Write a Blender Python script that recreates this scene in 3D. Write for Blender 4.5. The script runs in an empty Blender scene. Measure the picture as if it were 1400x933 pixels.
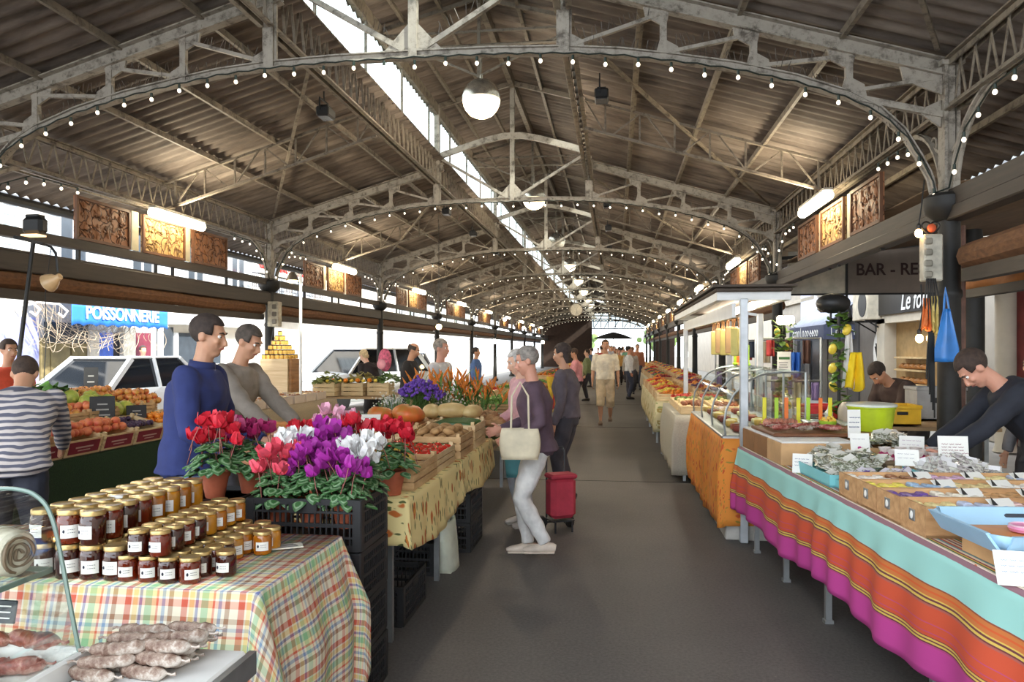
import bpy, math, random
from math import sin, cos, pi, radians, sqrt, atan2
from mathutils import Vector, Matrix
from mathutils import noise as mnoise
import numpy as np
random.seed(11)
S = bpy.context.scene
COL = S.collection
V = Vector

# ------------------------------------------------------------------ camera
F, YAW, HOR, CAMH = 1050.0, 0.133, 478.0, 1.6
CS, SN = cos(YAW), sin(YAW)
cam = bpy.data.cameras.new('camera'); cam_o = bpy.data.objects.new('camera', cam); COL.objects.link(cam_o)
cam_o.location = (0, 0, CAMH); cam_o.rotation_euler = (pi / 2, 0, YAW)
cam.sensor_width = 36; cam.lens = F / 1400 * 36; cam.shift_y = (HOR - 466.5) / 1400
cam.clip_start = 0.05; cam.clip_end = 400
S.camera = cam_o

def ray(u, v):
    a = (u - 700) / F
    return V((-SN + CS * a, CS + SN * a, (HOR - v) / F))
def G(u, v, z):                         # the point of the horizontal plane z seen at (u, v)
    d = ray(u, v); return V((0, 0, CAMH)) + d * ((z - CAMH) / d.z)
def D(u, v, y):                         # the point of the cross plane y
    d = ray(u, v); return V((0, 0, CAMH)) + d * (y / d.y)
def XP(u, v, x):                        # the point of the long plane x
    d = ray(u, v); return V((0, 0, CAMH)) + d * (x / d.x)
def P(u, v, dep):                       # the point at a given depth
    return V((0, 0, CAMH)) + ray(u, v) * dep

# ------------------------------------------------------------------ materials
def srgb(r, g, b):
    f = lambda c: (c / 12.92 if c <= 0.04045 else ((c + 0.055) / 1.055) ** 2.4)
    return (f(r / 255), f(g / 255), f(b / 255), 1)
class NT:
    def __init__(s, name):
        s.m = bpy.data.materials.new(name); s.m.use_nodes = True
        s.t = s.m.node_tree; s.n = s.t.nodes; s.l = s.t.links
        s.b = s.n['Principled BSDF']
    def node(s, ty, **kw):
        n = s.n.new(ty)
        for k, v in kw.items():
            if k.startswith('i_'):
                k = k[2:]
                k = int(k) if k.isdigit() else k.replace('_', ' ')
                s.put(n.inputs[k], v)
            else: setattr(n, k, v)
        return n
    def put(s, sock, v):
        if isinstance(v, bpy.types.NodeSocket): s.l.new(v, sock)
        elif v is not None: sock.default_value = v
    def math(s, op, a, b=None, c=None):
        n = s.n.new('ShaderNodeMath'); n.operation = op
        s.put(n.inputs[0], a)
        if b is not None: s.put(n.inputs[1], b)
        if c is not None: s.put(n.inputs[2], c)
        return n.outputs[0]
    def ramp(s, fac, stops, interp='LINEAR'):
        n = s.n.new('ShaderNodeValToRGB'); r = n.color_ramp; r.interpolation = interp
        while len(r.elements) < len(stops): r.elements.new(0.5)
        for e, (p, c) in zip(r.elements, stops):
            e.position = p; e.color = c if len(c) == 4 else srgb(*c)
        s.put(n.inputs[0], fac); return n.outputs[0]
    def mix(s, fac, a, b, mode='MIX'):
        n = s.n.new('ShaderNodeMix'); n.data_type = 'RGBA'; n.blend_type = mode
        s.put(n.inputs[0], fac); s.put(n.inputs[6], a); s.put(n.inputs[7], b); return n.outputs[2]
    def noise(s, scale, detail=3, vec=None, rough=0.55):
        n = s.n.new('ShaderNodeTexNoise'); n.inputs['Scale'].default_value = scale
        n.inputs['Detail'].default_value = detail; n.inputs['Roughness'].default_value = rough
        if vec is not None: s.l.new(vec, n.inputs['Vector'])
        return n.outputs['Fac']
    def coord(s, k='Object'):
        return s.n.new('ShaderNodeTexCoord').outputs[k]
    def sep(s, v):
        n = s.n.new('ShaderNodeSeparateXYZ'); s.l.new(v, n.inputs[0]); return n.outputs
    def scale(s, v, k):
        n = s.n.new('ShaderNodeMapping'); s.l.new(v, n.inputs[0]); n.inputs['Scale'].default_value = k; return n.outputs[0]
    def bump(s, h, strength=0.3, dist=0.01):
        n = s.n.new('ShaderNodeBump'); s.l.new(h, n.inputs['Height'])
        n.inputs['Strength'].default_value = strength; n.inputs['Distance'].default_value = dist
        s.l.new(n.outputs[0], s.b.inputs['Normal'])
    def done(s, color=None, rough=0.6, metal=0, **kw):
        if color is not None: s.put(s.b.inputs['Base Color'], color)
        s.put(s.b.inputs['Roughness'], rough); s.b.inputs['Metallic'].default_value = metal
        for k, v in kw.items(): s.put(s.b.inputs[k.replace('_', ' ')], v)
        return s.m
MC = {}
def mat(rgb, rough=0.6, metal=0, var=0.12, scale=6, bump=0, key='', **kw):
    """a plain procedural material: base colour with two octaves of wear"""
    k = (tuple(rgb), rough, metal, var, scale, bump, key, tuple(sorted(kw)))
    if k in MC: return MC[k]
    t = NT('mat_%02x%02x%02x' % tuple(int(c) for c in rgb))
    c = srgb(*rgb)
    if var:
        nz = t.noise(scale, 4, t.coord())
        lo = [x * (1 - 2 * var) for x in c[:3]] + [1]; hi = [min(1, x * (1 + var)) for x in c[:3]] + [1]
        col = t.ramp(nz, [(0.3, lo), (0.7, hi)])
        if bump: t.bump(nz, bump, 0.01)
    else: col = c
    MC[k] = t.done(col, rough, metal, **kw); return MC[k]
def emit(rgb, strength, key=''):
    k = ('e', tuple(rgb), strength)
    if k in MC: return MC[k]
    t = NT('mat_glow'); t.done(srgb(*rgb), 0.4)
    t.b.inputs['Emission Color'].default_value = srgb(*rgb); t.b.inputs['Emission Strength'].default_value = strength
    MC[k] = t.m; return t.m
def glass(rgb=(245, 250, 248), rough=0.02, thin=True, alpha=0.2, fac=0.9):
    k = ('g', rgb, rough, thin, alpha, fac)
    if k in MC: return MC[k]
    t = NT('mat_glass')
    if thin:                            # thin pane: mostly clear, with a fresnel reflection
        tr = t.node('ShaderNodeBsdfTransparent', i_Color=srgb(*rgb)); gl = t.node('ShaderNodeBsdfGlossy', i_Roughness=rough)
        fr = t.node('ShaderNodeFresnel', i_IOR=1.5)
        fac = t.math('ADD', t.math('MULTIPLY', fr.outputs[0], fac), alpha * 0.15)
        mx = t.node('ShaderNodeMixShader'); t.l.new(fac, mx.inputs[0]); t.l.new(tr.outputs[0], mx.inputs[1]); t.l.new(gl.outputs[0], mx.inputs[2])
        t.l.new(mx.outputs[0], t.n['Material Output'].inputs[0])
    else: t.done(srgb(*rgb), rough, 0, Transmission_Weight=1.0)
    MC[k] = t.m; return t.m

# ------------------------------------------------------------------ mesh building
def frame(d):
    d = d.normalized(); a = V((0, 0, 1)) if abs(d.z) < 0.95 else V((1, 0, 0))
    x = a.cross(d).normalized(); return x, d.cross(x)
class MB:
    def __init__(s): s.v, s.f, s.mi, s.uv, s.m = [], [], [], {}, 0
    def add(s, vs, fs):
        b = len(s.v); s.v.extend([V(p) for p in vs])
        for f in fs: s.f.append(tuple(i + b for i in f)); s.mi.append(s.m)
        return b
    def xf(s, M, start=0):
        for i in range(start, len(s.v)): s.v[i] = M @ s.v[i]
        return s
    def box(s, c, d, bev=0, M=None):
        c = V(c); h = V(d) / 2
        if not bev:
            vs = [c + V((h.x * i, h.y * j, h.z * k)) for i in (-1, 1) for j in (-1, 1) for k in (-1, 1)]
            fs = [(0, 1, 3, 2), (4, 6, 7, 5), (0, 4, 5, 1), (2, 3, 7, 6), (0, 2, 6, 4), (1, 5, 7, 3)]
        else:
            bev = min(bev, min(h) * 0.9); vs, idx = [], {}
            for i in (-1, 1):
                for j in (-1, 1):
                    for k in (-1, 1):
                        for a in range(3):
                            q = [h.x - bev, h.y - bev, h.z - bev]; q[a] += bev
                            idx[i, j, k, a] = len(vs); vs.append(c + V((q[0] * i, q[1] * j, q[2] * k)))
            fs = []
            for a in range(3):
                for sg in (-1, 1):
                    b, e = (a + 1) % 3, (a + 2) % 3; L = []
                    for p, q in ((-1, -1), (1, -1), (1, 1), (-1, 1)):
                        t = [0, 0, 0]; t[a] = sg; t[b] = p; t[e] = q; L.append(idx[(*t, a)])
                    fs.append(tuple(L if sg > 0 else L[::-1]))
            for a in range(3):
                b, e = (a + 1) % 3, (a + 2) % 3
                for p in (-1, 1):
                    for q in (-1, 1):
                        t0 = [0, 0, 0]; t0[b] = p; t0[e] = q; t1 = t0[:]; t0[a] = -1; t1[a] = 1
                        L = [idx[(*t0, b)], idx[(*t1, b)], idx[(*t1, e)], idx[(*t0, e)]]
                        fs.append(tuple(L if p * q < 0 else L[::-1]))
            for i in (-1, 1):
                for j in (-1, 1):
                    for k in (-1, 1):
                        L = [idx[i, j, k, a] for a in range(3)]; fs.append(tuple(L if i * j * k > 0 else L[::-1]))
        if M is not None: vs = [M @ p for p in vs]
        s.add(vs, fs); return s
    def bar(s, a, b, w, h=None, up=None):
        """rectangular bar from a to b, w wide and h high"""
        a, b = V(a), V(b); h = h or w; d = (b - a).normalized()
        if up is not None: y = (V(up) - d * d.dot(V(up))).normalized(); x = y.cross(d)
        else:
            x, y = frame(d)
        x = x * (w / 2); y = y * (h / 2)
        vs = [p + x * i + y * j for p in (a, b) for i, j in ((-1, -1), (1, -1), (1, 1), (-1, 1))]
        s.add(vs, [(3, 2, 1, 0), (4, 5, 6, 7), (0, 1, 5, 4), (1, 2, 6, 5), (2, 3, 7, 6), (3, 0, 4, 7)]); return s
    def tube(s, pts, r, n=8, caps=True, r2=None, side=None):
        """swept tube; r a number or list of radii; r2 second half-axis; side = fixed first axis"""
        pts = [V(p) for p in pts]; k = len(pts)
        rs = r if isinstance(r, (list, tuple)) else [r] * k
        qs = r2 if isinstance(r2, (list, tuple)) else ([r2] * k if r2 else rs)
        vs, px = [], None
        for i, p in enumerate(pts):
            d = (pts[min(i + 1, k - 1)] - pts[max(i - 1, 0)])
            if d.length < 1e-9: d = V((0, 0, 1))
            d.normalize()
            if side is not None: x = (V(side) - d * d.dot(V(side))).normalized()
            elif px is None: x = frame(d)[0]
            else:
                x = px - d * d.dot(px); x = x.normalized() if x.length > 1e-6 else frame(d)[0]
            px = x; y = d.cross(x)
            for j in range(n):
                a = 2 * pi * j / n; vs.append(p + x * (cos(a) * rs[i]) + y * (sin(a) * qs[i]))
        fs = [(i * n + j, i * n + (j + 1) % n, (i + 1) * n + (j + 1) % n, (i + 1) * n + j) for i in range(k - 1) for j in range(n)]
        if caps: fs += [tuple(range(n))[::-1], tuple((k - 1) * n + j for j in range(n))]
        s.add(vs, fs); return s
    def lathe(s, prof, n=16, c=(0, 0, 0), M=None):
        c = V(c); vs, fs, rings = [], [], []
        for r, z in prof:
            if r < 1e-6: rings.append([len(vs)]); vs.append(c + V((0, 0, z)))
            else:
                rings.append(list(range(len(vs), len(vs) + n)))
                vs += [c + V((r * cos(2 * pi * j / n), r * sin(2 * pi * j / n), z)) for j in range(n)]
        for a, b in zip(rings, rings[1:]):
            for j in range(n):
                q = (j + 1) % n
                if len(a) == 1 and len(b) == 1: continue
                if len(a) == 1: fs.append((a[0], b[q], b[j]))
                elif len(b) == 1: fs.append((a[j], a[q], b[0]))
                else: fs.append((a[j], a[q], b[q], b[j]))
        if len(rings[0]) > 1: fs.append(tuple(rings[0][::-1]))
        if len(rings[-1]) > 1: fs.append(tuple(rings[-1]))
        if M is not None: vs = [M @ p for p in vs]
        s.add(vs, fs); return s
    def ball(s, c, r, n=12, m=8, M=None):
        r = V((r, r, r)) if not hasattr(r, '__len__') else V(r); c = V(c); k = len(s.v)
        s.lathe([(sin(pi * i / m) if 0 < i < m else 0, -cos(pi * i / m)) for i in range(m + 1)], n)
        for i in range(k, len(s.v)):
            p = s.v[i]; p = V((p.x * r.x, p.y * r.y, p.z * r.z)); s.v[i] = c + (M @ p if M is not None else p)
        return s
    def poly(s, pts, th):
        """flat plate: polygon extruded by vector th"""
        pts = [V(p) for p in pts]; n = len(pts); th = V(th)
        nrm = sum(((pts[i] - pts[0]).cross(pts[(i + 1) % n] - pts[0]) for i in range(n)), V())
        if nrm.dot(th) < 0: pts = pts[::-1]
        s.add(pts + [p + th for p in pts], [tuple(range(n))[::-1], tuple(range(n, 2 * n))] + [(i, (i + 1) % n, n + (i + 1) % n, n + i) for i in range(n)])
        return s
    def grid(s, fn, nu, nv, uv=None, thick=0):
        b = len(s.v)
        for j in range(nv + 1):
            for i in range(nu + 1):
                u, v = i / nu, j / nv; s.v.append(V(fn(u, v)))
                if uv: s.uv[len(s.v) - 1] = uv(u, v)
        for j in range(nv):
            for i in range(nu):
                a = b + j * (nu + 1) + i; s.f.append((a, a + 1, a + nu + 2, a + nu + 1)); s.mi.append(s.m)
        return s
def rot(axis, a): return Matrix.Rotation(a, 3, axis)
def mesh_of(mb, name, mats, smooth=0.6):
    me = bpy.data.meshes.new(name); me.from_pydata([tuple(p) for p in mb.v], [], mb.f)
    for m in (mats if isinstance(mats, (list, tuple)) else [mats]): me.materials.append(m)
    if any(mb.mi): me.polygons.foreach_set('material_index', mb.mi)
    if mb.uv:
        ul = me.uv_layers.new(name='uv')
        for lp in me.loops: ul.data[lp.index].uv = mb.uv.get(lp.vertex_index, (0, 0))
    if smooth:
        me.polygons.foreach_set('use_smooth', [True] * len(me.polygons)); me.set_sharp_from_angle(angle=smooth)
    me.update(); return me
def link(name, me, parent=None):
    o = bpy.data.objects.new(name, me); COL.objects.link(o)
    if parent is not None: o.parent = parent
    return o
def tag(o, label, cat, group=None, kind=None):
    o['label'] = label; o['category'] = cat
    if group: o['group'] = group
    if kind: o['kind'] = kind
    return o
def thing(name, label, cat, loc=(0, 0, 0), rz=0, group=None):
    o = bpy.data.objects.new(name, None); COL.objects.link(o)
    o.empty_display_size = 0.1; o.location = loc; o.rotation_euler = (0, 0, rz)
    return tag(o, label, cat, group)
def part(name, mb, m, parent, world=False, smooth=0.6, label=None, solid=0):
    """one mesh object under a thing; world=True when its vertices are world coordinates"""
    if world:
        inv = (Matrix.Translation(parent.location) @ parent.rotation_euler.to_matrix().to_4x4()).inverted()
        mb.v = [inv @ p for p in mb.v]
    o = link(name, mesh_of(mb, name, m, smooth), parent)
    if label: o['label'] = label
    if solid: o.modifiers.new('thickness', 'SOLIDIFY').thickness = solid
    return o
def solo(name, mb, m, label, cat, group=None, loc=None, rz=0, smooth=0.6, kind=None, solid=0):
    """a thing that is one mesh; its vertices are local to loc"""
    if loc is None:                     # world vertices: put the origin at the base centre
        lo = [min(p[i] for p in mb.v) for i in range(3)]; hi = [max(p[i] for p in mb.v) for i in range(3)]
        loc = V(((lo[0] + hi[0]) / 2, (lo[1] + hi[1]) / 2, lo[2])); mb.v = [p - loc for p in mb.v]
    o = link(name, mesh_of(mb, name, m, smooth)); o.location = loc; o.rotation_euler = (0, 0, rz)
    if solid: o.modifiers.new('thickness', 'SOLIDIFY').thickness = solid
    return tag(o, label, cat, group, kind)
def struct(name, mb, m, smooth=0.6):
    o = link(name, mesh_of(mb, name, m, smooth)); o['kind'] = 'structure'; return o
def dup(root, loc=None, rz=None, label=None, group=None, scale=None):
    r = root.copy(); COL.objects.link(r)
    if loc is not None: r.location = loc
    if rz is not None: r.rotation_euler = (0, 0, rz) if not hasattr(rz, '__len__') else rz
    if scale is not None: r.scale = (scale,) * 3 if not hasattr(scale, '__len__') else scale
    if label: r['label'] = label
    if group: r['group'] = group
    for ch in list(root.children):
        c = ch.copy(); COL.objects.link(c); c.parent = r
        for g in list(ch.children):
            d = g.copy(); COL.objects.link(d); d.parent = c
    return r
ORD = ['first', 'second', 'third', 'fourth', 'fifth', 'sixth', 'seventh', 'eighth', 'ninth', 'tenth', 'eleventh', 'twelfth', 'thirteenth', 'fourteenth', 'fifteenth', 'sixteenth', 'seventeenth', 'eighteenth', 'nineteenth', 'twentieth']
def text(name, s, size, m, parent, loc, rotm, ext=0.004, off=0, shear=0, align='CENTER', width=None):
    c = bpy.data.curves.new(name, 'FONT'); c.body = s; c.size = size; c.extrude = ext; c.offset = off; c.shear = shear
    c.align_x = align; c.align_y = 'CENTER'; c.materials.append(m)
    tmp = bpy.data.objects.new(name, c); COL.objects.link(tmp); me = bpy.data.meshes.new_from_object(tmp.evaluated_get(bpy.context.evaluated_depsgraph_get())); bpy.data.objects.remove(tmp)
    o = bpy.data.objects.new(name, me); COL.objects.link(o); o.parent = parent
    M = rotm.to_4x4() if len(rotm) == 3 else rotm
    o.matrix_local = Matrix.Translation(loc) @ M
    if width: o.scale.x = width
    return o
# text planes: rows of a matrix whose columns are right, up, normal
def plane(right, up):
    r, u = V(right).normalized(), V(up).normalized(); n = r.cross(u)
    return Matrix((r, u, n)).transposed()
# ------------------------------------------------------------------ the hall
CX, HW, LH, BAY = -1.735, 4.365, 1.31, 6.5
XL, XR = CX - HW, CX + HW
NB = 11
def mk_iron(rgb, dk, key):
    t = NT('mat_iron_' + key); co = t.coord()
    n = t.noise(9, 6, co, 0.7); n2 = t.noise(60, 3, co)
    c = t.ramp(n, [(0.34, dk), (0.5, rgb), (0.75, tuple(min(255, c * 1.08) for c in rgb))])
    c = t.mix(t.ramp(n2, [(0.62, (0, 0, 0)), (0.72, (160, 160, 160))]), c, srgb(*dk))
    t.bump(n, 0.15, 0.004); return t.done(c, 0.6, 0.0)
IRON = mk_iron((158, 150, 138), (92, 84, 74), 'pale')
IRON2 = mk_iron((128, 118, 104), (74, 64, 54), 'worn')
BLACK = mk_iron((30, 29, 28), (17, 16, 15), 'black')
def mk_roof():
    t = NT('mat_corrugated_sheet'); co = t.coord()
    st = t.noise(1.0, 5, t.scale(co, (1.2, 5.5, 1)), 0.65); big = t.noise(0.45, 3, co)
    c = t.ramp(st, [(0.3, (70, 63, 58)), (0.5, (118, 107, 98)), (0.72, (148, 137, 126))])
    c = t.mix(t.ramp(big, [(0.4, (0, 0, 0)), (0.65, (130, 130, 130))]), c, srgb(96, 80, 68))
    return t.done(c, 0.75)
ROOF = mk_roof()
def mk_wood(rgb, dk, sc=(1, 12, 12), rough=0.6, key=''):
    k = ('wood', rgb, dk, sc)
    if k in MC: return MC[k]
    t = NT('mat_wood' + key); co = t.coord()
    n = t.noise(2.2, 5, t.scale(co, sc), 0.6)
    c = t.ramp(n, [(0.3, dk), (0.68, rgb)]); t.bump(n, 0.12, 0.004)
    MC[k] = t.done(c, rough); return MC[k]
BEAM = mk_wood((62, 52, 44), (44, 36, 30), (14, 1, 14))
def mk_asphalt():
    t = NT('mat_asphalt'); co = t.coord()
    fine = t.noise(55, 6, co, 0.75); big = t.noise(0.7, 5, co, 0.6); sp = t.node('ShaderNodeTexVoronoi', i_Scale=7.0)
    t.l.new(co, sp.inputs['Vector'])
    c = t.ramp(big, [(0.3, (66, 62, 60)), (0.55, (84, 79, 76)), (0.75, (97, 92, 88))])
    c = t.mix(0.35, c, t.ramp(fine, [(0.25, (40, 38, 38)), (0.75, (150, 146, 142))]))
    c = t.mix(t.ramp(sp.outputs['Distance'], [(0.03, (190, 190, 190)), (0.05, (0, 0, 0))]), c, srgb(132, 126, 118))
    t.bump(fine, 0.25, 0.004); return t.done(c, 0.62)
ASPH = mk_asphalt()
b = MB(); b.box((CX, 36, -0.05), (11.5, 88, 0.1)); struct('floor', b, ASPH, 0)
b = MB(); b.box((-11.2, 36, -0.07), (7.6, 110, 0.1)); b.box((6.5, 36, -0.07), (5.2, 110, 0.1)); b.box((0, 131, -0.07), (60, 80, 0.1))
struct('street', b, mat((170, 166, 160), 0.8, 0, 0.08, 3), 0)
# expansion joints across the aisle
b = MB()
for y in (9.4, 15.9, 22.4): b.box((CX + 0.6, y, 0.001), (7, 0.012, 0.004))
struct('trim_1', b, mat((52, 49, 48), 0.8), 0)

def roofz(r): return 3.93 + 0.295 * (HW - abs(r))
def corr(r0, z0, r1, z1, y0, y1, n=6):
    per, amp = 0.18, 0.021; k = int((y1 - y0) / per * n)
    m = MB(); vs, fs = [], []
    for i in range(k + 1):
        y = y0 + (y1 - y0) * i / k; a = amp * cos(2 * pi * i / n)
        vs += [(CX + r0, y, z0 + a), (CX + r1, y, z1 + a), (CX + r0, y, z0 + a + 0.012), (CX + r1, y, z1 + a + 0.012)]
    for i in range(k):
        a = i * 4; fs += [(a, a + 4, a + 5, a + 1), (a + 2, a + 3, a + 7, a + 6)]
    m.add(vs, fs); return m
YA, YB = -0.6, 72.0
rb = MB()
for sg in (-1, 1):
    for m in (corr(sg * 1.2, roofz(1.2) + 0.03, sg * 5.75, roofz(5.75) + 0.03, YA, YB), corr(0, 6.23, sg * 1.5, 5.82, YA, YB)):
        rb.add(m.v, m.f)
struct('ceiling', rb, ROOF, 0.9)
# gutters at the eaves
for sg, k in ((-1, 2), (1, 3)):
    b = MB(); x = CX + sg * 5.8; z = roofz(5.75)
    b.tube([(x, YA, z - 0.03), (x, YB, z - 0.03)], 0.07, 10); struct('trim_%d' % k, b, mat((70, 72, 76), 0.5, 0.4))
# purlins
for side, sg in (('left', -1), ('right', 1)):
    for i, r in enumerate((1.95, 2.75, 3.55, 5.1)):
        b = MB(); z = roofz(r) - 0.035
        b.box((CX + sg * r, (YA + YB) / 2, z), (0.035, YB - YA, 0.065)); b.box((CX + sg * (r + 0.025), (YA + YB) / 2, z + 0.03), (0.05, YB - YA, 0.012))
        solo('roof_purlin', b, IRON2, 'iron purlin under the %s roof slope, %s out from the lantern' % (side, ORD[i]), 'purlin', 'purlins under the corrugated roof')
    for i, r in enumerate((0.5, 1.0)):
        b = MB(); z = 6.23 - 0.273 * r - 0.07
        b.box((CX + sg * r, (YA + YB) / 2, z), (0.045, YB - YA, 0.06))
        solo('roof_purlin', b, IRON2, 'thin iron purlin under the %s half of the lantern roof, %s from ridge' % (side, ORD[i]), 'purlin', 'purlins under the lantern roof')
b = MB(); b.box((CX, (YA + YB) / 2, 6.13), (0.08, YB - YA, 0.14))
solo('ridge_beam', b, IRON2, 'iron ridge beam along the top of the lantern roof', 'beam')

CH = [(0, 4.13), (0.7, 4.125), (1.345, 4.10), (1.785, 4.06), (2.25, 3.985), (2.705, 3.90), (3.2, 3.77), (3.605, 3.62), (3.85, 3.48), (4.03, 3.30), (4.15, 3.09), (4.22, 2.95), (4.245, 2.82)]
def chz(r):
    r = abs(r)
    for (a, p), (c, q) in zip(CH, CH[1:]):
        if r <= c: return p + (q - p) * (r - a) / (c - a)
    return CH[-1][1]
def rfz(r): return roofz(r) - 0.11
def truss_parts():
    out = []
    def new(nm, m=IRON): b = MB(); out.append((nm, b, m)); return b
    for sg in (-1, 1):
        b = new('rafter')
        b.bar((sg * 4.42, 0, rfz(4.42)), (sg * 1.2, 0, rfz(1.2)), 0.012, 0.13, up=(0, 0, 1)); b.bar((sg * 4.42, 0, rfz(4.42) + 0.06), (sg * 1.2, 0, rfz(1.2) + 0.06), 0.13, 0.012, up=(0, 0, 1))
        b.bar((sg * 4.42, 0, rfz(4.42) - 0.06), (sg * 1.2, 0, rfz(1.2) - 0.06), 0.10, 0.012, up=(0, 0, 1))
    b = new('arched_bottom_chord')
    pts = [(-r, z) for r, z in CH[::-1]] + CH[1:]
    for (a, p), (c, q) in zip(pts, pts[1:]):
        b.bar((a, 0, p), (c, 0, q), 0.09, 0.014, up=(0, 0, 1)); b.bar((a, 0, p + 0.03), (c, 0, q + 0.03), 0.014, 0.06, up=(0, 0, 1))
        b.bar((a, 0, p + 0.06), (c, 0, q + 0.06), 0.07, 0.012, up=(0, 0, 1))
    for sg in (-1, 1):
        for r in (2.135, 2.86, 3.605):
            b = new('truss_post'); b.box((sg * r, 0, (chz(r) + rfz(r)) / 2), (0.055, 0.045, rfz(r) - chz(r)))
            b.box((sg * r, 0.03, (chz(r) + rfz(r)) / 2), (0.02, 0.05, rfz(r) - chz(r)))
        b = new('lantern_post'); b.box((sg * LH, 0, (4.1 + 5.82) / 2), (0.09, 0.09, 1.72)); b.box((sg * LH, 0, 4.45), (0.13, 0.03, 0.7))
        for r0, r1 in ((1.345, 2.135), (2.135, 2.86), (2.86, 3.605), (3.605, 4.3)):
            b = new('diagonal_brace'); b.bar((sg * r0, 0, chz(r0) + 0.06), (sg * r1, 0, rfz(r1) - 0.08), 0.04, 0.03)
        b = new('strut'); b.bar((sg * 3.605, 0, 3.64), (sg * 4.33, 0, 3.46), 0.05, 0.05)
        b.poly([(sg * 4.3, -0.01, 3.58), (sg * 4.3, -0.01, 3.36), (sg * 4.12, -0.01, 3.5)], (0, 0.02, 0))
        for r in (1.345, 2.135, 2.86, 3.605):       # a riveted plate at every joint
            b = new('gusset_plate'); z = chz(r); b.poly([(sg * (r - 0.07), -0.012, z + 0.03), (sg * (r + 0.15), -0.012, chz(r + 0.15) + 0.03), (sg * (r + 0.12), -0.012, z + 0.11), (sg * (r + .02), -0.012, z + 0.17), (sg * (r - 0.03), -0.012, z + 0.17)], (0, 0.024, 0))
            if r > 2:
                b = new('gusset_plate'); z = rfz(r); b.poly([(sg * (r - 0.18), -0.012, rfz(r - 0.18)), (sg * (r + 0.06), -0.012, rfz(r + 0.06)), (sg * (r + 0.03), -0.012, z - 0.16), (sg * (r - 0.03), -0.012, z - 0.17), (sg * (r - 0.15), -0.012, z - 0.1)], (0, 0.024, 0))
        b = new('gusset_plate'); b.poly([(sg * 4.36, -0.012, 3.86), (sg * 3.98, -0.012, 3.92), (sg * 4.02, -0.012, 3.75), (sg * 4.36, -0.012, 3.6)], (0, 0.024, 0))
        b = new('lantern_brace'); b.bar((sg * 0.08, 0, 4.2), (sg * 1.25, 0, 4.9), 0.05, 0.045)
        b = new('lantern_rafter', IRON2); b.bar((sg * 1.45, 0, 5.76), (0, 0, 6.15), 0.05, 0.08, up=(0, 0, 1))
    b = new('lantern_rib')
    pr = [(-1.31, 4.93), (-0.9, 5.06), (-0.45, 5.19), (-0.15, 5.25), (0.15, 5.25), (0.45, 5.19), (0.9, 5.06), (1.31, 4.93)]
    for (a, p), (c, q) in zip(pr, pr[1:]): b.bar((a, 0, p), (c, 0, q), 0.06, 0.10, up=(0, 0, 1))
    b = new('king_post'); b.box((0, 0, 5.12), (0.075, 0.075, 1.98)); b.poly([(-0.3, -0.015, 4.15), (0.3, -0.015, 4.15), (0.16, -0.015, 4.3), (0.05, -0.015, 4.42), (-0.05, -0.015, 4.42), (-0.16, -0.015, 4.3)], (0, 0.03, 0))
    return out
SPIKE = mat((96, 90, 84), 0.5, 0.5)
def spikes():
    b = MB(); rnd = random.Random(3)
    def run(p, q, k):
        p, q = V(p), V(q)
        for i in range(k):
            c = p.lerp(q, (i + rnd.random() * 0.5) / k); d = V(((rnd.random() - .5) * 0.08, (rnd.random() - .5) * 0.08, 0.085))
            b.bar(c, c + d, 0.004)
    for sg in (-1, 1):
        for r0, r1 in ((2.3, 2.8), (3.0, 3.55), (3.7, 4.2), (1.45, 2.1)):
            run((sg * r0, 0, chz(r0) + 0.07), (sg * r1, 0, chz(r1) + 0.07), 16)
        for r0, r1 in ((1.345, 2.135), (2.135, 2.86), (2.86, 3.605)):
            run((sg * (r0 + .1), 0, chz(r0) + .12), (sg * (r1 - .1), 0, rfz(r1) - .12), 14)
        run((sg * 0.2, 0, 4.32), (sg * 1.2, 0, 4.93), 20)
    return b
proto = None
for n in range(1, NB):
    lab = 'pale iron arched roof truss with lantern frame, %s from the front' % ORD[n - 1]
    if proto is None:
        proto = thing('roof_truss', lab, 'roof truss', (CX, BAY * n, 0), 0, 'iron roof trusses across the hall')
        for nm, bb, mm in truss_parts(): part(nm, bb, mm, proto)
        sp = part('bird_spikes', spikes(), SPIKE, proto, smooth=0); sp['kind'] = 'stuff'; first_spk = sp
    else: dup(proto, (CX, BAY * n, 0), 0, lab)

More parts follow.
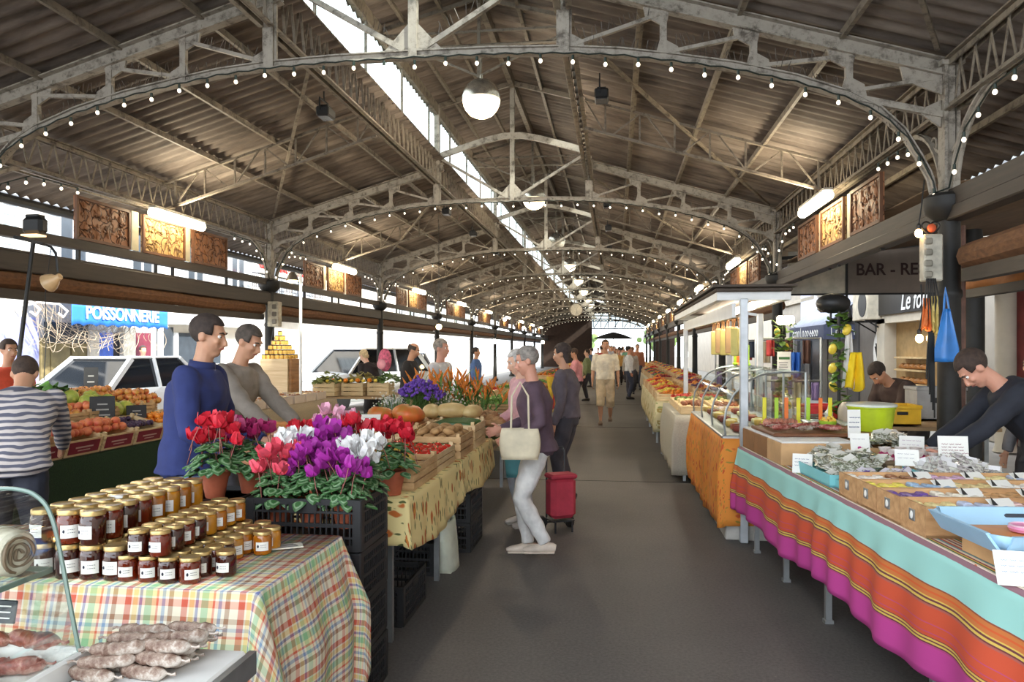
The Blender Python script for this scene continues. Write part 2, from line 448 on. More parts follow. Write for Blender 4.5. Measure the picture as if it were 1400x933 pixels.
# columns
def column_parts():
    out = []
    b = MB()
    for x in (-0.045, 0.045): b.box((x, 0, 3.36), (0.025, 0.13, 1.06))
    b.box((0, 0, 3.36), (0.11, 0.02, 1.06)); b.box((0, 0, 3.36), (0.05, 0.1, 1.04)); b.box((0, 0, 3.86), (0.17, 0.17, 0.04))
    for k in range(9):
        for x in (-0.045, 0.045): b.ball((x, -0.066, 2.95 + k * 0.105), 0.009, 6, 4)
    out.append(('upper_shaft', b, IRON))
    b = MB(); b.lathe([(0.10, 2.62), (0.17, 2.68), (0.19, 2.74), (0.19, 2.80), (0.15, 2.83), (0.08, 2.84)], 20); out.append(('collar', b, BLACK))
    b = MB(); b.lathe([(0.17, 0), (0.17, 0.06), (0.12, 0.12), (0.095, 0.2), (0.085, 1.2), (0.083, 2.0), (0.095, 2.02), (0.095, 2.06), (0.082, 2.08), (0.08, 2.62)], 20)
    out.append(('lower_shaft', b, BLACK))
    for sg in (-1, 1):
        b = MB()
        pts = [(0, sg * (0.10 + 0.75 * (1 - cos(t * pi / 2))), 2.84 + 0.66 * sin(t * pi / 2)) for t in [i / 8 for i in range(9)]]
        for p, q in zip(pts, pts[1:]): b.bar(p, q, 0.07, 0.02); b.bar(V(p) + V((0, sg * 0.02, 0)), V(q) + V((0, sg * 0.02, 0)), 0.02, 0.05)
        b.bar((0, sg * 0.06, 3.15), (0, sg * 0.36, 3.31), 0.025); b.tube([(0, sg * (0.3 + 0.06 * cos(a)), 3.3 + 0.06 * sin(a)) for a in [i * pi / 6 for i in range(13)]], 0.008, 5)
        out.append(('arch_brace', b, IRON))
    return out
proto = None
for side, x in (('left', XL), ('right', XR)):
    for n in range(1, NB):
        lab = 'iron column with black lower shaft and collar, %s on the %s side of the hall' % (ORD[n - 1], side)
        if proto is None:
            proto = thing('iron_column', lab, 'column', (x, BAY * n, 0), 0, 'iron columns along both sides')
            for nm, bb, mm in column_parts(): part(nm, bb, mm, proto)
        else: dup(proto, (x, BAY * n, 0), 0, lab)

# lattice girders, one per bay
def girder(z0, z1, w, step, L=BAY - 0.16):
    out = []
    for nm, z in (('top_chord', z1), ('bottom_chord', z0)):
        b = MB(); s = -1 if nm == 'top_chord' else 1
        for x in (-w / 2, w / 2): b.box((x, 0, z), (0.012, L, 0.06)); b.box((x + (0.02 if x > 0 else -0.02), 0, z - s * 0.02), (0.045, L, 0.012))
        out.append((nm, b))
    b = MB(); k = int(L / step)
    for i in range(k):
        y0 = -L / 2 + i * L / k; y1 = y0 + L / k; ym = (y0 + y1) / 2
        b.bar((-0.006, y0, z0), (-0.006, ym, z1), 0.008, 0.024); b.bar((0.006, ym, z1), (0.006, y1, z0), 0.008, 0.024)
    out.append(('lacing', b)); return out
for kind, xs, (z0, z1), w, step, m in (('eave', (XL, XR), (3.50, 3.86), 0.06, 0.24, IRON2), ('lantern', (CX - LH, CX + LH), (4.47, 4.93), 0.06, 0.22, IRON2)):
    proto = None
    for side, x in zip(('left', 'right'), xs):
        for n in range(0, NB - 1):
            lab = 'latticed iron girder under the %s %s, %s bay from the front' % (side, kind, ORD[n])
            if proto is None:
                proto = thing('lattice_girder', lab, 'girder', (x, BAY * (n + .5), 0), 0, 'lattice girders under the ' + kind)
                for nm, bb in girder(z0, z1, w, step): part(nm, bb, m, proto, smooth=0)
            else: dup(proto, (x, BAY * (n + .5), 0), 0, lab)
# lantern glazing
for k, sg in ((1, -1), (2, 1)):
    x = CX + sg * LH
    b = MB(); b.box((x, (YA + YB) / 2, 5.38), (0.008, YB - YA, 0.8)); struct('window_%d' % k, b, glass(fac=0.12), 0)
    b = MB(); b.box((x, (YA + YB) / 2, 4.97), (0.10, YB - YA, 0.04)); b.box((x, (YA + YB) / 2, 5.74), (0.06, YB - YA, 0.18))
    y = YA
    while y < YB: b.box((x, y, 5.38), (0.03, 0.03, 0.8)); y += 1.625
    f = struct('window_frame_%d' % k, b, IRON2, 0); f.name = 'trim_%d' % (k + 3)
# mid-bay half trusses carrying the tube lamps, with a roof tie rod beside each
def half_truss(sg):
    out = []; a, c = V((sg * 4.36, 0, 3.50)), V((sg * 1.36, 0, 4.40)); h = V((0, 0, 0.36))
    b = MB(); b.bar(a, c, 0.05, 0.03, up=(0, 0, 1)); out.append(('bottom_chord', b))
    b = MB(); b.bar(a + h, c + h, 0.05, 0.03, up=(0, 0, 1)); out.append(('top_chord', b))
    b = MB()
    for i in range(7):
        t0, t1 = (i + .4) / 7, (i + 1.2) / 7; p = a.lerp(c, t0)
        b.bar(p, p + h, 0.022); q = a.lerp(c, min(t1, 1)); b.bar(p + h, q, 0.018) if i % 2 else b.bar(p, q + h, 0.018)
    out.append(('web_bars', b)); return out
for side, sg in (('left', -1), ('right', 1)):
    proto = None
    for n in range(0, NB - 1):
        lab = 'light latticed half truss under the %s roof slope, %s bay' % (side, ORD[n])
        if proto is None:
            proto = thing('half_truss', lab, 'truss', (CX, BAY * (n + .5), 0), 0, 'half trusses at mid bay')
            for nm, bb in half_truss(sg): part(nm, bb, IRON2, proto, smooth=0)
        else: dup(proto, (CX, BAY * (n + .5), 0), 0, lab)
        b = MB(); b.bar((CX + sg * 4.2, BAY * n + 6.3, 3.92), (CX + sg * 1.4, BAY * n + 1.2, 4.72), 0.035, 0.035)
        solo('wind_brace', b, IRON2, 'straight tie bar slanting under the %s roof slope, %s bay' % (side, ORD[n]), 'tie bar', 'tie bars under the roof', smooth=0)
# rods inside the lantern
for n in range(0, 7):
    b = MB(); y = BAY * (n + .5)
    b.bar((CX - 1.45, y, 5.74), (CX, y, 6.13), 0.035, 0.05); b.bar((CX + 1.45, y, 5.74), (CX, y, 6.13), 0.035, 0.05); b.bar((CX - 1.28, y, 5.7), (CX + 1.28, y, 5.7), 0.03)
    b.bar((CX - 1.28, y, 5.7), (CX, y + 0.0, 5.12), 0.025); b.bar((CX + 1.28, y, 5.7), (CX, y, 5.12), 0.025); b.bar((CX, y, 5.1), (CX, y, 6.12), 0.04)
    solo('lantern_frame', b, IRON2, 'slim iron frame inside the lantern, %s bay from the front' % ORD[n], 'frame', 'frames inside the lantern', smooth=0)

# side rails, beams and rolled awnings
CANV = mk_wood((122, 82, 50), (84, 54, 32), (0.6, 6, 14), 0.8, '_canvas')
CANV2 = mat((78, 62, 48), 0.8)
for side, x, sg in (('left', XL, -1), ('right', XR, 1)):
    t = thing('side_rail', 'dark brown upper rail along the %s side carrying the carved panels' % side, 'beam', (x, 36, 2.74))
    xo = x + sg * 0.02
    b = MB(); b.box((xo, 36, 2.80), (0.10, 72, 0.11)); part('rail', b, BEAM, t, True)
    b = MB()
    for n in range(0, 11):
        for k in (1.6, 3.1, 3.5, 5.0): b.box((xo, n * BAY + k, 2.67), (0.035, 0.035, 0.16))
    part('rail_posts', b, BLACK, t, True)
    b = MB(); zb_, hb_ = (2.50, .20) if side == 'left' else (2.665, .11)
    b.box((xo, 36, zb_), (0.14, 72, hb_), 0.01); b.box((xo + sg * 0.05, 36, zb_ + hb_ / 2 + .01), (0.2, 72, 0.03))
    solo('eave_beam', b, BEAM, 'thick dark brown beam along the %s side below the upper rail' % side, 'beam')
    for n in range(0, 10):
        y0, y1 = n * BAY + 0.2, (n + 1) * BAY - 0.2
        if side == 'right' and n == 1: continue
        t = thing('rolled_awning', 'brown canvas awning rolled up under the %s beam, %s bay' % (side, ORD[n]), 'awning', (xo, (y0 + y1) / 2, 2.1), 0, 'rolled awnings under the side beams')
        b = MB(); rnd = random.Random(n)
        pts = [(xo + sg * 0.05, y0 + (y1 - y0) * i / 12, 2.32 + (rnd.random() - .5) * 0.02) for i in range(13)]
        b.tube(pts, [0.10 + rnd.random() * 0.012 for _ in pts], 10); part('canvas', b, CANV, t, True)
        b = MB(); b.box((xo + sg * 0.03, (y0 + y1) / 2, 2.17), (0.09, y1 - y0, 0.10)); part('bottom_bar', b, BEAM, t, True)

# carved panels and tube lamps, at every mid bay
def carved_mat(key, hi, lo):
    t = NT('mat_carved_' + key); co = t.coord()
    w = t.node('ShaderNodeTexVoronoi', i_Scale=9.0, feature='DISTANCE_TO_EDGE'); nz = t.node('ShaderNodeTexNoise', i_Scale=5.0)
    t.l.new(co, nz.inputs['Vector']); v = t.mix(0.25, co, nz.outputs['Color']); t.l.new(v, w.inputs['Vector'])
    h = t.ramp(w.outputs['Distance'], [(0.02, (0, 0, 0)), (0.10, (255, 255, 255))])
    c = t.mix(h, srgb(*lo), t.ramp(t.noise(7, 4, co), [(0.3, tuple(c * 0.8 for c in hi)), (0.7, hi)])); t.bump(h, 0.9, 0.02); return t.done(c, 0.55)
CARV = carved_mat('wood', (158, 104, 66), (84, 48, 26)); CARV2 = carved_mat('wood_pale', (206, 166, 104), (112, 74, 36))
FRM = mat((104, 66, 40), 0.55)
def carved(pale, seed):
    rnd = random.Random(seed); b = MB(); b.box((0, 0, 0.25), (0.025, 0.98, 0.50)); fr = MB()
    for y in (-0.475, 0.475): fr.box((0.018, y, 0.25), (0.03, 0.035, 0.5))
    for z in (0.018, 0.482): fr.box((0.018, 0, z), (0.03, 0.98, 0.035))
    rl = MB()
    for i in range(4):
        for j in range(2):                 # carved figures and leaves in low relief
            c = V((0.016, -0.34 + i * 0.225 + rnd.uniform(-.03, .03), 0.14 + j * 0.21))
            rl.ball(c + V((0, 0, 0.06)), (0.012, 0.028, 0.03), 8, 6); rl.ball(c, (0.014, 0.05, 0.06), 8, 6)
            for k in range(4):
                a = rnd.uniform(0, 6.28); rl.ball(c + V((0, cos(a) * 0.075, sin(a) * 0.07)), (0.012, 0.035, 0.018), 8, 5, rot('X', a))
    return b, fr, rl
WHITE_P = mat((196, 186, 160), 0.7)
TUBE = emit((255, 238, 200), 14)
cp = {}
lampspots = []
for side, x, sg in (('left', XL, 1), ('right', XR, -1)):
    ct = tp = None
    for n in range(1, NB - 1):
        ym = BAY * (n + .5)
        for k, (dy, nm) in enumerate(((-1.25, 'nearer'), (0, 'middle'), (1.2, 'farther'))):
            lab = 'carved wooden relief panel on the %s rail, %s of the %s trio' % (side, nm, ORD[n - 1])
            o = thing('carved_panel', lab, 'carved panel', (x, ym + dy, 2.86), 0 if sg > 0 else pi, 'carved panels on the side rails')
            kk = (nm, side, n % 2)
            if kk not in cp: cp[kk] = [mesh_of(m_, nm_, mt_) for m_, nm_, mt_ in zip(carved(k == 1, k * 7 + n + sg), ('board', 'frame', 'carved_pattern'), ((CARV2 if k == 1 else CARV), FRM, (CARV2 if k == 1 else CARV)))]
            for me, q in zip(cp[kk], ('board', 'frame', 'carved_pattern')): link(q, me, o)
        for dy in (-0.62, 0.6):
            b = MB(); b.box((x - sg * 0.01, ym + dy, 3.12), (0.02, 0.14, 0.5)); 
            solo('pilaster_board', b, WHITE_P, 'cream upright board beside the middle carved panel, %s bay %s side, %s edge' % (ORD[n], side, 'near' if dy < 0 else 'far'), 'board', 'cream boards between carved panels')
        # tube lamp
        lab = 'glowing tube lamp above the middle carved panel, %s bay on the %s' % (ORD[n], side)
        if tp is None:
            tp = thing('tube_lamp', lab, 'lamp', (x + sg * 0.22, ym, 3.36), 0, 'tube lamps along both sides')
            b = MB(); b.box((0, 0, 0.07), (0.11, 1.22, 0.035), 0.008); b.box((-sg * 0.11, 0, 0.08), (0.2, 0.05, 0.02)); part('housing', b, mat((180, 176, 168), 0.5), tp)
            b = MB(); b.tube([(0, -0.62, 0), (0, -0.6, 0), (0, 0.6, 0), (0, 0.62, 0)], [0.03, 0.062, 0.062, 0.03], 16); part('diffuser', b, TUBE, tp)
        else: dup(tp, (x + sg * 0.22, ym, 3.36), 0, lab)
        lampspots.append((x + sg * 0.22, ym, 3.27, sg, n))
# ------------------------------------------------------------------ festoon strings, globes, spots
def glow_ns(rgb, st):
    m = emit(rgb, st)
    try: m.cycles.emission_sampling = 'NONE'
    except Exception: pass
    return m
BULB = glow_ns((255, 240, 214), 1.4); SOCK = mat((26, 44, 34), 0.5); CABLE = mat((24, 34, 28), 0.6)
bb = MB(); bb.lathe([(0.012, 0.0), (0.013, -0.035), (0.010, -0.04)], 8); bb.m = 1; bb.ball((0, 0, -0.058), (0.0165, 0.0165, 0.019), 10, 8)
BULB_ME = mesh_of(bb, 'bulb', [SOCK, BULB])
def arc_pts(pts, step):
    out, acc = [], step / 2
    for p, q in zip(pts, pts[1:]):
        p, q = V(p), V(q); L = (q - p).length
        while acc <= L: out.append(p.lerp(q, acc / L)); acc += step
        acc -= L
    return out
chp = [(-r, 0, z) for r, z in CH[::-1]] + [(r, 0, z) for r, z in CH[1:]]
for n in range(1, NB):
    t = thing('festoon_string', 'string of small round bulbs along the arch of the %s truss' % ORD[n - 1], 'string lights', (CX, BAY * n - 0.06, 0), 0, 'festoon strings along the trusses')
    b = MB(); cab = [V(p) + V((0, 0, -0.02 + 0.012 * (i % 2))) for i, p in enumerate(arc_pts(chp, 0.1))]; b.tube(cab, 0.007, 5, False)
    ps = arc_pts(chp, 0.272)
    if n > 5:
        for p in ps:
            b.m = 0; b.lathe([(0.013, 0.0), (0.012, -0.04)], 5, p + V((0, 0, -0.02))); b.m = 1; b.ball(p + V((0, 0, -0.08)), 0.02, 6, 4)
        part('lit_cable', b, [CABLE, BULB], t); continue
    part('cable', b, CABLE, t)
    for i, p in enumerate(ps):
        o = link('bulb', BULB_ME, t); o.location = p + V((0, 0, -0.02 - 0.01 * (i % 3)))
for side, x, sg in (('left', XL, 1), ('right', XR, -1)):
    for n in range(1, 6):
        t = thing('festoon_string', 'short string of bulbs hung around the %s column on the %s' % (ORD[n - 1], side), 'string lights', (x, BAY * n, 0), 0, 'festoon strings around the columns')
        pts = [(sg * 0.05, -1.5, 3.44), (sg * 0.05, -0.8, 3.42), (sg * 0.05, -0.4, 3.25), (sg * 0.05, -0.2, 3.0), (sg * 0.05, -0.12, 2.86), (sg * 0.12, 0, 2.84), (sg * 0.05, 0.12, 2.86), (sg * 0.05, 0.2, 3.0), (sg * 0.05, 0.4, 3.25), (sg * 0.05, 0.8, 3.42), (sg * 0.05, 1.5, 3.44)]
        b = MB(); b.tube(pts, 0.007, 5, False); part('cable', b, CABLE, t)
        for p in arc_pts(pts, 0.26):
            if abs(p.y) > 0.14: link('bulb', BULB_ME, t).location = p
# globe lamps inside the lantern
GL_TOP = mat((186, 178, 166), 0.25, 0.8, 0.2, 12); GL_ON = emit((255, 232, 190), 2.5); GL_OFF = mat((206, 200, 186), 0.15)
gl = None
for n in range(1, 9):
    on = n != 3
    lab = 'round globe lamp hanging in the lantern, %s from the front%s' % (ORD[n - 1], '' if on else ', unlit lower half')
    y = BAY * n + 3.2
    o = thing('globe_lamp', lab, 'lamp', (CX + 0.04, y, 4.58), 0, 'globe lamps under the lantern')
    b = MB(); b.lathe([(0.245, 0.22), (0.243, 0.27), (0.228, 0.33), (0.19, 0.40), (0.13, 0.45), (0.05, 0.475), (0.02, 0.49), (0.02, 0.54), (0, 0.54)], 24); part('upper_shell', b, GL_TOP, o)
    b = MB(); b.lathe([(0, -0.015), (0.08, -0.005), (0.15, 0.03), (0.2, 0.085), (0.232, 0.15), (0.243, 0.21)], 24); part('lower_glass', b, GL_ON if on else GL_OFF, o)
    b = MB(); b.tube([(0, 0, 0.52), (0, 0, 0.92)], 0.012, 6); b.tube([(-1.25, 0, 0.92), (1.25, 0, 0.92)], 0.02, 6); part('hanger', b, IRON2, o)
    if on and n < 7:
        L = bpy.data.lights.new('globe_light', 'POINT'); L.energy = 60; L.color = (1, 0.86, 0.66); L.shadow_soft_size = 0.2
        lo = bpy.data.objects.new('globe_light', L); COL.objects.link(lo); lo.location = (CX + 0.04, y, 4.45)
for (x, y, z, sg, n) in lampspots:
    if n > 7: continue
    L = bpy.data.lights.new('tube_light', 'AREA'); L.shape = 'RECTANGLE'; L.size = 0.3; L.size_y = 1.2; L.energy = 22; L.color = (1, 0.86, 0.62); L.spread = pi
    lo = bpy.data.objects.new('tube_light', L); COL.objects.link(lo); lo.location = (x + sg * 0.09, y, z + 0.09)
    lo.rotation_euler = (0, -sg * radians(115), 0)
# black floodlights and loudspeakers along the lantern girders
BLK = mat((30, 30, 31), 0.5); SCR = mat((90, 92, 96), 0.2)
fl = None
for side, x, sg in (('left', CX - LH - 0.3, 1), ('right', CX + LH + 0.28, -1)):
    for n in (0, 1, 1.45, 2, 3):
        y = BAY * (n + 1) + 2.1; z = 4.42 if sg < 0 else 4.36
        lab = 'black floodlight box beside the %s lantern girder, %s from the front' % (side, ORD[int(n * 1.3 + .5)])
        if fl is None:
            fl = thing('floodlight', lab, 'floodlight', (x, y, z), 0, 'floodlights beside the lantern girders')
            b = MB(); b.box((0, 0, 0), (0.22, 0.34, 0.14), 0.02); b.box((0, 0, 0.08), (0.14, 0.2, 0.04)); part('housing', b, BLK, fl)
            b = MB(); b.box((0, 0, -0.073), (0.18, 0.28, 0.008)); part('lens', b, SCR, fl)
            b = MB(); b.bar((-0.03, -0.19, 0), (-0.03, -0.19, 0.18), 0.02); b.bar((-0.03, 0.19, 0), (-0.03, 0.19, 0.18), 0.02); b.bar((-0.03, -0.19, 0.18), (-0.03, 0.19, 0.18), 0.02); b.bar((-0.03, 0, 0.18), (-0.03, 0, 0.32), 0.02); part('yoke', b, BLK, fl)
        else: dup(fl, (x, y, z), 0, lab)
for o in [o for o in COL.objects if o.name.startswith('floodlight') and o.parent is None]: o.scale = (.7, .7, .8)
# station-style clock under the fifth truss
t = thing('hanging_clock', 'round white wall clock hanging under the fifth truss above the aisle', 'clock', D(788, 424, 32.4))
b = MB(); b.lathe([(0.27, 0), (0.28, 0.03), (0.28, 0.09), (0.25, 0.10)], 28, M=rot('X', pi / 2)); part('case', b, mat((120, 110, 96), 0.5), t)
b = MB(); b.lathe([(0.245, 0.101), (0.245, 0.104), (0, 0.104)], 28, M=rot('X', pi / 2)); part('dial', b, mat((216, 208, 190), 0.5), t)
b = MB()
for k in range(12): a = k * pi / 6; b.bar((0.19 * sin(a), -0.108, 0.19 * cos(a)), (0.225 * sin(a), -0.108, 0.225 * cos(a)), 0.016, 0.006)
b.bar((0, -0.11, 0), (0.03, -0.11, -0.15), 0.016, 0.006); b.bar((0, -0.11, 0), (0.05, -0.11, 0.11), 0.02, 0.006); part('hands_and_ticks', b, BLK, t)
b = MB(); b.tube([(0, 0.0, 0.27), (0, 0, 0.88)], 0.012, 6); part('hanger', b, IRON2, t)

# ------------------------------------------------------------------ the street on the left
PLAST = mat((226, 220, 208), 0.85, 0, 0.06, 2); PLAST2 = mat((216, 206, 192), 0.85, 0, 0.06, 2); GLASSD = mat((64, 72, 80), 0.12, 0, 0.1, 3)
WHT = mat((232, 232, 230), 0.5, 0, 0.04); STONE = mat((190, 180, 164), 0.8, 0, 0.1, 4)
XF = -13.0
def on(u, v, x=XF): return XP(u, v, x)
def slab(b, u0, v0, u1, v1, th=0.06, x=XF, off=0.0):
    """a shallow box standing on the facade plane, between two corners seen in the picture"""
    p, q = XP(u0, v0, x), XP(u1, v1, x); sg = 1 if x < 0 else -1
    b.box((x + sg * (th / 2 + off), (p.y + q.y) / 2, (p.z + q.z) / 2), (th, abs(q.y - p.y), abs(q.z - p.z)))
def window_unit(bld, x, y, z, w, h, frame_m, pane_m, sg, shutters=None):
    b = MB(); b.box((x + sg * 0.03, y, z), (0.06, w, 0.05)); b.box((x + sg * 0.03, y, z + h), (0.06, w, 0.05))
    for yy in (-w / 2, 0, w / 2): b.box((x + sg * 0.03, y + yy, z + h / 2), (0.05, 0.05, h))
    f = part('window', b, frame_m, bld, True)
    c = MB(); c.box((x + sg * 0.012, y, z + h / 2), (0.02, w, h)); cm = mesh_of(MB(), 'pane', pane_m); bpy.data.meshes.remove(cm)
    inv = Matrix.Translation(-bld.location); c.v = [inv @ p for p in c.v]; link('pane', mesh_of(c, 'pane', pane_m), f)
    if shutters:
        for k in (-1, 1):
            c = MB(); c.box((x + sg * 0.05, y + k * (w / 2 + 0.24), z + h / 2), (0.04, 0.46, h))
            for i in range(8): c.box((x + sg * 0.075, y + k * (w / 2 + 0.24), z + h * (i + .5) / 8), (0.02, 0.38, h * 0.06))
            part('shutter', c, shutters, bld, True)
def house(name, label, x, y0, y1, h, m, sg, sh, floors=(3.6, 6.4), gapy=2.6):
    bld = thing(name, label, 'building', (x - sg * 3, (y0 + y1) / 2, 0))
    b = MB(); b.box((x - sg * 3, (y0 + y1) / 2, h / 2), (6, y1 - y0, h)); part('wall', b, m, bld, True)
    b = MB(); b.box((x - sg * 2.9, (y0 + y1) / 2, h + 0.1), (6.6, y1 - y0, 0.2)); b.box((x + sg * 0.03, (y0 + y1) / 2, 3.3), (0.1, y1 - y0, 0.12)); part('cornice', b, STONE, bld, True)
    k = max(1, int((y1 - y0) / gapy))
    for z in floors:
        for i in range(k): window_unit(bld, x, y0 + (y1 - y0) * (i + .5) / k, z, 0.95, 1.7, WHT, GLASSD, sg, sh)
    return bld
SHUT = mat((186, 196, 200), 0.6); SHUT2 = mat((150, 160, 150), 0.6)
h1 = house('fish_shop_building', 'white plastered house above the blue fish shop awning', XF, 2, 32, 8.5, PLAST, 1, SHUT)
h2 = house('plastered_house', 'broad pale house behind the parked white car, left street', XF, 32.3, 43.9, 9.0, PLAST2, 1, None, (5.2, 7.2), 4)
h3 = house('plastered_house', 'distant pale house at the far end of the left street', XF, 44.2, 70, 8.6, PLAST, 1, SHUT2)
def fpart(name, m, *rects, th=0.06, off=0.0, x=XF, bld=None):
    b = MB()
    for r in rects: slab(b, *r, th=th, off=off, x=x)
    return part(name, b, m, bld or h1, True)
LAV = mat((158, 164, 214), 0.7, 0, 0.06); BLUE = mat((70, 108, 206), 0.6); OLIVE = mat((138, 124, 84), 0.7)
fpart('lavender_wall', LAV, (2, 432, 50, 545))
fpart('olive_door', OLIVE, (52, 462, 64, 545), (66, 462, 92, 545), (95, 462, 115, 545), th=0.08)
fpart('dark_window', GLASSD, (60, 440, 116, 470), th=0.09)
fpart('blue_door', BLUE, (131, 455, 151, 545), th=0.08); fpart('dark_doorway', mat((36, 34, 38), 0.8), (152, 455, 161, 545), th=0.05)
fpart('cream_pillar', mat((222, 214, 196), 0.7), (116, 452, 129, 545), (162, 448, 179, 545), th=0.14)
fpart('maroon_blind', mat((112, 40, 58), 0.7), (180, 455, 203, 503), th=0.07); fpart('white_mullion', WHT, (203, 445, 208, 545), (213, 445, 218, 545), (236, 455, 239, 520), th=0.12)
fpart('shop_window', GLASSD, (208, 447, 213, 510), (219, 447, 235, 512), (240, 455, 300, 512), th=0.05)
fpart('stone_sill', WHT, (128, 503, 345, 548), th=0.16)
fpart('shop_fascia', WHT, (229, 425, 345, 450), th=0.5)
# a balcony with a railing and red flowers seen through the gap above the beam
b = MB(); p, q = on(309, 403), on(352, 412); y0, y1, zb = p.y, q.y + 4, 3.25
bal = thing('balcony', 'white balcony with patterned railing and red flowers, upper floor by the left column', 'balcony', (XF + 0.5, (y0 + y1) / 2, zb))
b.box((XF + 0.5, (y0 + y1) / 2, zb), (1.0, y1 - y0, 0.12)); part('slab', b, STONE, bal, True)
b = MB(); xr = XF + 0.95; k = int((y1 - y0) / 0.14)
b.box((xr, (y0 + y1) / 2, zb + 0.95), (0.05, y1 - y0, 0.04)); b.box((xr, (y0 + y1) / 2, zb + 0.15), (0.04, y1 - y0, 0.03))
for i in range(k): y = y0 + (y1 - y0) * i / k; b.bar((xr, y, zb + 0.06), (xr, y, zb + 0.95), 0.016); b.tube([(xr, y + 0.07 + 0.05 * cos(a), zb + 0.55 + 0.09 * sin(a)) for a in [j * pi / 4 for j in range(9)]], 0.008, 4)
part('railing', b, mat((70, 72, 84), 0.5), bal, True)
for k in range(4):
    o = thing('flower_trough', 'red geranium trough on the left balcony railing, %s along' % ORD[k], 'planter', (xr + 0.02, y0 + 0.8 + k * 1.5, zb + 0.96), 0, 'flower troughs on the balcony')
    b = MB(); b.box((0, 0, 0.08), (0.16, 0.8, 0.16), 0.02); part('trough', b, mat((206, 200, 190), 0.7), o)
    b = MB(); rnd = random.Random(k)
    for _ in range(40): b.ball((rnd.gauss(0, 0.05), rnd.uniform(-.4, .4), 0.2 + rnd.random() * 0.14), rnd.uniform(.025, .05), 6, 4)
    part('blossoms', b, mat((206, 62, 58), 0.6), o)
# blue awning with lettering
p, q = on(97, 417, XF + 1.3), on(228, 447, XF + 1.3); y0, y1 = p.y, q.y; zt, zb = 2.64, 2.12
aw = thing('shop_awning', 'blue fish shop awning with white capital lettering and scalloped edge', 'awning', (XF + 0.9, (y0 + y1) / 2, zb))
AWB = mat((42, 116, 206), 0.7, 0, 0.06, 4)
b = MB(); b.add([(XF + 0.05, y0, zt + 0.35), (XF + 0.05, y1, zt + 0.35), (XF + 1.3, y1, zt), (XF + 1.3, y0, zt)], [(0, 1, 2, 3)])
def vl(u, v): return (XF + 1.31 + 0.01 * sin(u * 40), y0 + (y1 - y0) * u, zt - v * (zt - zb - 0.05 * abs(sin(u * pi * 9))))
b.grid(vl, 72, 4); part('canvas', b, AWB, aw, True, solid=0.01)
text('lettering', 'POISSONNERIE', 0.40, WHT, aw, V((XF + 1.345, (y0 + y1) / 2, (zt + zb) / 2 + 0.035)) - aw.location, plane((0, 1, 0), (0, 0, 1)), 0.006, 0.008, 0, 'CENTER', 1.03)
b = MB()
for y in (y0 - 0.9, y0 - 0.1):
    b.tube([(XF + 0.05, y, 2.5), (XF + 0.6, y, 2.62), (XF + 1.1, y, 2.58), (XF + 1.3, y, 2.42), (XF + 1.2, y, 2.3), (XF + 1.08, y, 2.38)], 0.025, 6)
part('curled_bracket', b, WHT, aw, True)
# fishing net draped under the awning
NETM = mat((176, 160, 138), 0.8); b = MB(); rnd = random.Random(5)
for i in range(46):
    ya, yb = y0 - 1.6 + rnd.random() * 3.6, y0 - 1.2 + rnd.random() * 4.4; za = 2.45 + rnd.random() * 0.2; sag = 0.3 + rnd.random() * 0.7
    b.tube([(XF + 1.0 + 0.15 * sin(i), ya + (yb - ya) * t, za - sag * 4 * t * (1 - t)) for t in [k / 10 for k in range(11)]], 0.0045, 4, False)
for i in range(18):
    y = y0 + 0.4 + i * 0.2; L = 0.3 + rnd.random() * 0.5
    b.tube([(XF + 1.1, y + 0.1 * sin(t * 6 + i), 2.2 - L * t) for t in [k / 6 for k in range(7)]], 0.009, 4, False)
solo('fishing_net', b, NETM, 'pale fishing net draped below the blue awning', 'net', kind='stuff')

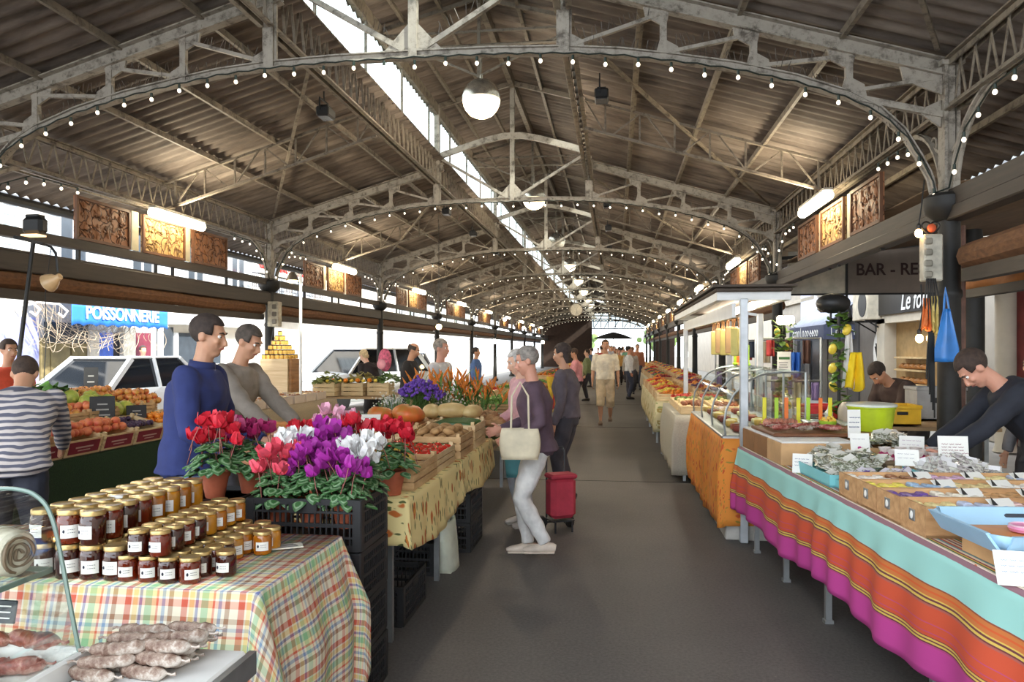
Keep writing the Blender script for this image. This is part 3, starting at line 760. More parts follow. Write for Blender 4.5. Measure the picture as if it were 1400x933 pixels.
# parked cars
def car(label, loc, rz, rgb, suv=False):
    t = thing('car', label, 'car', loc, rz)
    paint = mat(rgb, 0.25, 0, 0.02, key='car', Coat_Weight=0.6); tyre = mat((24, 24, 25), 0.8); dark = mat((28, 32, 38), 0.06, key='cg')
    L, W, H = (4.3, 0.88, 1.62) if suv else (4.2, 0.86, 1.45)
    hood = 0.98 if suv else 0.86
    # lower body loft from nose (y=-L/2) to tail
    sec = [(-2.12, .52, .78 if suv else .66, .74), (-2.05, .35, hood - .08, .82), (-1.9, .28, hood - .02, W), (-1.0, .25, hood + .03, W), (0, .25, hood + .06, W), (1.4, .25, hood + .06, W), (1.95, .28, hood + .04, W), (2.1, .4, hood - .02, .80)]
    b = MB(); vs = []; n = 12
    for y, z0, z1, w in sec:
        ring = [(-w * .9, z0), (-w, z0 + .12), (-w, z1 - .14), (-w * .93, z1 - .03), (-w * .5, z1), (0, z1 + .015), (w * .5, z1), (w * .93, z1 - .03), (w, z1 - .14), (w, z0 + .12), (w * .9, z0), (0, z0)]
        vs += [(x, y, z) for x, z in ring]
    k = len(sec); fs = [(i * n + j, (i + 1) * n + j, (i + 1) * n + (j + 1) % n, i * n + (j + 1) % n) for i in range(k - 1) for j in range(n)] + [tuple(range(n)), tuple((k - 1) * n + j for j in range(n))[::-1]]
    b.add(vs, fs); part('body', b, paint, t, smooth=0.9)
    yb = (-0.95, -0.3, 1.5 if suv else 1.1, 1.95 if suv else 1.85)
    def cab(o):
        vs = []
        for y, z, w in ((yb[0] - o, hood, W * .93), (yb[1], H, W * .74), (yb[2], H, W * .74), (yb[3] + o, hood, W * .93)):
            vs += [(-w - o, y, z), (w + o, y, z)]
        return vs
    b = MB(); vs = cab(0.0); b.add(vs, [(0, 1, 3, 2), (4, 5, 7, 6), (0, 2, 4, 6), (1, 7, 5, 3)]); part('glazing', b, dark, t, smooth=0)
    b = MB(); w = W * .76; b.box((0, (yb[1] + yb[2]) / 2, H + .01), (w * 2, yb[2] - yb[1] + .12, .05), .02)
    for sx in (-1, 1):
        q = [V((sx * W * .94, yb[0] - .02, hood)), V((sx * w, yb[1], H)), V((sx * w, yb[2], H)), V((sx * W * .94, yb[3] + .02, hood))]
        b.bar(q[0], q[1], .05, .06); b.bar(q[2], q[3], .07, .1); m = (yb[1] + yb[2]) / 2 + .1; b.bar((sx * W * .95, m, hood), (sx * w, m, H), .04, .08)
    part('roof_and_pillars', b, paint, t)
    for y in (-1.32, 1.32):
        for sx in (-1, 1):
            b = MB(); b.lathe([(0.2, -.1), (0.33, -.1), (.345, -.06), (.345, .06), (.33, .1), (0.2, .1)], 20, (0, 0, 0), rot('Y', pi / 2)); b.v = [p + V((sx * (W - .08), y, .345)) for p in b.v]; w_ = part('wheel', b, tyre, t)
            b = MB(); b.lathe([(0, .06), (.12, .1), (.21, .09), (.21, -.09), (0, -.09)], 12, (0, 0, 0), rot('Y', sx * pi / 2)); b.v = [p + V((sx * (W - .08), y, .345)) for p in b.v]; link('hub', mesh_of(b, 'hub', mat((170, 172, 176), 0.3, 0.7)), w_)
    b = MB()
    for i in range(7): b.box((-.36 + i * .12, -2.115, hood - .24), (.05 if suv else .1, .05, .2 if suv else .08), .01)
    part('grille', b, tyre, t)
    for sx in (-1, 1): b = MB(); b.ball((sx * .62, -2.06, hood - .2), (.12, .06, .09), 12, 8); part('headlight', b, mat((220, 226, 230), 0.1), t)
    b = MB(); b.box((0, -2.12, .45), (1.6, .1, .16), .03); part('bumper', b, mat((90, 92, 96), 0.5), t)
    return t
car('white parked car behind the fruit stall beside the fish shop', (-9.6, 14.6, -0.02), pi - 0.1, (238, 238, 238))
car('white off-road car facing the stalls behind the nut stall', (-7.0, 20.4, -0.02), -0.55, (236, 238, 240), True)
car('pale distant car parked along the left street behind the stalls', (-9.2, 33, -0.02), 0.05, (214, 216, 220))

# ------------------------------------------------------------------ the street on the right
XG = 6.5
GREY = mat((108, 102, 96), 0.7, 0, 0.08, 3); GREYD = mat((74, 72, 72), 0.6, 0, 0.08, 3); CREAM = mat((198, 188, 170), 0.7, 0, 0.06, 3); LIL = mat((206, 208, 226), 0.6, 0, 0.04)
REDW = mat((112, 34, 34), 0.6)
r1 = house('shopfront_building', 'grey fronted shop building with bakery door on the right street', XG, -14, 32, 10, mat((176, 168, 156), 0.85, 0, 0.08, 2), -1, SHUT, (4.6,), 5)  # unseen near end and extra height added to keep sun off the stalls
r2 = house('plastered_house', 'distant beige house along the right street behind the canopy', XG, 32.3, 70, 9, PLAST2, -1, SHUT2)
def rp(name, m, *rects, th=0.08, off=0): return fpart(name, m, *rects, th=th, off=off, x=XG, bld=r1)
rp('grey_panelling', GREY, (1126, 440, 1180, 560), (1180, 440, 1212, 560)); rp('grey_door', GREYD, (1166, 440, 1180, 560), th=0.12)
b = MB()
for u0, u1 in ((1126, 1136), (1138, 1150), (1152, 1163)): slab(b, u0, 450, u1, 556, 0.03, XG, 0.08)
part('door_boards', b, GREY, r1, True)
rp('dark_shop_window', mat((50, 54, 62), 0.15), (1082, 466, 1124, 530)); rp('window_mullion', GREYD, (1092, 466, 1095, 530), (1106, 466, 1112, 540), th=0.13)
rp('lilac_wall', LIL, (1098, 394, 1170, 440)); rp('white_window_frame', WHT, (1119, 398, 1121, 433), (1148, 398, 1150, 433), (1119, 431, 1150, 433), th=0.14)
rp('black_side_panel', mat((34, 34, 36), 0.6), (1202, 433, 1217, 560), th=0.1)
b = MB(); c = on(1209.5, 483, XG); b.lathe([(0, 0.115), (0.52, 0.115), (0.52, 0.1), (0, 0.1)], 28, (0, 0, 0), rot('Y', -pi / 2)); b.v = [V((XG + p.x, c.y + p.y * 0.9, c.z + p.z * 1.15)) for p in b.v]; part('round_emblem', b, WHT, r1, True)
b = MB()
for k in range(9): a = radians(40 + k * 14); b.bar((XG - 0.125, c.y, c.z - 0.35), (XG - 0.125, c.y + cos(a) * 0.38, c.z + sin(a) * 0.48 - 0.15), 0.03, 0.012)
part('emblem_wheat', b, BLK, r1, True)
rp('black_fascia', mat((36, 33, 32), 0.5), (1202, 396, 1285, 424), th=0.35)
p = on(1234, 413, XG - .36); q = on(1264, 413, XG - .36)
text('fascia_lettering', 'Le fou', 0.56, WHT, r1, V((XG - 0.36, (p.y + q.y) / 2, p.z)) - r1.location, plane((0, -1, 0), (0, 0, 1)), 0.004, 0.004, 0.25)
rp('door_surround', CREAM, (1217, 424, 1285, 437), (1217, 437, 1228, 560), th=0.3)
# bakery interior: flat panel coloured like a lit recess, with bread shelves
b = MB(); p, q = on(1228, 437, XG), on(1285, 560, XG)
b.box((XG - 0.03, (p.y + q.y) / 2, 1.3), (0.02, abs(p.y - q.y), 2.6)); part('doorway_back', b, mat((168, 138, 92), 0.7), r1, True)
b = MB()
for z in (0.55, 0.85, 1.15, 1.42): b.box((XG - 0.16, (p.y + q.y) / 2 - 0.2, z), (0.24, abs(p.y - q.y) - 0.7, 0.035))
part('bread_shelf', b, mat((210, 180, 130), 0.5), r1, True)
rnd = random.Random(8)
for z in (0.57, 0.87, 1.17):
    for k in range(5):
        b = MB(); b.tube([(-0.02, -0.16, 0), (-0.01, -0.1, 0.03), (0, 0, 0.045), (-0.01, 0.1, 0.03), (-0.02, 0.16, 0)], [0.02, 0.05, 0.06, 0.05, 0.02], 8)
        yy = min(p.y, q.y) + 0.35 + k * (abs(p.y - q.y) - 1.1) / 4
        solo('bread_loaf', b, mat((176, 118, 56), 0.6), 'golden loaf on the %s bakery shelf, %s along' % ({0.57: 'lowest', 0.87: 'middle', 1.17: 'upper'}[z], ORD[k]), 'bread', 'loaves on the bakery shelves', loc=V((XG - 0.16, yy, z + 0.03)))
# air conditioner on brackets
c = on(1190, 417, XG - .35); t = thing('air_conditioner', 'beige outdoor air conditioning unit with dark round fan beside the shop sign', 'air conditioner', (XG - 0.35, c.y, c.z - 0.38))
b = MB(); b.box((0, 0, 0.38), (0.5, 1.15, 0.76), 0.02); part('casing', b, mat((206, 196, 176), 0.5), t)
b = MB(); b.lathe([(0, 0.26), (0.30, 0.26), (0.31, 0.25), (0.31, 0.24)], 24, (0, 0, 0), rot('Y', -pi / 2)); b.v = [p + V((0, -0.2, 0.38)) for p in b.v]; part('fan_grille', b, mat((44, 42, 42), 0.5), t)
b = MB()
for y in (-0.4, 0.4): b.bar((-0.25, y, -0.02), (0.35, y, -0.02), 0.04); b.bar((-0.2, y, -0.02), (0.33, y, -0.35), 0.03)
part('bracket', b, BLK, t)
# grey-blue awning over the small shop with its lettered valance
p, q = on(1080, 458, XG - .9), on(1127, 458, XG - .9); ya, yb = min(p.y, q.y), max(p.y, q.y); z = p.z
t = thing('shop_awning', 'pale blue-grey shop awning with lettered dark valance on the right street', 'awning', (XG - 0.45, (ya + yb) / 2, z))
b = MB(); b.add([(XG - 0.05, ya, z + 0.85), (XG - 0.05, yb, z + 0.85), (XG - .9, yb, z + 0.2), (XG - .9, ya, z + 0.2)], [(0, 1, 2, 3)]); part('canvas', b, mat((172, 178, 196), 0.8), t, True, solid=0.01)
b = MB(); b.box((XG - .91, (ya + yb) / 2, z), (0.015, yb - ya, 0.4)); b.box((XG - 0.48, ya, z), (.86, 0.015, 0.4)); part('valance', b, mat((74, 80, 104), 0.8), t, True)
b = MB(); rnd = random.Random(14)       # pale lettering too small to read, as strokes
def scribble(o, r, w, h):
    x = 0
    while x < w:
        if rnd.random() < .18: x += .06; continue
        k = rnd.choice((0, 1, 2, 3)); c = o + r * x; u = V((0, 0, 1)); q = h * .28
        if k == 0: pts = [c + r * (q + q * cos(a)) + u * (q + q * sin(a)) for a in [n * pi / 4 for n in range(9)]]
        elif k == 1: pts = [c + r * q + u * h * .9, c + r * q, c + r * q * 2]
        elif k == 2: pts = [c, c + u * h * .5, c + r * q + u * h * .6, c + r * q * 1.8 + u * h * .4, c + r * q * 1.8]
        else: pts = [c + u * q, c + r * q * 2 + u * q, c + r * q + u * q * 2, c + u * q, c + r * q, c + r * q * 2]
        b.tube(pts, .012, 4, False); x += q * 2.9
scribble(V((XG - .84, ya - 0.015, z - .08)), V((1, 0, 0)), .6, .22); scribble(V((XG - .925, yb - .5, z - .1)), V((0, -1, 0)), yb - ya - 1.0, .3)
part('valance_lettering', b, WHT, t, True)
# nearer right: drain pipes, cream columns, shutters, red frame
for k, (u, r, m, nm, lab) in enumerate(((1329, 0.13, BLACK, 'drain_pipe', 'thick black drain pipe just right of the nearest column'), (1376, 0.16, CREAM, 'round_pillar', 'cream round shop pillar right of the drain pipe'))):
    c = P(u, 478, 9.0 + k * 3); c.z = 0; b = MB(); b.lathe([(r * 1.2, 0), (r, 0.1), (r, 2.5), (r * 1.3, 2.55), (r * 1.35, 2.65), (r, 2.7), (r * 0.8, 3.0)], 18); solo(nm, b, m, lab, 'pipe' if k == 0 else 'pillar', loc=c)
rp('louvred_shutter', mat((70, 68, 66), 0.6), (1385, 425, 1400, 560)); 
b = MB(); p, q = on(1392, 400, XG), on(1460, 400, XG); b.box((XG - 0.2, (p.y + q.y) / 2, 1.6), (0.3, abs(p.y - q.y), 3.2)); part('red_shop_frame', b, REDW, r1, True)
# canvas side wall lettered BAR - RES across the terrace
yb_ = 13.15; t = thing('terrace_canvas', 'grey canvas terrace wall lettered BAR - RES beyond the nearest right column', 'canvas', (4.3, yb_, 2.5))
a, c = D(1077, 400, yb_), D(1157, 400, yb_); e = D(1300, 400, yb_)
b = MB(); b.box(((c.x + 6.2) / 2, yb_, 2.92), (6.2 - c.x, 0.02, 0.86)); part('grey_canvas', b, mat((132, 120, 110), 0.8, 0, 0.05), t, True)
b = MB(); b.box(((a.x + c.x) / 2, yb_, 2.85), (c.x - a.x, 0.015, 0.72)); part('clear_panel', b, mat((190, 182, 164), 0.6), t, True)
b = MB(); b.bar((c.x, yb_ - 0.02, 2.3), (c.x, yb_ - 0.02, 3.3), 0.035); b.bar((a.x, yb_ - 0.02, 2.5), (6.2, yb_ - 0.02, 2.5), 0.03); b.bar((2.7, yb_, 3.1), (6.2, yb_, 3.4), 0.05); part('frame', b, BLACK, t, True)
p = D(1172, 367, yb_ - 0.02); q = D(1262, 367, yb_ - 0.02)
text('lettering', 'BAR - RES', 0.27, mat((46, 18, 16), 0.7), t, V(((p.x + q.x) / 2 + 0.01, yb_ - 0.018, p.z - .03)) - t.location, plane((1, 0, 0), (0, 0, 1)), 0.003, 0.004, 0, 'CENTER', 0.93)
# terrace awning on the right between the first two columns, and the orange canvas nearer
b = MB(); b.add([(XR + 0.1, 7, 3.0), (XR + 0.1, 13.1, 3.0), (6.2, 13.1, 3.45), (6.2, 7, 3.45)], [(0, 1, 2, 3)])
solo('terrace_awning', b, mat((116, 92, 68), 0.8), 'brown terrace awning roof stretched beyond the right beam', 'awning', solid=0.015)
b = MB(); p, q = XP(1325, 360, XR + 0.35), XP(1420, 350, XR + 0.35)
t = thing('tied_canvas', 'orange and grey folded canvas hanging right of the nearest column', 'canvas', (XR + 0.35, (p.y + q.y) / 2, 2.1))
b.grid(lambda u, v: (XR + 0.35 + 0.03 * sin(u * 9 + v * 5), p.y + (q.y - p.y) * u, 2.42 - 0.32 * v), 24, 6); part('orange_canvas', b, mat((170, 108, 56), 0.7), t, True, solid=0.01)
b = MB(); b.grid(lambda u, v: (XR + 0.31 + 0.02 * sin(u * 14 + v * 8), p.y + (q.y - p.y) * (0.0 + u * 0.85), 2.44 - 0.12 * v), 24, 4); part('grey_canvas', b, mat((122, 114, 104), 0.7), t, True, solid=0.01)
b = MB(); b.box((XR + 0.35, (p.y + q.y) / 2, 2.07), (0.08, abs(q.y - p.y), 0.07)); part('bar', b, BEAM, t, True)

# ------------------------------------------------------------------ far end
b = MB(); yE = 70.5
b.box((-4.4, yE, 2.45), (4.7, 0.2, 4.9)); b.box((4.4, yE, 2.45), (1.9, 0.2, 4.9)); b.box((-0.9, yE, 5.4), (11.6, 0.2, 1.0))
struct('wall_far', b, mat((60, 42, 33), 0.8))  # left piece widened as a dark sheet standing in for far-end darkness
b = MB()
for i in range(9): b.box((-1.9 + i * 0.66, yE - 0.1, 4.2), (0.06, 0.06, 1.5))
for z in (3.5, 4.2, 4.9): b.box((0.7, yE - 0.1, z), (5.6, 0.06, 0.1))
for i in range(6): b.bar((-1.9 + i * 0.9, yE - 0.12, 3.5), (-1.0 + i * 0.9, yE - 0.12, 4.9), 0.06)
struct('trim_6', b, BLACK)
b = MB(); b.box((0.7, yE - 0.05, 4.3), (5.6, 0.02, 1.4)); struct('window_3', b, glass((200, 205, 205)))
for k, (x, y, h, s) in enumerate(((-5, 104, 4.0, 2.4), (6.5, 112, 4.2, 2.6), (11, 100, 4.5, 2.6))):
    t = thing('plane_tree', 'leafy green tree beyond the far end of the hall, %s across' % ORD[k], 'tree', (x, y, -0.05), 0, 'trees beyond the hall')
    b = MB(); b.tube([(0, 0, 0), (0.1, 0, h * 0.3), (0, 0.1, h * 0.6)], [0.3, 0.22, 0.12], 8); part('trunk', b, mat((96, 78, 60), 0.8), t)
    b = MB(); rnd = random.Random(k)
    for _ in range(60): b.ball((rnd.gauss(0, s * 0.4), rnd.gauss(0, s * 0.4), h * 0.7 + rnd.gauss(0, h * 0.14)), rnd.uniform(0.4, 0.8), 7, 5)
    part('crown', b, mat((96, 120, 62), 0.8, 0, 0.3, 2), t)

t = thing('parasol', 'wide dark parasol open at the far end of the hall', 'parasol', (-0.1, 60, 0)); b = MB(); b.lathe([(1.5, 2.42), (1.5, 2.46), (0.8, 2.75), (0.05, 2.95), (0, 2.96)], 12); part('canopy', b, mat((52, 48, 44), .8), t); b = MB(); b.tube([(0, 0, 0), (0, 0, 2.9)], .03, 8); b.lathe([(.3, 0), (.3, .06), (.05, .1)], 14); part('pole', b, BLK, t)
# ------------------------------------------------------------------ sun, sky, view
L = bpy.data.lights.new('sun', 'SUN'); L.energy = 5.0; L.angle = radians(2); L.color = (1, 0.95, 0.88)
lo = bpy.data.objects.new('sun', L); COL.objects.link(lo); lo.rotation_euler = V((-0.66, 0.36, -0.52)).to_track_quat('-Z', 'Y').to_euler()
w = bpy.data.worlds.new('world'); S.world = w; w.use_nodes = True
bg = w.node_tree.nodes['Background']; bg.inputs[0].default_value = (0.86, 0.93, 1.0, 1); bg.inputs[1].default_value = 2.4
vs_ = S.view_settings; vs_.view_transform = 'Standard'; vs_.look = 'None'; vs_.gamma = 1; vs_.use_curve_mapping = False; vs_.exposure = 1.15
S.cycles.max_bounces = 8; S.cycles.diffuse_bounces = 5; S.cycles.transparent_max_bounces = 12; S.cycles.sample_clamp_indirect = 6
S.cycles.use_denoising = True; S.cycles.use_light_tree = True; S.cycles.caustics_reflective = False; S.cycles.caustics_refractive = False
# ------------------------------------------------------------------ people
def remesh(mb, voxel, smooth=3, wr=0.0, seed=0):
    me = bpy.data.meshes.new('tmp'); me.from_pydata([tuple(p) for p in mb.v], [], mb.f)
    o = bpy.data.objects.new('tmp', me); COL.objects.link(o)
    r = o.modifiers.new('r', 'REMESH'); r.mode = 'VOXEL'; r.voxel_size = voxel; r.adaptivity = 0
    if smooth: s = o.modifiers.new('s', 'SMOOTH'); s.factor = 0.5; s.iterations = smooth
    dg = bpy.context.evaluated_depsgraph_get(); out = bpy.data.meshes.new_from_object(o.evaluated_get(dg))
    bpy.data.objects.remove(o); bpy.data.meshes.remove(me)
    if wr:
        n = len(out.vertices); co = np.empty(n * 3); no = np.empty(n * 3); out.vertices.foreach_get('co', co); out.vertex_normals.foreach_get('vector', no)
        co = co.reshape(-1, 3); no = no.reshape(-1, 3); x, y, z = co.T
        f = np.sin(z * 38 + 5 * np.sin(x * 9 + seed) + 4 * np.sin(y * 11)) * 0.6 + np.sin(x * 47 + z * 21 + 3 * np.sin(z * 15 + seed)) * 0.5 + np.sin(y * 41 - z * 26 + seed * 2) * 0.4
        co += no * (f * wr)[:, None]; out.vertices.foreach_set('co', co.ravel())
    out.polygons.foreach_set('use_smooth', [True] * len(out.polygons)); out.update(); return out
def ik(root, target, l1, l2, pole):
    d = target - root; L = min(d.length, (l1 + l2) * 0.995); d = d.normalized()
    a = (l1 * l1 - l2 * l2 + L * L) / (2 * L); h = sqrt(max(l1 * l1 - a * a, 0))
    p = (pole - d * d.dot(pole)); p = p.normalized() if p.length > 1e-4 else frame(d)[0]
    return root + d * a + p * h, root + d * L
SKINS = {'pale': (222, 176, 150), 'tan': (196, 146, 116), 'ruddy': (208, 150, 126)}
def person(label, loc, heading, H=1.72, skin='pale', hair=(60, 44, 34), top=(60, 60, 80), legs=(50, 54, 70), shoes=(40, 36, 34), lean=0, headp=0, turn=0,
           hands=(None, None), stride=0.0, female=False, voxel=0.013, sleeve=1.0, leglen=1.0, hairlen=0.0, topmat=None, hem=0.0, bulk=1.0, bald=0, group=None, collar=None, stoop=0, legmat=None, cat='person', spread=0.1):
    k = H / 1.75; seed = (hash(label) % 97) if False else sum(map(ord, label)) % 97
    X = V((1, 0, 0))
    def dirv(a): return V((0, sin(a), cos(a)))
    la = radians(lean)
    pel = V((0, -0.10 * sin(la), 0.95)); wa = pel + dirv(la * .5) * .13; ch = wa + dirv(la) * .20; sh = ch + dirv(la + radians(stoop)) * .12; nk = sh + dirv(la + radians(stoop)) * .075
    ha = la * 0.9 + radians(headp) * 0.6; hb = nk + dirv(la * .8 + radians(stoop + 8)) * .05; hang = la * 0.75 + radians(headp); hd = hb + dirv(hang) * .11
    w = 0.93 if female else 1.06
    spine = [pel + V((0, 0, -.10)), pel + V((0, 0, -.02)), pel.lerp(wa, .5), wa, wa.lerp(ch, .5), ch, ch.lerp(sh, .6), sh, nk - (nk - sh) * .3]
    rx = [.15, .175 if not female else .18, .168, .150 * w, .160 * w, .178 * w, .185 * w, .165 * w, .075]
    ry = [.11, .128, .122, .110, .118, .128 if not female else .14, .115, .085, .065]
    rx = [r * (1 + (bulk - 1)) for r in rx]; ry = [r * bulk for r in ry]
    shl = [sh + X * (s * .185 * w) + dirv(la) * .0 for s in (-1, 1)]
    arms = []
    for i, s in enumerate((-1, 1)):
        t = hands[i]
        if t is None: t = shl[i] + V((s * .07, .06, -.53))
        else: t = V(t)
        el, wr = ik(shl[i], t, .29, .26, V((s * .5, -1, -.3))); arms.append((shl[i], el, wr))
    hips = [pel + X * (s * .088) + V((0, 0, -.04)) for s in (-1, 1)]
    lg = []
    for i, s in enumerate((-1, 1)):
        ft = V((s * spread, (stride if s > 0 else -stride) + 0.0, .085 + (0.05 if (stride and s < 0) else 0)))
        kn, an = ik(hips[i], ft, .43, .42, V((s * .05, 1, 0))); lg.append((hips[i], kn, an))
    def torso(b, o=0, lo=0, hi=99): 
        b.tube(spine[lo:hi], [r + o for r in rx[lo:hi]], 20, True, [r + o for r in ry[lo:hi]], X)
    def arm(b, i, o=0, f=1.0, n=10):
        s, e, wv = arms[i]; a = s - (e - s) * .05
        P_ = [a, s.lerp(e, .35), s.lerp(e, .75), e, e.lerp(wv, .3), e.lerp(wv, .7), wv]; R = [.056, .052, .045, .041, .041, .034, .027]
        if f < 1:
            m = max(2, int(round(6 * f))); P_ = P_[:m + 1]; R = R[:m + 1]
        b.tube(P_, [r * (0.92 if female else 1) + o for r in R], n); b.ball(s, .058 + o, 10, 8)
    def leg(b, i, o=0, f=1.0, n=12, flare=0):
        h, kn, an = lg[i]; P_ = [h + V((0, 0, .06)), h.lerp(kn, .3), h.lerp(kn, .7), kn, kn.lerp(an, .3), kn.lerp(an, .65), kn.lerp(an, .9), an]; R = [.095, .09, .073, .058, .058, .05, .038, .036]
        m = 7 if f >= 1 else max(3, int(round(7 * f))); b.tube(P_[:m + 1], [r + o + flare * j / 7 for j, r in enumerate(R[:m + 1])], n)
    # body
    b = MB(); torso(b, -.004); b.tube([nk - (nk - sh) * .4, nk, hb, hd - dirv(hang) * .03], [.066, .056, .053, .055], 12)
    R = rot('X', -hang) @ rot('Z', radians(turn)); hp = lambda x, y, z: hd + R @ V((x, y, z))
    def hball(bb, c, r): bb.ball(hp(*c), r, 14, 10, R)
    hball(b, (0, -.012, .035), (.074, .094, .086)); hball(b, (0, .022, -.02), (.064, .068, .085)); hball(b, (0, .05, -.082), (.034, .034, .026)); hball(b, (0, .03, -.06), (.052, .05, .04))
    b.tube([hp(0, .078, .022), hp(0, .098, -.008), hp(0, .106, -.024), hp(0, .088, -.034)], [.009, .012, .016, .012], 8)
    hball(b, (0, .075, .036), (.05, .016, .012)); hball(b, (0, .082, -.052), (.024, .014, .011)); hball(b, (-.036, .066, -.014), (.022, .018, .018)); hball(b, (.036, .066, -.014), (.022, .018, .018))
    for s in (-1, 1): hball(b, (s * .075, -.01, .0), (.010, .022, .032))
    for i, s in enumerate((-1, 1)):
        arm(b, i, -.004); S_, E_, W_ = arms[i]; d = (W_ - E_).normalized()
        n_ = (-X * s); n_ = (n_ - d * d.dot(n_)).normalized() if abs(d.dot(n_)) < .95 else V((0, -1, 0)); sd = d.cross(n_) * s      # palm normal inward, thumb side forward
        if sd.y < 0 and abs(sd.y) > .2: sd = -sd
        b.tube([W_ - d * .01, W_ + d * .03, W_ + d * .065, W_ + d * .092], [.026, .034, .04, .036], 10, True, [.019, .017, .016, .012], sd)
        for j in range(4):
            L = (.068, .078, .073, .056)[j]; p0 = W_ + d * .088 + sd * ((1.5 - j) * .021); d1 = (d + n_ * .3 + sd * (1.5 - j) * .13).normalized(); d2 = (d + n_ * .9).normalized(); d3 = (d * .6 + n_ * 1.2).normalized()
            q1 = p0 + d1 * L * .5; q2 = q1 + d2 * L * .32; q3 = q2 + d3 * L * .25; b.tube([p0 - d * .02, q1, q2, q3], [.0095, .0088, .0082, .0074], 7)
        p0 = W_ + d * .03 + sd * .028; q1 = p0 + (d * .5 + sd * .75 + n_ * .25).normalized() * .038; q2 = q1 + (d * .9 + sd * .3 + n_ * .3).normalized() * .03; b.tube([p0 - sd * .012, p0, q1, q2], [.014, .013, .0115, .0095], 7)
        leg(b, i, -.004); h, kn, an = lg[i]; b.tube([an + V((0, -.05, -.045)), an + V((0, 0, -.035)), an + V((0, .08, -.055)), an + V((0, .15, -.068))], [.03, .036, .036, .022], 10, True, [.03, .035, .022, .014], X)
    body = link('person', remesh(b, voxel, 2)); body.data.materials.append(mat(SKINS[skin], 0.55, 0, 0.05, 8, key='skin', Subsurface_Weight=0.08))
    body.location = loc; body.rotation_euler = (0, 0, heading); body.scale = (k, k, k); tag(body, label, cat, group)
    # top
    b = MB(); o = .016 * bulk + .004
    torso(b, o, 0 if hem > 0 else 1); b.tube([nk - (nk - sh) * .9, nk - (nk - sh) * .1], [.10, .066], 14)
    if hem > 0: b.tube([pel + V((0, 0, .02)), pel + V((0, 0, -hem * .5)), pel + V((0, 0, -hem))], [.20, .215, .235], 20, True, [.155, .17, .19], X)
    for i in (0, 1): arm(b, i, o * .85, sleeve)
    tp = link('top', remesh(b, max(voxel, .012), 3, 0.0035, seed), body); tp.data.materials.append(topmat or mat(top, 0.85, 0, 0.1, 14, key='cloth'))
    if collar:
        b = MB(); b.tube([nk - (nk - sh) * .5, nk + (nk - sh) * .25], [.078, .07], 16, False); c = part('collar', b, mat(collar, .85), body, solid=.01)
    # legs
    b = MB(); b.tube(spine[0:3], [r + .008 for r in rx[0:3]], 18, True, [r + .008 for r in ry[0:3]], X)
    for i in (0, 1): leg(b, i, .014, leglen, 12, .004 if leglen >= 1 else .03)
    l_ = link('trousers' if leglen >= .9 else 'shorts', remesh(b, max(voxel, .012), 3, 0.003, seed + 3), body); l_.data.materials.append(legmat or mat(legs, 0.85, 0, 0.12, 10, key='cloth'))
    for i, s in enumerate((-1, 1)):
        an = lg[i][2]; b = MB(); z0 = an.z - .085
        b.tube([V((an.x, an.y - .085, z0 + .04)), V((an.x, an.y - .06, z0 + .045)), V((an.x, an.y + .0, z0 + .05)), V((an.x, an.y + .09, z0 + .036)), V((an.x, an.y + .15, z0 + .03)), V((an.x, an.y + .185, z0 + .026))], [.025, .042, .045, .048, .042, .018], 12, True, [.03, .04, .045, .034, .026, .014], X)
        b.box((an.x, an.y + .05, z0 + .008), (.085, .25, .016), .007); part('shoe', b, mat(shoes, .55), body, smooth=.8)
    # hair, eyes, mouth
    b = MB(); n0 = 30; m0 = 22
    tmp = MB(); tmp.ball((0, -.016, .042), (.082, .101, .092), n0, m0)
    keep = lambda c: not ((c.y > .035 and c.z < .075) or c.z < -.055 - hairlen or (abs(c.x) > .06 and c.y > .0 and c.z < .02)) and (not bald or c.z < .085)
    rnd = random.Random(seed)
    for p in tmp.v:
        p *= 1 + (rnd.random() - .5) * .025
    fs = [f for f in tmp.f if keep(sum((tmp.v[i] for i in f), V()) / len(f))]
    b.add([hp(*p) for p in tmp.v], fs)
    if hairlen: b.tube([hp(0, -.03, .04), hp(0, -.055, -.03), hp(0, -.06, -.06 - hairlen)], [.07, .078, .05], 14, True, [.05, .045, .03], R @ X)
    if bald < 2: part('hair', b, mat(hair, 0.8, 0, 0.25, 30, .5, key='hair'), body, solid=.012, smooth=1)
    if voxel < .02:
        for s in (-1, 1):
            b = MB(); b.ball(hp(s * .031, .070, .014), .0115, 10, 8, R); e = part('eye', b, mat((232, 228, 222), .2, 0, 0), body)
            b = MB(); b.ball(hp(s * .031, .0795, .014), (.0055, .004, .0055), 8, 6, R); link('iris', mesh_of(b, 'iris', mat((56, 40, 30), .2, 0, 0)), e)
            b = MB(); b.tube([hp(s * .014, .089, .034), hp(s * .03, .087, .039), hp(s * .047, .073, .034)], [.003, .005, .003], 6); part('eyebrow', b, mat(hair, .8, 0, .2, 30, key='hair'), body)
        b = MB(); b.tube([hp(-.022, .084, -.052), hp(0, .096, -.05), hp(.022, .084, -.052)], [.003, .006, .003], 8); part('lips', b, mat((170, 96, 88), .5), body)
    return body, k, dict(arms=arms, nk=nk, sh=sh, hd=hd, pel=pel)
def stripe_mat():
    t = NT('mat_striped_knit'); z = t.sep(t.coord())[2]; w = t.noise(5, 2, t.coord())
    v = t.math('ADD', t.math('MULTIPLY', z, 26), t.math('MULTIPLY', w, 1.4)); f = t.math('FRACT', v)
    return t.done(t.ramp(f, [(0.45, (206, 196, 192)), (0.55, (96, 96, 112))]), 0.85)
W = lambda x, y, z=0: V((x, y, z))
RIGHT, LEFT_, AWAY, TOWARD = -pi / 2, pi / 2, 0, pi
NAVY = mat((44, 54, 106), 0.9, 0, 0.1, 10, key='fleece'); DENIM = mat((118, 142, 176), 0.85, 0, 0.16, 20, key='denim')
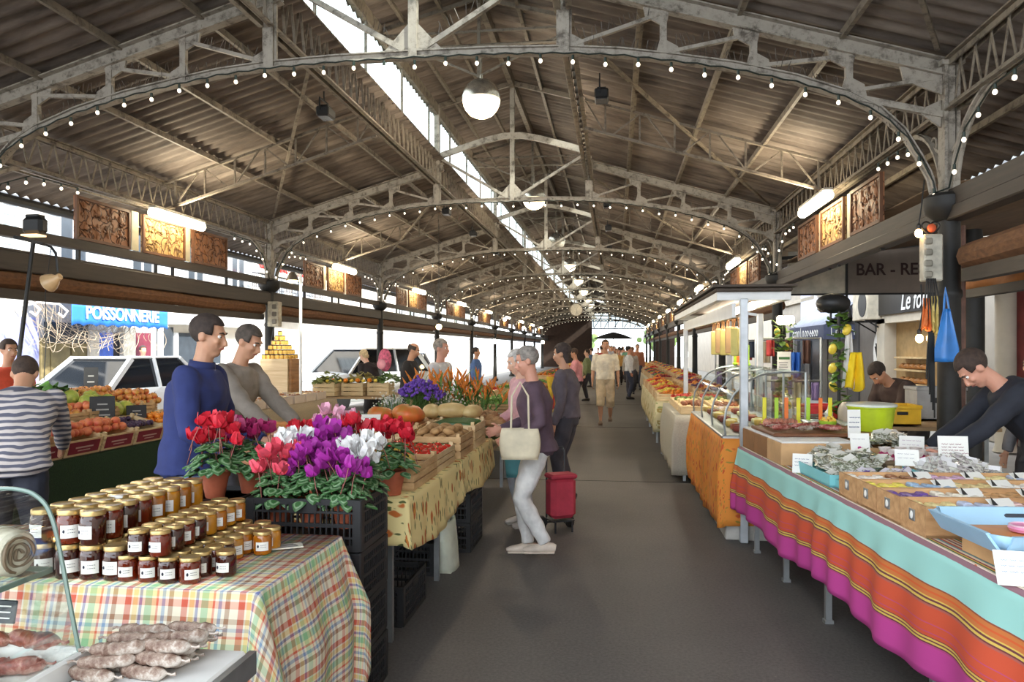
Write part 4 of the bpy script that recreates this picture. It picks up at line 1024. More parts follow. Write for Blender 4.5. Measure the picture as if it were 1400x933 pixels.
person('man in navy fleece and pale jeans standing between stalls, looking right', W(-2.44, 4.2), RIGHT + 0.15, 1.80, 'tan', (58, 46, 40), topmat=NAVY, legmat=DENIM, lean=8, headp=6, hands=((-.16, .34, 1.02), (.2, .30, 1.0)), voxel=.0075, bulk=1.12, collar=(38, 46, 92), hem=.08)
person('man in taupe jacket leaning over beside the man in navy fleece', W(-2.86, 5.4), RIGHT - 0.1, 1.80, 'tan', (84, 74, 66), (146, 136, 126), (80, 78, 84), lean=16, headp=14, hands=((-.12, .52, .98), (.2, .5, .98)), voxel=.010, hem=.1, bulk=1.08)
person('woman in plum top and white trousers carrying a cream handbag', W(-0.60, 5.92), LEFT_ + 0.12, 1.62, 'ruddy', (150, 142, 134), (92, 72, 84), (226, 224, 222), (222, 206, 190), lean=6, headp=12, hands=((-.24, .20, 1.02), (.12, .30, 1.05)), female=True, voxel=.0075, stride=.07, hem=.06)
person('older woman in pink blouse and light grey trousers at the vegetable stall edge', W(-0.80, 6.95), LEFT_ + 0.5, 1.60, 'pale', (206, 200, 194), (216, 168, 172), (186, 190, 198), (200, 190, 180), lean=8, headp=14, hands=((-.2, .28, 1.0), (.2, .26, .98)), female=True, voxel=.010, hairlen=.02)
person('dark haired shopper in dark cardigan behind the woman with white trousers', W(-0.50, 8.1), LEFT_ - 0.2, 1.66, 'tan', (62, 50, 46), (92, 84, 92), (64, 62, 70), lean=4, headp=8, female=True, voxel=.013, hairlen=.05)
person('woman in pink shirt and black trousers facing the left stalls, mid aisle', W(-0.86, 17.7), LEFT_, 1.62, 'tan', (74, 58, 48), (214, 146, 152), (34, 34, 38), lean=6, headp=10, female=True, voxel=.016, hands=((-.2, .3, 1.0), None))
person('man in cream T-shirt and beige shorts walking along the aisle', W(-0.20, 16.6), TOWARD, 1.80, 'tan', (84, 66, 52), (232, 222, 200), (206, 186, 156), (120, 100, 84), voxel=.015, stride=.16, sleeve=.5, leglen=.5, bulk=1.05)
person('bending stallholder in dark navy sweater with brown hair behind the soap stall', W(2.66, 5.2), LEFT_ - 0.1, 1.78, 'ruddy', (66, 50, 42), (36, 38, 48), (44, 44, 50), lean=40, headp=26, stoop=8, hands=((-.16, .62, .92), (.2, .60, .92)), voxel=.0075, bulk=1.15, hem=.08)
person('person in grey jacket standing behind the bending stallholder at the frame edge', W(3.25, 6.4), LEFT_ + 0.3, 1.58, 'tan', (92, 84, 78), (118, 116, 118), (60, 60, 66), voxel=.014, lean=6)
person('stooping person in dark brown jacket behind the herb stall', W(2.98, 8.3), LEFT_ + 0.4, 1.66, 'tan', (52, 42, 36), (62, 46, 42), (50, 46, 48), lean=48, headp=20, hands=((-.2, .5, .7), (.2, .5, .7)), voxel=.013, bulk=1.15)
person('dark haired person in red and orange top behind the fruit stall', W(-6.3, 7.25), RIGHT - 0.4, 1.70, 'tan', (60, 44, 36), (206, 76, 48), (60, 60, 70), voxel=.014, lean=6)
person('person in striped grey sweater bending over the near end of the fruit stall', W(-3.72, 4.35), 0.55, 1.70, 'tan', (70, 54, 44), (150, 145, 150), (56, 58, 70), topmat=stripe_mat(), lean=42, headp=20, hands=((-.2, .6, .95), (.2, .6, .95)), voxel=.011, bulk=1.1, hem=.06)
person('bald man in black shirt standing behind the left flower bunches', W(-3.25, 11.9), RIGHT, 1.70, 'tan', (70, 60, 54), (38, 36, 38), (50, 50, 56), voxel=.014, bald=1, headp=18, lean=5)
person('blond woman in dark coat bending by the white off-road car', W(-4.55, 14.1), LEFT_ - 0.5, 1.66, 'pale', (206, 180, 138), (44, 36, 38), (48, 46, 50), lean=30, headp=8, female=True, voxel=.014, hem=.1, hairlen=.02)
person('grey haired man in pale shirt behind the orange flower bunches', W(-2.15, 9.35), RIGHT - 0.2, 1.72, 'ruddy', (150, 140, 130), (196, 196, 200), (70, 72, 80), voxel=.011, headp=4)
person('person in bright blue shirt in front of the fish shop window', W(-10.9, 16.6), RIGHT - 0.6, 1.68, 'tan', (60, 50, 46), (48, 96, 196), (60, 62, 70), voxel=.02)
person('person in blue shirt beyond the left flower bunches', W(-3.2, 17.6), RIGHT, 1.64, 'tan', (52, 44, 40), (86, 116, 170), (60, 62, 70), voxel=.02)
crowd = [(-0.85, 24, LEFT_, (120, 130, 90), (60, 60, 66)), (0.55, 27, TOWARD, (180, 172, 160), (80, 80, 92)), (0.45, 25, RIGHT, (226, 226, 226), (70, 76, 96)), (-0.5, 30, AWAY, (150, 60, 60), (50, 50, 58)), (0.9, 31, TOWARD, (150, 96, 70), (60, 64, 80)), (0.2, 34, TOWARD, (206, 160, 90), (50, 46, 46)), (-1.0, 33, LEFT_, (70, 90, 120), (60, 60, 66)), (0.8, 35, TOWARD, (60, 66, 90), (46, 46, 50)), (0.6, 38, AWAY, (96, 140, 120), (70, 70, 80)), (-0.3, 41, TOWARD, (196, 196, 206), (56, 60, 80)), (0.9, 43, TOWARD, (168, 70, 90), (60, 60, 66)), (0.3, 46, AWAY, (84, 70, 60), (50, 50, 58)), (-1.0, 47, TOWARD, (226, 216, 196), (80, 80, 92)), (1.1, 50, TOWARD, (64, 64, 70), (46, 46, 50)), (0.0, 54, TOWARD, (176, 130, 100), (60, 60, 66)), (0.9, 58, TOWARD, (110, 120, 150), (56, 60, 80))]
cn = {(120, 130, 90): 'olive', (180, 172, 160): 'stone grey', (226, 226, 226): 'white', (150, 60, 60): 'brick red', (150, 96, 70): 'rust brown', (206, 160, 90): 'mustard', (70, 90, 120): 'slate blue', (60, 66, 90): 'midnight blue', (96, 140, 120): 'sea green', (196, 196, 206): 'silver grey', (168, 70, 90): 'raspberry', (84, 70, 60): 'dark brown', (226, 216, 196): 'ivory', (64, 64, 70): 'charcoal', (176, 130, 100): 'sand', (110, 120, 150): 'grey blue'}
for i, (x, y, h, tc, lc) in enumerate(crowd):
    pr_ = person('distant shopper in %s top far down the aisle' % cn[tc], W(x, y), h, 1.60 + 0.05 * (i % 5), ('pale', 'tan', 'ruddy')[i % 3], ((60, 46, 38), (120, 96, 70), (40, 36, 34))[i % 3], tc, lc, voxel=.024, stride=.1 * (i % 2), female=i % 2 == 0, group='shoppers far down the aisle')[0]
    dup(pr_, W(-x * .8 + .35 + .2 * (i % 3), y + 12.6 + 2.3 * (i % 4)), h + .6, 'tiny shopper in %s top in the crowd by the far opening' % cn[tc])
    if i % 2: dup(pr_, W(.5 * x + .8 - .3 * (i % 4), y + 19.3), h - .8, 'tiny shopper in %s top farthest off in the crowd' % cn[tc])
# things people carry
def bag(name, label, loc, rz, size, rgb, handle=0.25, cat='bag', rough=.7):
    t = thing(name, label, cat, loc, rz); w, d, h = size
    b = MB(); vs = []
    b.grid(lambda u, v: ((w / 2) * cos(2 * pi * u) * (0.9 + .12 * sin(v * pi)) * abs(cos(2 * pi * u)) ** -.35 if abs(cos(2 * pi * u)) > 1e-3 else 0, (d / 2) * sin(2 * pi * u) * (1.05 - .45 * v), h * v), 24, 8)
    b.add([(-w * .45, -d * .4, 0.001), (w * .45, -d * .4, 0.001), (w * .45, d * .4, 0.001), (-w * .45, d * .4, 0.001)], [(0, 1, 2, 3)])
    part('bag_body', b, mat(rgb, rough), t, solid=.006)
    for s in (-1, 1):
        b = MB(); b.tube([(-w * .22, s * d * .2, h * .95), (-w * .2, s * d * .12, h + handle * .7), (0, s * d * .08, h + handle), (w * .2, s * d * .12, h + handle * .7), (w * .22, s * d * .2, h * .95)], .008, 6); part('handle', b, mat(rgb, rough), t)
    return t
bag('handbag', 'cream handbag hanging at the side of the woman in white trousers', (-0.69, 5.60, 0.80), 0.1, (.30, .12, .22), (218, 206, 178), .34)
bag('shopping_bag', 'teal shopping bag held by the older woman in pink', (-0.80, 6.50, 0.52), 0.2, (.26, .14, .34), (86, 152, 160), .16)
t = thing('shopping_trolley', 'red wheeled shopping trolley behind the woman in white trousers', 'shopping trolley', (-0.47, 6.75, 0), 0.5); t.scale = (.8, .8, .72)
b = MB(); b.box((0, 0, .42), (.30, .22, .50), .05); b.box((0, -.0, .68), (.31, .23, .06), .02); part('bag_body', b, mat((190, 58, 78), .7), t)
b = MB()
for x in (-.11, .11): b.tube([(x, .14, .06), (x, .14, .95), (x * .9, .17, 1.0)], .01, 6)
b.bar((-.11, .17, 1.0), (.11, .17, 1.0), .025); b.bar((-.16, .14, .09), (.16, .14, .09), .02); b.box((0, .03, .14), (.26, .22, .015)); b.bar((-.1, -.08, .0), (-.1, -.08, .14), .016); b.bar((.1, -.08, .0), (.1, -.08, .14), .016); part('frame', b, mat((60, 62, 66), .4, .5), t)
for x in (-.17, .17): b = MB(); b.lathe([(0, -.02), (.085, -.02), (.09, 0), (.085, .02), (0, .02)], 18, (0, 0, 0), rot('Y', pi / 2)); b.v = [p + V((x, .14, .09)) for p in b.v]; part('wheel', b, BLK, t)
t = thing('backpack', 'pink patterned backpack on the back of the blond woman', 'backpack', (-4.30, 14.05, 1.22), -0.5)
b = MB(); b.ball((0, 0, .18), (.15, .10, .22), 14, 10); part('bag_body', b, mat((226, 110, 140), .7, 0, .3, 20), t); b = MB(); b.ball((.0, -.09, .1), (.11, .05, .10), 12, 8); part('front_pocket', b, mat((236, 160, 170), .7), t)
# ------------------------------------------------------------------ cloths and patterns
def uvsep(t):
    u = t.n.new('ShaderNodeUVMap'); u.uv_map = 'uv'; return u.outputs[0], t.sep(u.outputs[0])
def plaid_mat():
    t = NT('mat_plaid'); uv, s = uvsep(t); P_ = 0.20
    def stripes(c, off):
        f = t.math('FRACT', t.math('ADD', t.math('DIVIDE', c, P_), off))
        return t.ramp(f, [(0, (238, 232, 214)), (.05, (214, 108, 84)), (.16, (238, 232, 214)), (.19, (236, 214, 150)), (.27, (238, 232, 214)), (.30, (132, 140, 186)), (.35, (238, 232, 214)), (.40, (160, 204, 160)), (.52, (236, 226, 180)), (.60, (226, 128, 96)), (.64, (238, 232, 214)), (.70, (150, 176, 204)), (.76, (240, 236, 222)), (.82, (176, 140, 112)), (.90, (238, 232, 214))], 'CONSTANT')
    c = t.mix(0.5, stripes(s[0], .13), stripes(s[1], .4)); c = t.mix(0.35, c, stripes(s[0], .13), 'MULTIPLY')
    n = t.noise(300, 1, uv); t.bump(n, .1, .002); return t.done(c, 0.8)
def provence_mat(key, base, sc, flower, leaf, dark=None):
    t = NT('mat_provence_' + key); uv, s = uvsep(t)
    d = t.mix(0.06, uv, t.node('ShaderNodeTexNoise', i_Scale=9.0, i_Vector=uv).outputs['Color'])
    v = t.node('ShaderNodeTexVoronoi', i_Scale=sc, i_Vector=t.scale(d, (.6, 1.25, 1)), i_Randomness=.5)
    v2 = t.node('ShaderNodeTexVoronoi', i_Scale=sc * 2.3, i_Vector=t.scale(d, (.45, 1.5, 1)), i_Randomness=.9)
    c = t.mix(t.ramp(v2.outputs['Distance'], [(.22, (255, 255, 255)), (.27, (0, 0, 0))]), srgb(*base), srgb(*leaf))
    c = t.mix(t.ramp(v.outputs['Distance'], [(.20, (255, 255, 255)), (.25, (0, 0, 0))]), c, srgb(*flower))
    c = t.mix(t.ramp(v.outputs['Distance'], [(.07, (255, 255, 255)), (.09, (0, 0, 0))]), c, srgb(*(dark or base)))
    return t.done(c, 0.8)
def serape_mat():
    t = NT('mat_striped_cotton'); uv, s = uvsep(t)
    n = t.noise(3, 3, t.scale(uv, (1, .1, 1))); v = t.math('ADD', s[1], t.math('MULTIPLY', t.math('SUBTRACT', n, .5), .03))
    M_, O_, Y_, R_, K_, G_ = (160, 214, 206), (206, 120, 62), (222, 190, 92), (208, 84, 54), (112, 54, 62), (196, 68, 148)
    c = t.ramp(v, [(0, (150, 110, 120)), (.008, M_), (.27, (150, 74, 56)), (.285, O_), (.315, (214, 96, 48)), (.33, O_), (.36, Y_), (.375, K_), (.39, Y_), (.41, K_), (.42, (178, 96, 84)), (.435, R_), (.56, (190, 74, 120)), (.567, R_), (.63, (190, 74, 120)), (.637, R_), (.665, K_), (.675, Y_), (.69, K_), (.70, Y_), (.715, K_), (.73, (186, 70, 130)), (.745, G_)], 'CONSTANT')
    t.bump(t.noise(260, 1, uv), .08, .002); return t.done(c, 0.75)
def fabric(rgb, key, sc=(1, 1, 1), var=.08):
    t = NT('mat_fabric_' + key); uv, s = uvsep(t); n = t.noise(60, 3, t.scale(uv, sc)); c = srgb(*rgb)
    col = t.ramp(n, [(.3, [x * (1 - 2 * var) for x in c[:3]] + [1]), (.7, [min(1, x * (1 + var)) for x in c[:3]] + [1])]); t.bump(n, .1, .003); return t.done(col, .85)
PLAID = plaid_mat(); PROV_Y = provence_mat('yellow', (240, 220, 156), 9, (196, 106, 42), (88, 96, 48), (220, 170, 60)); PROV_O = provence_mat('orange', (222, 138, 52), 9, (196, 84, 36), (150, 130, 50), (236, 196, 90))
SERAPE = serape_mat(); BURLAP = fabric((170, 152, 124), 'burlap'); CREAMC = fabric((206, 196, 168), 'cream'); GREYC = fabric((186, 180, 164), 'greycloth'); PROV_C = provence_mat('cream', (206, 196, 156), 6, (160, 140, 80), (140, 150, 96))
def cloth(x0, x1, y0, y1, z, drops, fold=.02, freq=26, flare=.03, uvmode='plan', nz=10, corner=.02, seed=1, hemvar=.01, ripple=True):
    """a cloth over a rectangular top: drops = (south, east, north, west) hanging lengths"""
    m = MB(); per = []
    def seg(p, q, nrm, dr):
        n = max(4, int((V(q) - V(p)).length / .022))
        for i in range(n): per.append((V(p).lerp(V(q), i / n), V(nrm), dr))
    c = corner; S_, E_, N_, W_ = drops
    def cor(cx, cy, a0, d0, d1):
        for i in range(6): a = a0 + i / 6 * pi / 2; per.append((V((cx + c * cos(a), cy + c * sin(a), 0)), V((cos(a), sin(a), 0)), d0 + (d1 - d0) * i / 6))
    seg((x0 + c, y0, 0), (x1 - c, y0, 0), (0, -1, 0), S_); cor(x1 - c, y0 + c, -pi / 2, S_, E_)
    seg((x1, y0 + c, 0), (x1, y1 - c, 0), (1, 0, 0), E_); cor(x1 - c, y1 - c, 0, E_, N_)
    seg((x1 - c, y1, 0), (x0 + c, y1, 0), (0, 1, 0), N_); cor(x0 + c, y1 - c, pi / 2, N_, W_)
    seg((x0, y1 - c, 0), (x0, y0 + c, 0), (-1, 0, 0), W_); cor(x0 + c, y0 + c, pi, W_, S_)
    n = len(per); s = 0; sl = []
    for i in range(n): sl.append(s); s += (per[(i + 1) % n][0] - per[i][0]).length + .012 * (per[(i + 1) % n][1] - per[i][1]).length
    b = len(m.v)
    for k in range(nz + 1):
        f = k / nz
        for i, (p, nr, dr) in enumerate(per):
            w = sin(sl[i] * freq + 2 * sin(sl[i] * 2.3 + seed)) * .6 + sin(sl[i] * freq * .43 + seed) * .4
            d = dr * f; hv = hemvar * f * sin(sl[i] * 4.1 + seed * 2)
            g = min(1, d / .3) if dr > 0 else 0; cf = 1 + 1.2 * (abs(nr.x * nr.y) * 2)
            q = p + nr * (.006 + g * (flare * cf + fold * w)); q.z = z + .004 - d + (hv if dr > 0 else 0) - (0.004 if k else 0)
            m.v.append(q); vi = len(m.v) - 1
            if uvmode == 'plan': m.uv[vi] = (p.x + nr.x * d, p.y + nr.y * d)
            else: m.uv[vi] = (sl[i], f)
    for k in range(nz):
        for i in range(n): m.f.append((b + k * n + i, b + (k + 1) * n + i, b + (k + 1) * n + (i + 1) % n, b + k * n + (i + 1) % n)); m.mi.append(0)
    t0 = len(m.v)
    for i in range(n): m.v.append(m.v[b + i].copy()); m.uv[t0 + i] = (per[i][0].x, per[i][0].y) if uvmode == 'plan' else (sl[i], .005)
    m.f.append(tuple(range(t0, t0 + n))); m.mi.append(0); return m
METAL = mat((176, 180, 182), .35, .8)
def table(label, x0, x1, y0, y1, z, leg=METAL, group=None):
    t = thing('trestle_table', label, 'table', ((x0 + x1) / 2, (y0 + y1) / 2, 0), 0, group)
    b = MB(); b.box(((x0 + x1) / 2, (y0 + y1) / 2, z - .022), (x1 - x0 - .02, y1 - y0 - .02, .03)); part('table_top', b, mat((168, 140, 104), .6), t, True)
    n = max(2, int((y1 - y0) / 1.2) + 1)
    for x in (x0 + .1, x1 - .1):
        for i in range(n): y = y0 + .1 + (y1 - y0 - .2) * i / (n - 1); b = MB(); b.box((x, y, (z - .037) / 2), (.035, .035, z - .037)); part('leg', b, leg, t, True)
    return t
# ------------------------------------------------------------------ plaid honey table
table('folding table hidden under the plaid cloth', -2.75, -1.17, 2.39, 3.14, .8)
b = cloth(-2.76, -1.155, 2.38, 3.15, .8, (.72, .72, .3, .3), .022, 15, .07, 'plan', 12)
solo('tablecloth', b, PLAID, 'multicoloured plaid tablecloth under the honey jars', 'tablecloth', solid=.004, smooth=1.0)
GOLD = mat((196, 168, 112), .3, .7, .1, 30); PAPER = mat((240, 238, 232), .6, 0, .02); INK = mat((40, 42, 60), .6, 0, 0)
def honey(rgb): return mat(rgb, .08, 0, .12, 20, key='honey', Coat_Weight=.5, Transmission_Weight=.35)
HON = {'dark brown': honey((74, 26, 14)), 'reddish brown': honey((128, 42, 16)), 'amber': honey((206, 120, 18)), 'golden': honey((226, 150, 34))}
JP = {}
def jar(kind, big, loc, lab, group, rz):
    k = (kind, big); r, h = (.043, .118) if big else (.0355, .088)
    if k not in JP:
        b = MB(); b.lathe([(r * .85, 0), (r * .97, .004), (r, .012), (r, h * .72), (r * .93, h * .82), (r * .86, h * .86), (r * .86, h * .88)], 24); body = mesh_of(b, 'honey_glass', HON[kind])
        b = MB(); b.lathe([(r * .92, h * .85), (r * .95, h * .86), (r * .95, h * .97), (r * .9, h), (r * .8, h * .985), (0, h * .985)], 24); lid = mesh_of(b, 'lid', GOLD)
        b = MB(); n = 8
        for i in range(n + 1):
            a = -pi / 2 + (i / n - .5) * 1.35
            for z in (h * .2, h * .58): b.v.append(V((cos(a) * (r + .0012), sin(a) * (r + .0012), z)))
        for i in range(n): b.f.append((i * 2, i * 2 + 2, i * 2 + 3, i * 2 + 1)); b.mi.append(0)
        la = mesh_of(b, 'paper_label', PAPER)
        b = MB(); a0 = -pi / 2 - .42
        b.ball((cos(a0) * (r + .001), sin(a0) * (r + .001), h * .40), (.004, .004, .006), 8, 6)
        for z in (.36, .45):
            for i in range(4): a1 = -pi / 2 - .15 + i * .15; b.bar((cos(a1) * (r + .0015), sin(a1) * (r + .0015), h * z), (cos(a1 + .11) * (r + .0015), sin(a1 + .11) * (r + .0015), h * z), .0013)
        JP[k] = (body, lid, la, mesh_of(b, 'printed_lines', INK))
    t = thing('honey_jar', lab, 'jar', loc, rz, group)
    for nm, me in zip(('honey_glass', 'lid', 'paper_label'), JP[k]): o = link(nm, me, t)
    link('printed_lines', JP[k][3], o)
rnd = random.Random(21); seen = set()
def jars(cols, rows, z, big, colour, stack, group):
    for i, x in enumerate(cols):
        for j, y in enumerate(rows):
            if (x, y, z) in seen: continue
            seen.add((x, y, z)); kind = colour(i, j)
            jar(kind, big, (x + rnd.uniform(-.003, .003), y + rnd.uniform(-.003, .003), z), '%s honey jar, %s, %s row back, %s from right' % (kind, stack, ORD[j], ORD[i]), group, rnd.uniform(-.2, .75))
RA = [2.455 + .091 * i for i in range(8)]
dk = lambda i, j: (('dark brown', 'reddish brown')[(i + j) % 2] if j < 4 else ('amber', 'golden')[(i * 2 + j) % 2])
jars([-1.80, -1.891, -1.982, -2.073], RA, .806, True, lambda i, j: ('dark brown', 'reddish brown')[(i * j) % 2] if j < 6 else 'amber', 'tall stack, lower layer', 'honey jars in the tall stack')
jars([-1.80, -1.891, -1.982], RA, .925, True, dk, 'tall stack, upper layer', 'honey jars in the tall stack')
jars([-1.709], RA[:4], .806, True, lambda i, j: 'dark brown', 'single file beside the tall stack', 'honey jars in the tall stack')
RB = [2.45 + .077 * i for i in range(8)]
db = lambda i, j: ('reddish brown', 'dark brown')[(i + j) % 2] if j < 4 else ('golden', 'amber')[j % 2]
jars([-1.435, -1.512, -1.589], RB, .806, False, db, 'low stack, bottom layer', 'honey jars in the low stack')
jars([-1.545, -1.622], RB[:], .895, False, db, 'low stack, top layer', 'honey jars in the low stack')
jars([-1.622 - .045], RB, .806, False, db, 'low stack, inner file', 'honey jars in the low stack')
jars([-1.358], [RB[1] + .02, RB[5], RB[6]], .806, False, lambda i, j: ('dark brown', 'amber', 'golden')[j], 'short file by the low stack', 'honey jars in the low stack')
t = thing('price_tag', 'clear plastic price tag lying on the plaid cloth right of the jars', 'price tag', (-1.30, 2.93, .807), .5)
b = MB(); b.box((0, 0, .004), (.12, .07, .005), .001); part('plastic', b, mat((222, 216, 200), .2), t); b = MB()
for i in range(3): b.box((0, -.018 + i * .018, .0072), (.08 - i * .015, .004, .001))
part('writing', b, INK, t)

# ------------------------------------------------------------------ charcuterie counter and curved glass case at the near left
b = MB(); b.box((-1.62, 1.6, .375), (1.3, .62, .75)); b.box((-1.62, 1.6, .765), (1.33, .66, .03), .006); b.m = 1
b.bar((-.952, 1.27, .77), (-.952, 1.93, .77), .02, .06)
solo('counter', b, [mat((214, 214, 210), .4), METAL], 'pale metal edged counter under the sausages, nearest left', 'counter')
b = MB(); b.box((-1.125, 1.6, .795), (.33, .62, .025), .006); solo('serving_board', b, WHT, 'white board carrying the grey dried sausages', 'board')
t = thing('plastic_tray', 'white plastic tray with raised rim and pink sausage meat, bottom left', 'tray', (-1.62, 1.56, .782))
b = MB(); b.box((0, 0, .008), (.62, .44, .016), .004); part('base', b, WHT, t); b = MB()
for x in (-.305, .305): b.box((x, 0, .04), (.02, .44, .06), .006)
for y in (-.21, .21): b.box((0, y, .04), (.60, .02, .06), .006)
part('rim', b, WHT, t)
def sausage_me(name, L, r, m, seed, bend=.3, lumps=.12):
    rn = random.Random(seed); n = 16; pts, rs = [], []
    for i in range(n + 1):
        f = i / n; pts.append(((f - .5) * L, bend * L * (f - .5) ** 2 + rn.uniform(-.1, .1) * r, r + rn.uniform(-.06, .06) * r))
        e = min(1, 2.6 * sqrt(max(0, f * (1 - f)))); rs.append(max(.1 * r, r * e * (1 + rn.uniform(-lumps, lumps))))
    b = MB(); b.tube(pts, rs, 12); b.tube([pts[0], V(pts[0]) - V((.012, 0, -.002)), V(pts[0]) - V((.02, .004, 0))], [r * .15, .003, .005], 6); b.tube([pts[-1], V(pts[-1]) + V((.012, 0, -.002)), V(pts[-1]) + V((.02, .004, 0))], [r * .15, .003, .005], 6)
    return mesh_of(b, name, m)
t_ = NT('mat_dry_sausage'); c_ = t_.coord(); n_ = t_.noise(28, 6, c_, .7); t_.bump(n_, .6, .006); SAUS = t_.done(t_.ramp(n_, [(.36, (92, 58, 46)), (.5, (152, 130, 116)), (.64, (202, 192, 182))]), .6)
t_ = NT('mat_red_sausage'); c_ = t_.coord(); n_ = t_.noise(30, 6, c_, .7); t_.bump(n_, .5, .006); SAUSR = t_.done(t_.ramp(n_, [(.32, (92, 36, 32)), (.5, (150, 74, 64)), (.66, (206, 160, 146))]), .35)
t_ = NT('mat_fresh_sausage'); c_ = t_.coord(); n_ = t_.noise(90, 4, c_, .7); SAUSF = t_.done(t_.ramp(n_, [(.35, (150, 44, 34)), (.52, (196, 82, 62)), (.68, (226, 150, 124))]), .3)
sm = [sausage_me('sausage', .135, .0165, SAUS, s) for s in range(3)]; smr = [sausage_me('sausage', .16, .021, SAUSR, s + 5) for s in range(3)]; smf = [sausage_me('sausage', .17, .018, SAUSF, s + 9, .1, .06) for s in range(2)]
rnd = random.Random(4)
for i in range(22):
    row, lay = i % 8, i // 8
    o = link('sausage', sm[i % 3]); o.location = (-1.235 + (row % 2) * .11 + lay * .02 + rnd.uniform(-.012, .012), 1.68 + row * .029 + lay * .012, .808 + lay * .028); o.rotation_euler = (0, 0, rnd.uniform(-.25, .45))
    tag(o, 'grey floury dried sausage on the white board, %s layer, %s from the front' % (('lowest', 'middle', 'upper')[lay], ORD[row]), 'sausage', 'dried sausages on the white board')
for i in range(8):
    o = link('sausage', smr[i % 3]); o.location = (-1.86 + (i % 4) * .13, 1.71 + (i // 4) * .06 + rnd.uniform(-.01, .01), .80 + (i // 4) * .04); o.rotation_euler = (0, 0, rnd.uniform(-.5, .9))
    tag(o, 'reddish cured sausage behind the curved glass, %s from the left in the %s row' % (ORD[i % 4], ('front', 'back')[i // 4]), 'sausage', 'cured sausages behind the glass')
for i in range(7):
    o = link('sausage', smf[i % 2]); o.location = (-1.55 + (i % 2) * .04, 1.47 + i * .028, .80); o.rotation_euler = (0, 0, rnd.uniform(-.15, .2))
    tag(o, 'fresh red sausage link lying in the white plastic tray, %s from the front' % ORD[i], 'sausage', 'fresh sausages in the tray')
# curved glass
prof = [D(u, v, 1.74) for u, v in ((-60, 672), (0, 668), (30, 669), (54, 680), (69, 702), (77, 735), (84, 770), (92, 815), (103, 870), (113, 923))]
t = thing('glass_display_case', 'curved glass front of the charcuterie case at the near left edge', 'display case', (prof[-1].x - .2, 1.5, .78))
def cs_glass(t_n):
    t = NT('mat_case_glass'); tr = t.node('ShaderNodeBsdfTransparent', i_Color=(.93, .97, .95, 1)); gl = t.node('ShaderNodeBsdfGlossy', i_Roughness=.03); lw = t.node('ShaderNodeLayerWeight', i_Blend=.25)
    mx = t.node('ShaderNodeMixShader'); t.l.new(t.math('ADD', t.math('MULTIPLY', lw.outputs['Fresnel'], .35), .03), mx.inputs[0]); t.l.new(tr.outputs[0], mx.inputs[1]); t.l.new(gl.outputs[0], mx.inputs[2]); t.l.new(mx.outputs[0], t.n['Material Output'].inputs[0]); return t.m
CG = cs_glass(0); EDGE = mat((150, 178, 168), .15, 0, .05, key='edge', Transmission_Weight=.4)
sp = []
for i in range(len(prof) - 1):
    for k in range(5): sp.append(prof[i].lerp(prof[i + 1], k / 5))
sp.append(prof[-1]); sp = [sum((sp[max(0, min(len(sp) - 1, i + d))] for d in (-3, -2, -1, 0, 1, 2, 3)), V()) / 7 for i in range(len(sp))]
b = MB(); n = len(sp); vs = [p.copy() for p in sp] + [p + V((0, -.7, 0)) for p in sp]; b.add(vs, [(i, i + 1, n + i + 1, n + i) for i in range(n - 1)]); part('curved_glass', b, CG, t, True, smooth=1)
b = MB(); b.tube([p + V((0, .003, 0)) for p in sp], .0055, 6); part('glass_edge', b, EDGE, t, True)
b = MB(); b.box((-1.69, 1.465, 1.06), (.64, .5, .010)); part('glass_shelf', b, CG, t, True, smooth=0); b = MB(); b.box((-1.367, 1.465, 1.06), (.006, .5, .012)); b.box((-1.69, 1.717, 1.06), (.64, .006, .012)); part('shelf_edge', b, EDGE, t, True)
# rolled white charcuterie on the shelf, spiral end towards the aisle
t = thing('rolled_pancetta', 'pale rolled cured meat with spiral end on the glass shelf', 'cured meat', (-1.487, 1.652, 1.066), -.2)
b = MB(); pts = [(-.22, 0, .055), (-.21, 0, .055), (-.1, 0, .057), (0, 0, .056), (.095, 0, .055), (.105, 0, .055)]; b.tube(pts, [.035, .052, .057, .056, .054, .046], 20)
t2 = NT('mat_floury_rind'); n2 = t2.noise(20, 5, t2.coord()); t2.bump(n2, .5, .006); part('rind', b, t2.done(t2.ramp(n2, [(.3, (176, 160, 134)), (.6, (224, 214, 196))]), .75), t)
b = MB(); b.tube([(.106 + .004 * cos(a * 2), (.006 + .0022 * a) * cos(a), .055 + (.006 + .0022 * a) * sin(a)) for a in [i * .3 for i in range(58)]], .0042, 6); part('spiral_end', b, mat((130, 106, 84), .6), t)
b = MB()
for x in (-.16, -.09, -.02, .05): b.tube([(x, .058 * cos(a), .055 + .058 * sin(a)) for a in [i * pi / 8 for i in range(17)]], .0022, 4)
part('string', b, mat((236, 230, 216), .7), t)
t = thing('price_slate', 'small dark price slate among the cured sausages at the left edge', 'price sign', D(3, 866, 1.70)); b = MB(); b.box((0, 0, .05), (.06, .006, .055), .002, rot('X', -.2)); part('slate', b, mat((44, 50, 56), .5), t); b = MB()
for i in range(3): b.box((0, -.008, .036 + i * .014), (.04, .002, .003), 0, rot('X', -.2))
part('writing', b, PAPER, t)
b = MB(); b.grid(lambda u, v: (-1.98 + .14 * u, 2.62 + .06 * v, .925 + .05 * u + .07 * v + .02 * sin(u * 3)), 6, 6); solo('paper_sheet', b, PAPER, 'white paper sheet propped behind the curved glass', 'paper', solid=.002)

